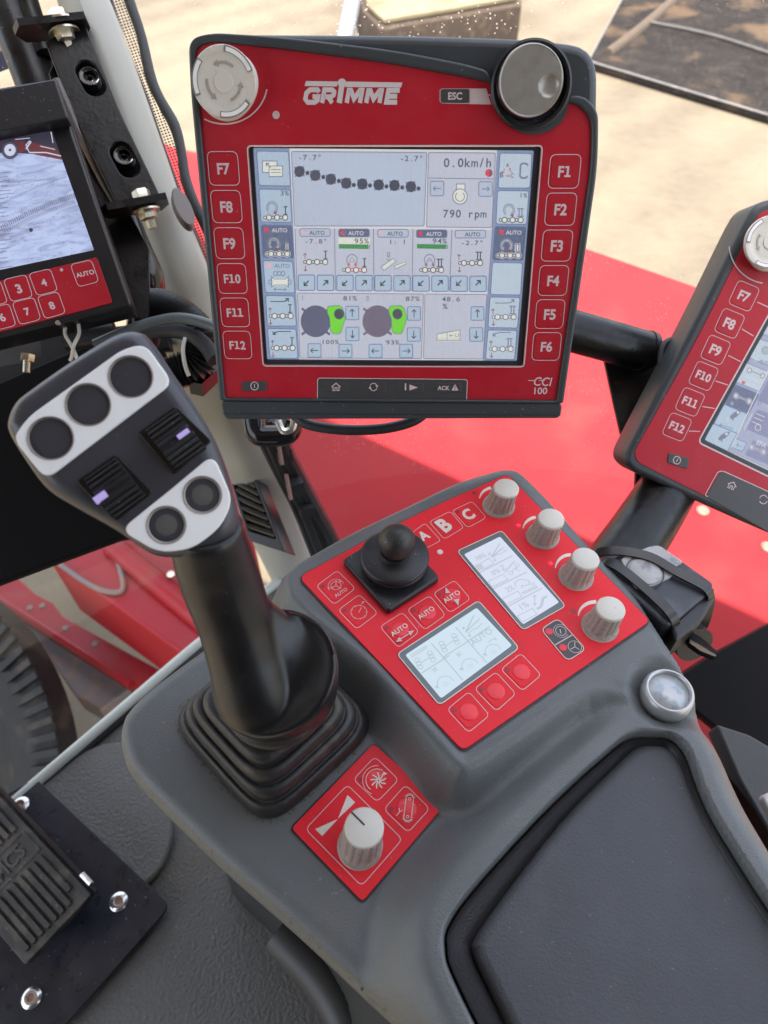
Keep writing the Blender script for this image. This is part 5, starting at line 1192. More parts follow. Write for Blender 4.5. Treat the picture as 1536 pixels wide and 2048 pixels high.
pkey(O3([(856, 1096), (1022, 992), (1138, 1134), (986, 1244)]), build=lambda g: ground_text(g.b, 'AUTO', O3([(952, 1168)])[0], O3([(1062, 1092)])[0], INKW, g.h, .014, 1.05))
pkey(O3([(1048, 976), (1204, 880), (1320, 1016), (1170, 1118)]), build=lambda g: (ground_text(g.b, 'AUTO', O3([(1138, 1048)])[0], O3([(1250, 974)])[0], INKW, g.h, .014, 1.05),
    g.fill(O3([(1138, 930), (1172, 970), (1136, 976)]), INK, 1), g.fill(O3([(1196, 1022), (1236, 1016), (1232, 1066)]), INK, 1)))
for lt_, q, t0, t1_ in (('A', [(872, 548), (988, 462), (1104, 590), (962, 662)], (968, 594), (1030, 560)), ('B', [(1018, 452), (1172, 374), (1272, 494), (1128, 580)], (1136, 530), (1196, 488)), ('C', [(1184, 372), (1332, 302), (1436, 422), (1300, 496)], (1300, 444), (1362, 408))):
    pkey(O3(q), dome=False, build=lambda g, lt_=lt_, t0=t0, t1_=t1_: ground_text(g.b, lt_, O3([t0])[0], O3([t1_])[0], INKW, g.h, .045, 1.15))
for q in ([(950, 680), (1074, 578), (1192, 712), (1072, 812)], [(1106, 562), (1228, 466), (1342, 590), (1230, 690)], [(1256, 452), (1370, 360), (1486, 484), (1378, 574)]): pkey(O5(q))
c = D(880, 1104); b = B(); b.lathe([(.0021, PT), (.0019, PT+.0004), (.0010, PT+.0003), (0, PT+.0006)], mat('pale_rivet', (.75, .68, .62), .4), (c.x, c.y, 0), 20); b.build('light_sensor', CF, con)
for (a, c_) in ((1037, 1051), (1101, 1127)):
    c = D(a, c_); b = B(); b.lathe([(.0015, PT), (.0013, PT+.0006), (0, PT+.0008)], glow('led_lit_red%d' % a, (255, 10, 60), k=2.0), (c.x, c.y, 0), 14); b.build('lit_light', CF, con)
for (a, c_) in ((948, 986), (1147, 1222)):
    c = D(a, c_); b = B(); b.poly([Vector((c.x+.0016*math.cos(i*.5236), c.y+.0016*math.sin(i*.5236), PT+.0001)) for i in range(12)], KEYSH); b.build('unlit_light', CF, con, 0)
# small lit screens
LC1 = glow('lcd_white', (216, 224, 242)); LC2 = glow('lcd_white_blue', (206, 226, 238)); LG = glow('lcd_grey_line', (172, 184, 190)); LG2 = glow('lcd_faint', (190, 203, 208)); LFR = mat('lcd_frame', (.13, .16, .17), .35)
def lcd(outer, inner, m, build, name):
    q = [D(a, c) for a, c in outer]; ro = roundpoly([(p.x, p.y, 0) for p in q], .0032); qi = [D(a, c, PT+.0001) for a, c in inner]; ri = roundpoly([(p.x, p.y, 0) for p in qi], .0016)
    k = plate('lcd_frame', CF, ro, PT-.001, PT+.0005, LFR, con, .0002, [ri])
    b = B(); b.stroke([Vector((p.x, p.y, PT+.0006)) for p in ro], .0006, INKW, True); b.build('printed_outline', CF, k, 0)
    b = B(); b.poly([Vector((p.x, p.y, PT+.0002)) for p in roundpoly([(p.x, p.y, 0) for p in [sum(qi, Vector())/4+(p-sum(qi, Vector())/4)*1.02 for p in qi]], .001)], m); b.build('lcd_glass', CF, k, 0)
    g = Pr(CF, PT+.00026); build(g); g.b.build('lcd_graphics', CF, k, 0)
O6 = lambda L: off(900, 1050, 6.4, L); O7 = lambda L: off(790, 1190, 5.908, L)
def g1(g):
    for a, c in (((378, 610), (800, 392)), ((545, 820), (985, 600)), ((735, 1045), (1175, 810))): g.line(O6([a, c]), 2.2, LG)
    g.line(O6([(535, 800), (760, 690)]), 1.2, LG2); 
    for q in ([(390, 490), (500, 425), (556, 494), (440, 560)], [(488, 722), (680, 630), (740, 698), (540, 790)], [(670, 945), (868, 845), (922, 915), (720, 1015)], [(862, 1165), (1058, 1068), (1112, 1140), (930, 1240)]): g.line(O6(q), 1.5, LG, 0, True)
    g.fill(O6([(312, 516), (388, 486), (440, 555), (365, 592)]), LG2, 1)
    for s_, a, c in (('38%', (345, 456), (470, 400)), ('0%', (560, 646), (650, 596)), ('2%', (740, 866), (836, 815)), ('1%', (925, 1085), (1020, 1035))): text(g.b, CF, s_, O6([a])[0], O6([c])[0], LG, g.h+.0001, .0)
    g.line(O6([(530, 410), (640, 235)]), 2.2, LG); g.line(O6([(530, 410), (690, 285)]), 2.2, LG); g.line(O6([(545, 415), (600, 375), (640, 375), (690, 340), (735, 320)]), 1.6, LG); g.arrow(O6([(505, 375)])[0], (.2, -1), 6, 1.4, LG, 1, 3); g.arrow(O6([(575, 440)])[0], (-.1, 1), 7, 1.4, LG, 1, 3)
    g.line(O6([(635, 530), (690, 510)]), 1.6, LG); g.line(O6([(662, 520), (690, 570)]), 2, LG); g.line(O6([(665, 582), (715, 560)]), 1.6, LG)
    g.line(O6([(700, 605), (830, 460)]), 4, LG2); g.mring(O6([(775, 615)])[0], .0014, .0004, LG); g.mring(O6([(860, 515)])[0], .0014, .0004, LG); g.line(O6([(790, 600), (830, 555), (850, 570), (900, 590)]), 1.6, LG); g.line(O6([(845, 560), (862, 530)]), 1.6, LG)
    g.line(O6([(850, 790), (825, 745), (870, 705), (930, 695), (1010, 715), (1015, 760), (960, 780), (920, 770), (910, 790), (940, 812)]), 1.7, LG); g.line(O6([(920, 870), (1110, 780)]), 3.5, LG2); g.line(O6([(935, 885), (1125, 795)]), 1.6, LG); g.mring(O6([(1060, 755)])[0], .0012, .0004, LG)
    g.arrow(O6([(1085, 925)])[0], (0, -1), 8, 1.6, LG, 1, 3.4); g.arrow(O6([(1085, 1000)])[0], (0, 1), 8, 1.6, LG, 1, 3.4); g.line(O6([(1085, 930), (1085, 1000)]), 1.4, LG)
    g.line(O6([(1240, 905), (1185, 935), (1160, 1040), (1105, 1072)]), 4.2, LG2); g.line(O6([(1240, 920), (1200, 945), (1178, 1045), (1120, 1085)]), 1.6, LG)
lcd([(914, 1103), (1003, 1062), (1131, 1213), (1046, 1261)], O6([(178, 378), (640, 148), (1398, 990), (935, 1275)]), LC1, g1, 'a')
def g2(g):
    for a, c in (((428, 568), (800, 1005)), ((716, 378), (1085, 800)), ((310, 925), (640, 715)), ((560, 740), (860, 550)), ((860, 545), (1120, 370))): g.line(O7([a, c]), 2, LG)
    g.line(O7([(190, 740), (380, 620)]), 1.6, LG); g.line(O7([(180, 715), (370, 600)]), 1.6, LG)
    for cx_, cy_ in ((280, 810), (430, 725), (570, 610), (715, 520)):
        for k in (-1, 0, 1):
            g.mring(O7([(cx_+k*18, cy_+k*38)])[0], .0016, .0004, LG, n=12)
    g.line(O7([(310, 800), (400, 745)]), 1.5, LG); g.line(O7([(600, 600), (690, 540)]), 1.5, LG)
    g.line(O7([(835, 440), (935, 235)]), 2, LG); g.line(O7([(835, 440), (1000, 280)]), 2, LG); g.line(O7([(860, 460), (930, 400), (960, 400), (1035, 330)]), 1.4, LG); g.arrow(O7([(810, 395)])[0], (.2, -1), 6, 1.4, LG, 1, 3); g.arrow(O7([(880, 475)])[0], (-.1, 1), 6, 1.4, LG, 1, 3)
    text(g.b, CF, 'AUTO', O7([(925, 600)])[0], O7([(1160, 440)])[0], LG, g.h+.0001, .0)
    for cx_, cy_ in ((600, 1050), (890, 840), (1165, 670)):
        g.mring(O7([(cx_, cy_)])[0], .0052, .0004, LG, 20, 215); 
        for k in range(8): a = k*math.pi/4; p = O7([(cx_+math.cos(a)*14, cy_+math.sin(a)*12), (cx_+math.cos(a)*40, cy_+math.sin(a)*36)]); g.line(p, 1.2, LG2)
        g.arrow(O7([(cx_-110, cy_+40)])[0], (.2, -1), 6, 1.4, LG, 1, 3)
    g.arrow(O7([(470, 890)])[0], (.1, -1), 10, 3, LG2, 1, 6); g.arrow(O7([(755, 695)])[0], (-.1, 1), 10, 3, LG2, 1, 6)
    g.line(O7([(1100, 560), (1160, 520), (1200, 530), (1180, 500)]), 1.6, LG)
lcd([(794, 1309), (957, 1202), (1038, 1297), (879, 1411)], O7([(120, 710), (965, 150), (1385, 595), (545, 1225)]), LC2, g2, 'b')
# grey indicator field
q = O4([(738, 1240), (862, 1160), (1066, 1386), (932, 1472)])
L = roundpoly([(p.x, p.y, 0) for p in [D(a, c) for a, c in q]], .004); k = plate('indicator_field', CF, L, PT, PT+.0003, DGREY, con, .0001)
g = Pr(CF, PT+.0004); g.b.stroke([Vector((p[0], p[1], PT+.0004)) for p in L], .0005, INKW, True)
g.line(O4([(842, 1352), (966, 1280)]), 2.4, INK); g.mring(O4([(884, 1250)])[0], .0033, .0004, INK); g.mring(O4([(884, 1250)])[0], .0047, .0003, INK, 60, 330); g.line(O4([(884, 1268), (878, 1238)]), 2, INK)
g.mring(O4([(986, 1366)])[0], .0042, .00035, INK)
for p in ((986, 1330), (955, 1385), (1018, 1385)): g.line(O4([(986, 1366), p]), 1.6, INK)
g.b.build('indicator_print', CF, k, 0)
for p in ((796, 1258), (898, 1376)):
    c = D(*O4([p])[0]); b = B(); b.lathe([(.0027, PT+.0003), (.0024, PT+.0009), (0, PT+.0011)], DLED, (c.x, c.y, 0), 20); b.build('warning_light', CF, k)
# knobs
def knob(base, top, rb, rt, root=con, h=PT, mark=None, name='rotary_knob'):
    c0 = CF.px(*base, h); nz = .0195
    c1 = CF.px(*top, h+nz); t = B(); n = 96; rings = []
    prof = [(rb, 0, 0), (rb, .0010, 0), (rb*.90, .0022, .2), (rb*.86, .004, 1), (rt*1.06, nz-.0035, 1), (rt*1.02, nz-.0022, .25)]
    for r, z, fl in prof:
        u = z/nz; c = c0.lerp(Vector((c1.x, c1.y, h)), u); ring = []
        for i in range(n):
            a = 2*math.pi*i/n; s_ = math.cos(16*a); f = 1-.085*fl*(max(0, s_)**.7); ring.append((c.x+r*f*math.cos(a), c.y+r*f*math.sin(a), h+z))
        rings.append(ring)
    t.loft(rings[1:], KNOBS, (False, True)); t.loft(rings[:3], KNOB, (False, False)); kb = t.build(name, CF, root, 40)
    b = B(); b.lathe([(rt*1.03, h+nz-.0022), (rt*1.03, h+nz-.0010), (rt*.985, h+nz-.0002), (rt*.94, h+nz), (0, h+nz)], KNOB, (c1.x, c1.y, 0), 64)
    b.build('knob_cap', CF, kb, 50)
    if mark:
        g = Pr(CF, h+nz+.0002); g.line(mark, 3, BLK); g.b.build('pointer_line', CF, kb, 0)
    return c0
def swoosh(c, pts, root=con):
    """printed crescent round a knob"""
    b = B(); n = len(pts)
    outer = [D(*p) for p in pts]; cc = D(*c); inner = []
    for i, p in enumerate(outer): f = .62*math.sin(math.pi*min(i/(n-1), 1)*.5); inner.append(p+(cc-p)*(.04+.16*f))
    vs = [Vector((p.x, p.y, PT+.0001)) for p in outer+inner]; fs = [[i, i+1, n+i+1, n+i] for i in range(n-1)]
    if area2([vs[0], vs[1], vs[n+1]]) < 0: fs = [f[::-1] for f in fs]
    b.add(vs, fs, INKW); b.build('printed_crescent', CF, root, 0)
kn = [((997, 1012), (1013, 975), (305, 328), (290, 280)), ((1085, 1073), (1103, 1036), 0, 0), ((1151.5, 1153), (1172, 1116), 0, 0), ((1199.5, 1253), (1222, 1216), 0, 0)]
for (bs, tp, _, _) in kn: knob(bs, tp, .0118, .0088)
for cen_, L in (((428, 330), [(286, 280), (292, 255), (305, 232), (322, 215), (345, 202), (368, 194)]), ((745, 560), [(604, 500), (610, 475), (622, 452), (640, 433), (662, 418), (696, 408)]), ((990, 850), [(840, 790), (845, 760), (860, 730), (882, 706), (915, 688), (955, 682)]), ((1168, 1215), [(1008, 1138), (1012, 1108), (1028, 1076), (1055, 1050), (1090, 1032), (1140, 1024)])):
    swoosh(O4([cen_])[0], spline([(a, c, 0) for a, c in O4(L)], 3, False) and [(p.x, p.y) for p in spline([(a, c, 0) for a, c in O4(L)], 3, False)])
# mini joystick
def mini():
    q = [(684, 1119), (790, 1052), (880, 1154), (776, 1222)]
    L = [D(*p, PT+.006) for p in q]; L = [Vector((p.x, p.y, 0)) for p in L]
    root = plate('mini_joystick', CF, roundpoly(L, .003), PT, PT+.006, BLK, con, .0014)
    c = D(789, 1140, PT); cx_, cy_ = c.x, c.y; h = PT+.006
    k2 = 1.14; b = B(); b.lathe([(a*k2, z_) for a, z_ in [(.0172, h), (.0172, h+.002), (.0186, h+.003), (.0192, h+.0045), (.0178, h+.0055), (.0178, h+.007), (.0196, h+.0078), (.0202, h+.0095), (.0200, h+.0108), (.0185, h+.0118), (.0120, h+.0128), (.0092, h+.0135), (.0088, h+.0150), (.0085, h+.016)]], BLK, (cx_, cy_, 0), 64, caps=(False, True)); b.build('bellows', CF, root, 50)
    z = h+.0245; b = B(); pr = [(.0090, h+.0140)]
    for i in range(1, 14): a = -1.0+(math.pi/2+1.0)*i/13; pr.append((max(.0122*math.cos(a), 0), z+.0122*math.sin(a)))
    b.lathe(pr, RUB, (cx_+.0012, cy_+.001, 0), 40, caps=(False, True)); b.build('ball_grip', CF, root, 180)
mini()
# lower red panel
q = [(583, 1656), (747, 1487), (888, 1611), (725, 1803)]; SHH = DH+.0016
L = roundpoly([(p.x, p.y, 0) for p in [CF.px(a, c, SHH) for a, c in q]], [.0025, .003, .003, .0025])
plate('lower_panel', CF, L, DH-.003, SHH, FOIL, con, .0003)
b = B(); b.stroke([Vector((p[0], p[1], SHH-.0008)) for p in L], .0020, BLK, True); b.build('panel_gap', CF, con, 0)
def fan(g):
    p = g.fr.px(757, 1561, g.H(0))
    for k_ in range(9):
        a = 2*math.pi*k_/9; u = Vector((math.cos(a), math.sin(a), 0)); v = Vector((-u.y, u.x, 0)); g.b.stroke([p+u*.0010, p+u*.0028+v*.0003, p+u*.0046+v*.0014], .0007, INKW)
    g.b.stroke([p+Vector((.0008*math.cos(i*.7854), .0008*math.sin(i*.7854), 0)) for i in range(8)], .0004, INKW, True)
    g.mring((754, 1560), .0066, .0004, INKW, 60, 235); g.fill([(766, 1543), (767, 1551), (775, 1547)], INKW, 1)
    g.mring((754, 1560), .0086, .0003, INKW, 85, 250)
pkey(O5([(417, 1078), (540, 948), (675, 1080), (552, 1206)]), h=SHH, build=fan)
def belt(g):
    a = O5([(738, 1188)])[0]; c_ = O5([(726, 1290)])[0]; A_, C_ = g.fr.px(*a, g.H(0)), g.fr.px(*c_, g.H(0)); d = (C_-A_).normalized(); u = Vector((-d.y, d.x, 0)); r = .0022; L = []
    for i in range(9): t_ = math.pi*i/8; L.append(C_+d*r*math.sin(t_)+u*r*math.cos(t_))
    for i in range(9): t_ = math.pi*i/8; L.append(A_-d*r*math.sin(t_)-u*r*math.cos(t_))
    g.b.stroke(L, .0004, INKW, True); n = 26; cen_ = (A_+C_)/2
    LL = spline(L, 3)
    for i in range(0, len(LL), 2): p = LL[i]; o = (p-(cen_+d*max(-(C_-A_).length/2, min((C_-A_).length/2, (p-cen_).dot(d))))).normalized(); g.b.stroke([p, p+o*.0010], .0003, INKW)
    for e in (A_, C_): g.b.stroke([e+Vector((.0008*math.cos(i*.7854), .0008*math.sin(i*.7854), 0)) for i in range(8)], .0003, INKW, True)
    g.line(O5([(662, 1284), (680, 1262), (678, 1240)]), 1.3, INKW); g.line(O5([(680, 1262), (700, 1252)]), 1.3, INKW)
pkey(O5([(590, 1248), (714, 1108), (852, 1244), (728, 1380)]), h=SHH, build=belt)
b = B(); b.stroke([Vector((p.x, p.y, SHH+.0001)) for p in roundpoly([(p.x, p.y, 0) for p in [CF.px(a, c, SHH) for a, c in O5([(145, 1360), (384, 1108), (696, 1418), (464, 1684)])]], .0032)], .0004, INK, True); b.build('printed_frame', CF, con, 0)
g = Pr(CF, SHH+.0001); g.fill(O5([(384, 1166), (428, 1208), (330, 1300)]), INKW, 0); g.fill(O5([(330, 1302), (240, 1400), (200, 1360)]), INKW, 0); g.b.build('printed_triangles', CF, con, 0)
knob((720, 1692), (728, 1654), .0129, .0106, h=SHH, mark=[(703, 1624), (729, 1650)])
# round silver button with worn hologram disc
c = C(1328, 1398, -.010); b = B()
b.lathe([(.0148, -.014), (.0156, -.006), (.0154, -.001), (.0143, .0018), (.0134, .0024), (.0125, .0020), (.0120, -.0002)], SILV, (c.x, c.y, 0), 64, caps=(False, False)); rb = b.build('round_button', CF, con, 60)
hm, ht, hb = new_mat('worn_hologram'); tc = ht.nodes.new('ShaderNodeTexCoord'); ns = ht.nodes.new('ShaderNodeTexNoise'); ns.inputs['Scale'].default_value = 160; ns.inputs['Detail'].default_value = 6; cr = ht.nodes.new('ShaderNodeValToRGB')
e = cr.color_ramp; e.elements[0].position = .35; e.elements[0].color = (.30, .33, .35, 1); e.elements[1].position = .65; e.elements[1].color = (.48, .44, .42, 1); x = e.elements.new(.5); x.color = (.42, .46, .47, 1)
ht.links.new(tc.outputs['Object'], ns.inputs['Vector']); ht.links.new(ns.outputs['Fac'], cr.inputs[0]); ht.links.new(cr.outputs[0], hb.inputs['Base Color']); hb.inputs['Roughness'].default_value = .3; hb.inputs['Metallic'].default_value = .3
b = B(); b.lathe([(.0122, -.0006), (.0117, .0000), (0, .0002)], hm, (c.x, c.y, 0), 48); b.build('hologram_disc', CF, rb, 60)

# ================================================================== JOYSTICK
bc = (Z(357, 1440, DZ)+Z(740, 1448, DZ)+Z(536, 1640, DZ)+(Z(357, 1440, DZ)+Z(740, 1448, DZ)-Z(536, 1640, DZ)))/4
JF = wframe((bc.x, bc.y, DZ)); joy = thing('joystick', 'large black multifunction joystick with white button plates, standing in a ribbed rubber boot', 'joystick', JF)
HT = W(522, 1388, .388); htl = JF.l(HT)
def boot():
    ang = math.radians(-1); rings = []; n = 72
    A_ = JF.l(Z(357, 1440, DZ)); Bm = JF.l(Z(536, 1640, DZ)); Cc = JF.l(Z(740, 1448, DZ)); e1 = (Bm-A_)/2*1.05; e2 = (Cc-Bm)/2*1.05
    prof0 = [(-.002, 1.04, .18), (.000, 1.07, .18), (.004, 1.07, .18), (.0095, 1.03, .2), (.0120, .985, .22), (.0118, .94, .24), (.0135, .925, .24), (.0205, .935, .26), (.0255, .90, .28), (.0272, .85, .28), (.0268, .81, .30), (.0290, .80, .30),
            (.0355, .81, .32), (.0400, .77, .34), (.0412, .72, .36), (.0405, .69, .38), (.0430, .68, .42), (.0480, .67, .45), (.0510, .61, .55), (.0515, .52, .8), (.056, .46, 1.0)]
    prof = [(p.x, p.y, p.z) for p in spline(prof0, 4, False)]
    for z, s_, rd_ in prof:
        ring = []; u = max(0, z)/.05; c = Vector((htl.x*u*.9, htl.y*u*.6, z)); p = 2+ (1-rd_)*4.2
        for i in range(n):
            a = 2*math.pi*i/n; ca, sa = math.cos(a), math.sin(a); r = (abs(ca)**p+abs(sa)**p)**(-1/p); bow = 1+.0*ca
            ring.append(c+(e1*ca*r+e2*sa*r)*s_)
        rings.append(ring)
    if area2(rings[0]) < 0: rings = [r[::-1] for r in rings]
    b = B(); b.loft(rings, RUB, (False, True)); b.build('boot', JF, joy, 60)
boot()
def dust_ring():
    m, t, b_ = new_mat('dust_film'); N = t.nodes.new; K = t.links.new; out = t.nodes['Material Output']; b_.inputs['Base Color'].default_value = (.20, .13, .07, 1); b_.inputs['Roughness'].default_value = .9
    tc = N('ShaderNodeTexCoord'); ns = N('ShaderNodeTexNoise'); ns.inputs['Scale'].default_value = 420; ns.inputs['Detail'].default_value = 8; K(tc.outputs['Object'], ns.inputs['Vector'])
    mr = N('ShaderNodeMapRange'); mr.inputs['From Min'].default_value = .50; mr.inputs['From Max'].default_value = .66; mr.inputs['To Max'].default_value = .5; K(ns.outputs['Fac'], mr.inputs['Value'])
    tr = N('ShaderNodeBsdfTransparent'); mx = N('ShaderNodeMixShader'); K(mr.outputs[0], mx.inputs[0]); K(tr.outputs[0], mx.inputs[1]); K(b_.outputs[0], mx.inputs[2]); K(mx.outputs[0], out.inputs[0])
    A_ = JF.l(Z(357, 1440, DZ)); Bm = JF.l(Z(536, 1640, DZ)); Cc = JF.l(Z(740, 1448, DZ)); e1 = (Bm-A_)/2*1.05; e2 = (Cc-Bm)/2*1.05; rings = []; n = 90; p = 2+.82*4.2
    for s_, z in ((1.04, .0006), (1.12, .0006)):
        ring = []
        for i in range(n):
            a = 2*math.pi*i/n; ca, sa = math.cos(a), math.sin(a); r = (abs(ca)**p+abs(sa)**p)**(-1/p)*(1+(.018*math.sin(a*7)+.012*math.sin(a*17) if s_ > 1.1 else 0)); ring.append(e1*ca*r*s_+e2*sa*r*s_+Vector((0, 0, z)))
        rings.append(ring)
    b = B(); b.loft(rings, m, (False, False)); o = b.build('dust_rim', JF, joy, 0)
dust_ring()
# head plane
HN = Vector((.20, -.60, .76)); H0 = W(245, 880, .305)
HFw = facing(H0, HN)
def hp(L, h=0): return HFw.pts(L, h)
def to_joy(o): o.data.transform(JF.mat().inverted() @ HFw.mat()); return o
def hplate(name, pts, z0, z1, m, parent, bevel, holes=(), res=3, smooth=50):
    o = plate(name, HFw, pts, z0, z1, m, joy, bevel, holes, smooth, res); to_joy(o); o.parent = parent or joy; return o
head_px = [(6, 838), (22, 800), (60, 768), (150, 706), (235, 658), (280, 658), (306, 682), (345, 742), (392, 810), (430, 878), (462, 960), (478, 1030), (466, 1072), (430, 1098), (385, 1112), (330, 1116), (290, 1104), (225, 1060), (140, 1012), (88, 978), (50, 930), (12, 868)]
head = spline([(p.x, p.y, 0) for p in hp(head_px)], 4)
# handle: union of blobs, remeshed to one skin
def handle():
    b = B()
    sp = [((412, 1050), .322, .0165, .018), ((425, 1110), .335, .0185, .020), ((444, 1170), .347, .0192, .021), ((470, 1240), .358, .0190, .021), ((490, 1300), .366, .0200, .022), ((503, 1340), .3705, .0212, .024), ((514, 1370), .375, .0228, .026), ((523, 1396), .3805, .0240, .026)]
    P = [JF.l(W(*p, d)) for p, d, _, _ in sp]; R = [r for _, _, r, _ in sp]
    b.tube(P, R, GRIP, 32)
    def blob(c, rx, ry, rz, rot=0, tilt=0):
        vs = []; fs = []; m_, n_ = 16, 28; ct, st_ = math.cos(tilt), math.sin(tilt)
        for i in range(m_+1):
            th = math.pi*i/m_
            for j in range(n_):
                a = 2*math.pi*j/n_; x, y, z = rx*math.sin(th)*math.cos(a), ry*math.sin(th)*math.sin(a), rz*math.cos(th)
                x, z = x*ct-z*st_, x*st_+z*ct; ca, sa = math.cos(rot), math.sin(rot); vs.append((c.x+x*ca-y*sa, c.y+x*sa+y*ca, c.z+z))
        for i in range(m_):
            for j in range(n_): fs.append([i*n_+j, i*n_+(j+1) % n_, (i+1)*n_+(j+1) % n_, (i+1)*n_+j][::-1])
        b.add(vs, fs, GRIP)
    # palm rest: wide saddle on the right of the shaft
    L = lambda a, c, d: JF.l(W(a, c, d))
    # saddle built from rings (level ellipses), high at the right
    # flared palm rest: level foot, rim that climbs towards the far right, scooped top running into the shaft
    Bc = JF.l(W(551, 1388, .3865)); Sc = JF.l(W(505, 1320, .368)); n = 64
    def rimz(a): return .0270+.0155*math.cos(a-math.radians(60))
    def rr_(sx, zf, cx_=0.0, cy_=0.0, zo=0.0):
        out = []
        for i in range(n):
            a = 2*math.pi*i/n; out.append(Vector((Bc.x+cx_+(.0345 if math.cos(a) > 0 else .0310)*sx*math.cos(a), Bc.y+cy_+.0280*sx*math.sin(a), Bc.z+rimz(a)*zf+zo)))
        return out
    rings = [rr_(.92, 0), rr_(.97, .06), rr_(1.0, .3), rr_(1.03, .6), rr_(1.035, .88), rr_(1.01, .98)]
    zs = .066; zt = Bc.z+zs
    for P0_, P1_ in zip(P, P[1:]):
        if (P0_.z-zt)*(P1_.z-zt) <= 0: Ax = P0_.lerp(P1_, (P0_.z-zt)/(P0_.z-P1_.z))
    rim = rr_(.965, 1.0)
    for t in (0, .12, .25, .38, .5, .62, .75, .88, 1.0):
        ring = []
        for i, p in enumerate(rim):
            a = 2*math.pi*i/n; q = Vector((Ax.x+.0125*math.cos(a), Ax.y+.0125*math.sin(a), Bc.z+zs)); r_ = p.lerp(q, t)
            r_.z = p.z+(q.z-p.z)*t**1.9-.0035*math.sin(math.pi*min(t*1.4, 1)); ring.append(r_)
        rings.append(ring)
    b.loft(rings, GRIP)
    o = b.build('grip', JF, joy, 180)
    rm = o.modifiers.new('r', 'REMESH'); rm.mode = 'VOXEL'; rm.voxel_size = .0009; rm.use_smooth_shade = True
    sm_ = o.modifiers.new('s', 'SMOOTH'); sm_.factor = .7; sm_.iterations = 26
    dg = bpy.context.evaluated_depsgraph_get(); me = bpy.data.meshes.new_from_object(o.evaluated_get(dg)); o.modifiers.clear(); o.data = me; me.name = 'grip'
    me.polygons.foreach_set('use_smooth', [True]*len(me.polygons)); 
    if not me.materials: me.materials.append(GRIP)
    Bc_ = Bc+Vector((0, 0, -.001))
    b = B(); L_ = []
    for d_ in range(8, 100, 8):
        a = math.radians(d_); p = Vector((Bc.x+.0345*.985*math.cos(a), Bc.y+.0280*.985*math.sin(a), Bc.z+rimz(a)+.0002)); L_.append(p)
    b.tube(L_, .0006, BLKG, 6); b.build('rest_seam', JF, joy, 60)
    # collar under the grip
    b = B(); b.lathe([(.026, -.012), (.0285, -.006), (.0290, 0), (.0270, .002)], RUB, Bc_, 56); b.build('collar', JF, joy, 60)
handle()
hm_ = hplate('head', head, -.030, .0, HEADM, joy, .0085, res=5, smooth=70)
# soft outer shoulder behind the face plate
hplate('head_back', spline([(p.x, p.y, 0) for p in [Vector((0, 0, 0))+(q_-HFw.px(260, 890))*.86+HFw.px(260, 890) for q_ in hp(head_px)]], 4), -.044, -.024, GRIP, hm_, .008, res=4, smooth=70)
up_px = [(30, 872), (56, 834), (246, 698), (290, 688), (346, 766), (92, 960), (36, 890)]
lo_px = [(240, 1060), (330, 988), (426, 908), (466, 1000), (442, 1054), (385, 1098), (318, 1106)]
def hole(c, r): p = HFw.px(*c); return circ((p.x, p.y), r, 40)
px2 = .305/FPX
ub = [((262, 754), .0089), ((177, 810), .0089), ((102, 877), .0089)]; lb = [((405, 990), .0080), ((333, 1050), .0080)]
for nm_, L_, bs in (('upper_insert', up_px, ub), ('lower_insert', lo_px, lb)):
    L2_ = roundpoly([(p.x, p.y, 0) for p in hp(L_, .0006)], (.0055 if nm_[0] == 'u' else .006), 7); hplate(nm_, L2_, -.002, .0010, WHT, hm_, .0006, [hole(c, r) for c, r in bs])
for k_, (c, r) in enumerate(ub+lb):
    p = HFw.px(*c, 0)
    b = B(); b.lathe([(r*1.0, -.006), (r*1.02, .0004), (r*1.045, .0010), (r*1.02, .0014), (r*.985, .0012), (r*.97, .0004)], BRNG, (p.x, p.y, 0), 56, caps=(False, False)); o = to_joy(b.build('button_ring', HFw, joy, 60)); o.parent = hm_
    k_in = .83 if k_ < 3 else .89; dz = -.0030 if k_ < 3 else -.0006
    b = B(); b.lathe([(r*.985, .0008), (r*.93, -.0012 if k_ < 3 else .0004), (r*(k_in+.01), dz-.0003), (r*k_in, dz-.003)], mat('button_well%d' % k_, (.40, .37, .335), .45, dirt=((.2,.14,.1), 300,.55,.75,.6)), (p.x, p.y, 0), 56, caps=(False, False)); o = to_joy(b.build('button_well', HFw, joy, 60)); o.parent = hm_
    b = B(); b.lathe([(r*k_in, -.006), (r*k_in, dz-.0004), (r*(k_in-.05), dz+.0002), (r*.5, dz+.0007), (0, dz+.0009)], BTN, (p.x, p.y, 0), 56, caps=(False, True)); o = to_joy(b.build('push_button', HFw, joy, 60)); o.parent = hm_
VIO = glow('violet_mark', (178, 160, 226))
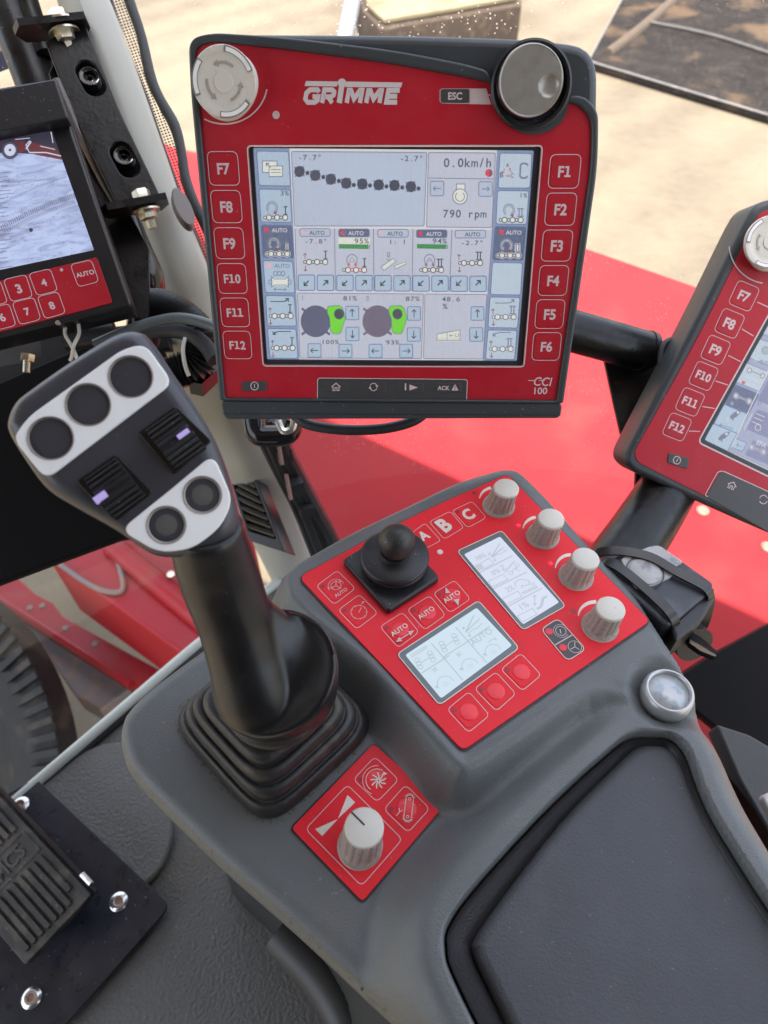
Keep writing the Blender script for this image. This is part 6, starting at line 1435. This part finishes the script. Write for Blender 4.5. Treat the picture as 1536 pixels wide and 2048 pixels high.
def wheel(q, mk, wide):
    L = [HFw.px(a, c, .0004) for a, c in q]; c = sum(L, Vector())/4; e1 = (L[1]-L[0]); e2 = (L[3]-L[0]); w1, w2 = e1.length, e2.length; u, v = e1.normalized(), e2.normalized(); v = (v-u*v.dot(u)).normalized()
    wl = hplate('wheel_well', roundpoly([(p.x, p.y, 0) for p in L], .0016), -.004, .0008, BLKG, hm_, .0004)
    b = B(); n = 28; R = w2*.5; rings = []
    # ribbed roller: arc of cylinder, axis along u
    prof = []
    for i in range(n*4+1):
        t_ = -1.15+2.3*i/(n*4); rib = (.0011 if (i % 11) < 6 else 0)*(0 if abs(t_+.02) < .16 else 1); dip = -.0016*math.exp(-((t_+.02)/.16)**2)
        rr_ = R*.98+rib+dip; prof.append((math.sin(t_)*rr_, math.cos(t_)*rr_-R*.50))
    rows = [[c+u*s_*w1*.40+v*a+Vector((0, 0, z)) for a, z in prof] for s_ in (-1, 1)]
    b.loft([[Vector(p) for p in rows[0]], [Vector(p) for p in rows[1]]], BLK, (True, True), False)
    o = to_joy(b.build('thumb_wheel', HFw, joy, 25)); o.parent = wl
    m0 = HFw.px(*mk, 0); dloc = m0-c; t_ = dloc.dot(v)/R; 
    b = B(); cc = c+u*dloc.dot(u)+v*dloc.dot(v); zz = R*.5-.0006; b.box((cc.x, cc.y, zz), (.0057, .0032, .0012), VIO, math.atan2(u.y, u.x)); o = to_joy(b.build('lit_mark', HFw, joy, 40)); o.parent = wl
wheel([(276, 866), (352, 812), (424, 882), (348, 950)], (370, 873), 0)
wheel([(152, 963), (232, 908), (306, 984), (231, 1043)], (206, 996), 0)
b = B(); q = [HFw.px(a, c, .0002) for a, c in ((352, 812), (396, 822))]; 

# ================================================================== SWITCH BOX + ties at the right
SZ = -.402; SB = wframe(Z(1330, 1190, SZ))
sb = thing('switch_box', 'blue black control box with worn grey cover, strapped by the right edge of the console', 'box', SB)
def sp_(L, h=0): return SB.pts(L, h)
L = sp_([(1206, 1128), (1318, 1090), (1428, 1168), (1345, 1232), (1330, 1250)])
bx = sp_([(1200, 1132), (1240, 1104), (1318, 1088), (1428, 1166), (1425, 1180), (1345, 1248), (1332, 1250), (1290, 1215)])
plate('case', SB, roundpoly([(p.x, p.y, 0) for p in bx], .003), -.034, 0, BOXB, sb, .002)
plate('end_block', SB, roundpoly([(p.x, p.y, 0) for p in sp_([(1342, 1250), (1428, 1172), (1432, 1195), (1405, 1240), (1352, 1284)], -.004)], .003), -.030, -.004, BLK, sb, .002)
plate('cover', SB, roundpoly([(p.x, p.y, 0) for p in sp_([(1240, 1118), (1300, 1092), (1318, 1090), (1368, 1124), (1352, 1132), (1345, 1152), (1300, 1176), (1272, 1176)], .002)], .003), -.002, .0022, BOXG, sb, .0008)
c = SB.px(1290, 1144, .0022); b = B(); b.lathe([(.0105, .0022), (.0105, .0032), (.0098, .0036), (0, .0036)], BOXG, (c.x, c.y, 0), 48); b.build('round_boss', SB, sb, 50)
b = B(); b.lathe([(.0128, .0023), (.0128, .0027), (.0120, .0027), (.0120, .0023)], BOXB, (c.x, c.y, 0), 48, caps=(False, False)); b.build('boss_groove', SB, sb)
plate('terminal_strip', SB, roundpoly([(p.x, p.y, 0) for p in sp_([(1343, 1250), (1402, 1200), (1404, 1216), (1346, 1268)], -.012)], .001), -.022, -.012, BLK, sb, .0008)
for a, c_ in ((1351, 1241), (1392, 1215)):
    c = SB.px(a, c_, -.011); b = B(); b.lathe([(.0016, -.0118), (.0014, -.0108), (0, -.0108)], STEEL, (c.x, c.y, 0), 12); b.build('terminal_screw', SB, sb)
b = B(); A_ = SB.l(W(1362, 1262, .500)); C_ = SB.l(W(1390, 1290, .486)); b.tube([A_, C_], .0135, BLK, 36, False); b.build('key_barrel', SB, sb)
KF = wframe(W(1400, 1300, .478)); b = B()
q = [KF.l(W(a, c, d)) for a, c, d in ((1380, 1268, .484), (1398, 1276, .480), (1432, 1306, .474), (1428, 1318, .473), (1398, 1306, .476), (1376, 1290, .482))]
up_ = Vector((0, 0, .0022)); b.loft([[p-up_ for p in q][::-1], [p+up_ for p in q][::-1]] if area2(q) < 0 else [[p-up_ for p in q], [p+up_ for p in q]], BLK)
b.loft([[p+up_*1.05 for p in [q[5], q[4], q[3], q[3]*.7+q[2]*.3, q[4]*.6+q[1]*.4, q[5]*.7+q[0]*.3]], [p+up_*1.4 for p in [q[5], q[4], q[3], q[3]*.7+q[2]*.3, q[4]*.6+q[1]*.4, q[5]*.7+q[0]*.3]]], STEEL)
tag(b.build('ignition_key', KF), 'black headed key with bright steel edge stuck in the barrel under the strapped box', 'key')
def ribbon(L, wd, th, m, fr):
    P = [fr.l(Z(a, c, d)) for a, c, d in L]; P, _ = catmull(P, [0]*len(P), 6); b = B(); rings = []
    for i, p in enumerate(P):
        d = (P[min(i+1, len(P)-1)]-P[max(i-1, 0)]).normalized(); s_ = d.cross(Vector((0, -.25, 1))).normalized(); n_ = s_.cross(d)
        rings.append([p+s_*wd/2+n_*th/2, p-s_*wd/2+n_*th/2, p-s_*wd/2-n_*th/2, p+s_*wd/2-n_*th/2])
    b.loft(rings, m); return b
TIE = mat('nylon_tie', (.016, .016, .017), .28, dirt=((.12, .10, .10), 120, .6, .75, .4))
f = wframe(W(1300, 1130, .50))
tag(ribbon([(1170, 1122, -.425), (1196, 1106, -.404), (1240, 1102, -.3985), (1300, 1114, -.3972), (1350, 1142, -.3975), (1400, 1168, -.3985), (1417, 1182, -.400), (1420, 1200, -.408), (1412, 1236, -.424), (1400, 1262, -.436)], .0064, .0020, TIE, f).build('cable_tie', f), 'upper black nylon tie running over the grey cover of the strapped box', 'cable tie', 'nylon ties round the box')
tag(ribbon([(1180, 1128, -.425), (1204, 1122, -.404), (1236, 1134, -.3985), (1280, 1168, -.3985), (1322, 1206, -.3985), (1342, 1228, -.399), (1350, 1246, -.404), (1346, 1272, -.418), (1338, 1300, -.434)], .0066, .0020, TIE, f).build('cable_tie', f), 'lower black nylon tie across the blue black front of the strapped box', 'cable tie', 'nylon ties round the box')

# ================================================================== DARK PANELS, CABLES, SMALL THINGS
def panel_w(name, L, d, thick, m, label, cat, n=None, bevel=.002, r=.004):
    c = sum([W(a, c_, d) for a, c_ in L], Vector())/len(L); fr = facing(c, n or c2w((0, 0, 1)))
    return tag(plate(name, fr, roundpoly([(p.x, p.y, 0) for p in fr.pts(L)], r), -thick, 0, m, None, bevel), label, cat)
VBLK = mat('deep_black', (.002, .0018, .002), .6, spec=.15)
panel_w('black_side_panel', [(-120, 800), (0, 764), (120, 712), (250, 662), (330, 700), (380, 900), (360, 1060), (235, 1076), (0, 1163), (-120, 1210)], .70, .02, VBLK, 'large black panel behind the joystick head at the left picture edge', 'panel', c2w((.1, .2, 1)))
panel_w('lower_black_panel', [(1330, 1372), (1420, 1312), (1536, 1249), (1700, 1170), (1800, 1700), (1600, 1700), (1440, 1460)], .86, .03, VBLK, 'black panel edge beyond the key, at the right below the red cover', 'panel', c2w((-.1, .3, 1)))
DG2 = mat('dark_grey_panel', (.045, .048, .050), .5, bump=(900, .3, .0008))
panel_w('seat_side_trim', [(1432, 1448), (1500, 1470), (1600, 1530), (1700, 1900), (1560, 1700), (1480, 1560)], .62, .03, DG2, 'dark grey trim piece between console edge and right picture border', 'trim', c2w((-.1, .5, .9)))
panel_w('pale_cap', [(1524, 1592), (1560, 1575), (1600, 1640), (1560, 1665)], .55, .01, mat('pale_cap_m', (.5, .5, .48), .5), 'tiny pale plastic corner at the right picture edge beside the armrest', 'cap', c2w((0, .5, .9)))
# air vent by the pillar foot
vf = facing(W(505, 1010, .93), c2w((-.5, .25, .9)), c2w((.45, -.9, 0)))
vt = thing('air_vent', 'black louvred air vent low beside the pale pillar behind the joystick', 'vent', vf)
vq = [vf.px(a, c) for a, c in ((446, 912), (512, 948), (574, 1106), (500, 1082))]; vc = sum(vq, Vector())/4
plate('vent_frame', vf, roundpoly([(p.x, p.y, 0) for p in vq], .004), -.02, .004, BLK, vt, .002, [roundpoly([(p.x, p.y, 0) for p in [vc+(p-vc)*.74 for p in vq]], .003)])
b = B(); b.poly([Vector((p.x, p.y, -.018)) for p in vq], BLKG); b.build('vent_back', vf, vt, 0)
for i in range(7):
    t_ = (i+.7)/7.4; a = (vc+(vq[0]-vc)*.76).lerp(vc+(vq[3]-vc)*.76, t_); c = (vc+(vq[1]-vc)*.76).lerp(vc+(vq[2]-vc)*.76, t_)
    b = B(); b.tube([a, (a+c)/2, c], .0040, BLKG, 10, False); b.build('louvre', vf, vt)
# wiring bundle between pillar and red cover
wf = wframe(W(640, 1000, 1.0))
wt = thing('wiring_bundle', 'bundle of black wires and tubes hanging beside the pillar under the middle terminal', 'wiring', wf)
rnd = random.Random(11)
for k_, (dx, r) in enumerate(((0, .010), (14, .007), (-12, .008), (24, .006), (32, .010), (6, .005))):
    L = [(520+dx*1.2, 836, .80), (545+dx*.8+rnd.uniform(-5, 5), 890, .84), (570+dx*.7+rnd.uniform(-6, 6), 950, .90), (600+dx*.8+rnd.uniform(-5, 5), 1010, .95), (628+dx, 1070, 1.0), (655+dx, 1140, 1.05)]
    b = B(); b.tube([wf.l(W(a, c, d)) for a, c, d in L], r, (CABM, HOSE, BLK, mat('grey_sheath', (.10, .11, .12), .4), CABM, HOSE)[k_], 10); b.build('wire', wf, wt)
for (a, c, d) in ((566, 905, .85), (590, 970, .89), (612, 1018, .94)):
    b = B(); b.box(wf.l(W(a, c, d)), (.018, .018, .02), BLK, .4); b.build('plug_connector', wf, wt)
for (a, c, a2, c2, d) in ((556, 884, 564, 930, .82), (572, 948, 582, 1000, .87)):
    b = B(); b.tube([wf.l(W(a, c, d)), wf.l(W(a2, c2, d))], .0025, mat('orange_wire', (.16, .09, .07), .5), 8, False); b.build('wire_sleeve', wf, wt)
b = B(); f = wframe(W(560, 860, .72)); b.tube([f.l(W(a, c, d)) for a, c, d in ((508, 838, .72), (515, 868, .72), (540, 872, .72), (575, 868, .72), (586, 845, .72))], .011, BLKG, 12)
tag(b.build('black_clamp', f), 'glossy black clamp peeking out under the lower edge of the middle terminal', 'clamp')
b = B(); f = wframe(W(575, 860, .70)); b.tube([f.l(W(a, c, d)) for a, c, d in ((556, 842, .70), (566, 862, .70), (584, 858, .70), (588, 838, .70))], .0035, STEEL, 10)
tag(b.build('steel_hook', f), 'small bright steel hook beside the black clamp under the middle terminal', 'hook')
b = B(); f = wframe(W(710, 855, .56)); b.tube([f.l(W(a, c, d)) for a, c, d in ((580, 820, .56), (610, 846, .56), (660, 857, .56), (720, 860, .56), (780, 855, .56), (830, 840, .56), (860, 815, .56))], .0042, CABM, 12)
tag(b.build('hanging_cable', f), 'black cable sagging in a shallow arc below the middle terminal', 'cable')
# corrugated hose and cables at the left of the terminal
f = wframe(W(370, 650, .62)); P = [(285, 622, .62), (310, 612, .62), (340, 618, .615), (372, 640, .61), (398, 668, .60), (405, 700, .60), (392, 728, .60), (362, 740, .60), (340, 750, .60)]
b = B(); b.tube([f.l(W(a, c, d)) for a, c, d in P], .0135, HOSE, 16, True, 1, 9)
tag(b.build('corrugated_hose', f, smooth=20), 'black corrugated hose curling behind the joystick, left of the middle terminal', 'hose')
f = wframe(W(300, 640, .58)); b = B(); b.tube([f.l(W(a, c, d)) for a, c, d in ((190, 690, .58), (240, 668, .58), (300, 646, .58), (360, 636, .58), (420, 650, .58), (450, 670, .58))], .0045, mat('grey_cable', (.10, .12, .125), .35), 12)
tag(b.build('grey_cable', f), 'smooth grey cable bowed over the corrugated hose below the camera monitor', 'cable')
f = wframe(W(390, 680, .585)); b = B(); b.tube([f.l(W(a, c, d)) for a, c, d in ((270, 670, .60), (330, 660, .595), (380, 668, .59), (410, 690, .585), (430, 720, .58))], .0065, mat('braid_sleeve', (.022, .022, .024), .5, bump=(1600, .8, .0008)), 12)
tag(b.build('sleeved_cable', f), 'rough black sleeved cable lying just under the smooth grey cable', 'cable')
f = wframe(W(370, 710, .575)); b = B(); b.tube([f.l(W(a, c, d)) for a, c, d in ((370, 676, .575), (366, 700, .572), (370, 730, .572), (378, 752, .575))], .0016, CORD, 8)
tag(b.build('white_cable_tie', f), 'thin whitish tie looped round the corrugated hose', 'cable tie')
f = wframe(W(150, 680, .56)); b = B(); b.tube([f.l(W(a, c, d)) for a, c, d in ((132, 648, .56), (130, 668, .56), (142, 690, .56), (152, 712, .56), (156, 728, .56))], .0014, CORD, 8); b.tube([f.l(W(a, c, d)) for a, c, d in ((157, 648, .56), (158, 668, .56), (148, 690, .555), (144, 712, .56), (140, 722, .56))], .0014, CORD, 8)
tag(b.build('white_string', f), 'crossed white strings hanging under the camera monitor', 'string')
f = wframe(W(410, 770, .60)); b = B(); b.tube([f.l(W(455, 720, .64)), f.l(W(392, 778, .60))], .0085, BLKM, 4, False); tag(b.build('square_tube_end', f), 'short black square tube end beside the lower left corner of the middle terminal', 'tube')
f = wframe(W(60, 700, .64)); mt = thing('mount_block', 'dark bracket block with a plated screw under the camera monitor', 'bracket', f)
b = B(); b.loft([[f.l(W(a, c, d)) for a, c in ((-40, 672), (78, 660), (84, 712), (40, 726), (-40, 740))] for d in (.66, .64)], mat('block_grey', (.05, .05, .052), .4)); b.build('block', f, mt)
b = B(); b.tube([f.l(W(130, 676, .66)), f.l(W(84, 690, .65)), f.l(W(230, 668, .665))][::2], .012, BLK, 14, False); b.build('cross_bar', f, mt)
b = B(); b.tube([f.l(W(56, 708, .63)), f.l(W(54, 722, .63))], .006, ZINC, 6, False); b.tube([f.l(W(54, 720, .63)), f.l(W(53, 745, .63))], .0032, ZINC, 12, False); b.build('screw', f, mt)
panel_w('monitor_back_plate', [(-80, 660), (90, 662), (120, 656), (230, 652), (330, 640), (345, 700), (250, 700), (0, 800), (-80, 820)], .735, .01, BLK, 'dull black backing plate in the gap between camera monitor and joystick head', 'plate', c2w((.05, .1, 1)))

# ================================================================== PEDAL
PZ = FZ+.018
pf = wframe(Z(150, 1850, PZ)); pd = thing('foot_pedal', 'black rubber foot pedal with raised lettering on a dark blue black steel plate', 'pedal', pf)
pq = [pf.px(a, c) for a, c in ((-140, 1700), (0, 1594), (72, 1556), (334, 1804), (332, 1822), (120, 2062), (-260, 2330), (-400, 1950))]
plate('base_plate', pf, roundpoly([(p.x, p.y, 0) for p in pq], [.01, .02, .002, .006, .012, .02, .01, .01]), -.004, 0, PLATE, pd, .0008)
b = B(); b.stroke([pf.px(a, c, .0004) for a, c in ((22, 1636), (38, 1634), (226, 1815), (96, 1976), (72, 1978), (-60, 1850))], .0016, BLK); b.build('plate_fold', pf, pd, 0)
for a, c_ in ((42, 1611), (238, 1804), (64, 1996)):
    c = pf.px(a, c_, 0); b = B(); b.lathe([(.0108, .0002), (.0106, .0020), (.0088, .0034), (.0060, .0046), (.0042, .0042), (.0036, .0022), (0, .0022)], STEEL, (c.x, c.y, 0), 32); b.build('plate_screw', pf, pd, 40)
    b = B(); b.lathe([(.0035, .0023), (0, .0024)], mat('rust_fleck%d' % a, (.30, .17, .12), .7), (c.x, c.y, 0), 16); b.build('screw_socket', pf, b and pd, 0)
# pad: own tilted plane
pn = Vector((-.10, -.22, .97)); po = Z(80, 1800, FZ+.075)
PF = facing(po, pn, Z(180, 1795, FZ+.07)-Z(60, 1662, FZ+.07))
def pp(L, h=0): return PF.pts(L, h)
pc_ = pp([(-140, 1490), (0, 1590), (182, 1790), (50, 1930), (-180, 1715)]); A0, A1 = PF.px(182, 1790), PF.px(50, 1930)
ux = Vector((1, 0, 0)); vy = (A1-A0); wid = vy.length; vy.normalize(); ux = Vector((vy.y, -vy.x, 0)); 
ux = (PF.px(10, 1606)-A0).normalized()
ln = .30
def pt(u, v, h=0): return A0+ux*u+vy*v+Vector((0, 0, h))
def pbox(u0, u1, v0, v1): return [pt(u0, v0), pt(u1, v0), pt(u1, v1), pt(u0, v1)]
def pplate(name, L, z0, z1, m, bevel, parent=None, r=.001):
    o = plate(name, PF, roundpoly([(p.x, p.y, 0) for p in L], r), z0, z1, m, pd, bevel); o.data.transform(pf.mat().inverted() @ PF.mat()); o.parent = parent or pd; return o
padb = pplate('pedal_pad', pbox(0, ln, 0, wid), -.012, 0, RUBP, .001, None, .003)
nb = 8; u_lo, u_hi = .010, .088
b = B()
def rib(u0, u1, v, w_): 
    L = roundpoly([(p.x, p.y, 0) for p in pbox(u0, u1, v-w_/2, v+w_/2)], w_*.45)
    n = len(L); c0 = [Vector((p.x, p.y, -.0002)) for p in L]; c = sum(c0, Vector())/n; top_ = [Vector((p.x+(c.x-p.x)*.04, p.y+(c.y-p.y)*.04, .0030)) for p in L]
    if area2(c0) < 0: c0 = c0[::-1]; top_ = top_[::-1]
    b.loft([c0, top_], RUBP)
for i in range(nb):
    v = wid*(.13+.74*i/(nb-1)); rib(.008 if i else .02, .078, v, wid*.066); rib(.118, .26, v, wid*.066)
b.v = [tuple(Vector(x)) for x in b.v]; o = b.build('tread_ribs', PF, pd, 30); o.data.transform(pf.mat().inverted() @ PF.mat()); o.parent = padb
b = B(); b.stroke([pt(.082, wid*.07, .0012), pt(.113, wid*.07, .0012), pt(.113, wid*.93, .0012), pt(.082, wid*.93, .0012)], .0016, RUBP, True)
V, Fc, wd = text_geo('AMCS', .02); k0 = wid*.60/wd; cc = pt(.0975, wid*.5)
tu = (PF.px(80, 1745)-PF.px(10, 1830)).normalized(); tv = Vector((-tu.y, tu.x, 0))
EMB = mat('embossed_rubber', (.05, .045, .04), .45)
b.add([cc+tu*(a.x*k0)+tv*((a.y-.36)*k0*1.25)+Vector((0, 0, .0014)) for a in V], Fc, EMB)
o = b.build('pedal_lettering', PF, pd, 0); o.data.transform(pf.mat().inverted() @ PF.mat()); o.parent = padb
b = B(); b.tube([pt(-.0, -.004, -.006), pt(ln, -.004, -.006)], .003, BLKM, 8, False); b.tube([pt(.010, -.006, -.004), pt(.026, -.006, -.004)], .0035, STEEL, 10, False); o = b.build('pad_bracket', PF, pd); o.data.transform(pf.mat().inverted() @ PF.mat())
b = B(); b.loft([[pf.l(PF.o+PF.X*p.x+PF.Y*p.y+PF.N*z) for p in pbox(.03, .25, wid*.2, wid*.8)] for z in (-.055, -.012)], VBLK); b.build('pedal_housing', pf, pd)
bpy.context.view_layer.update()
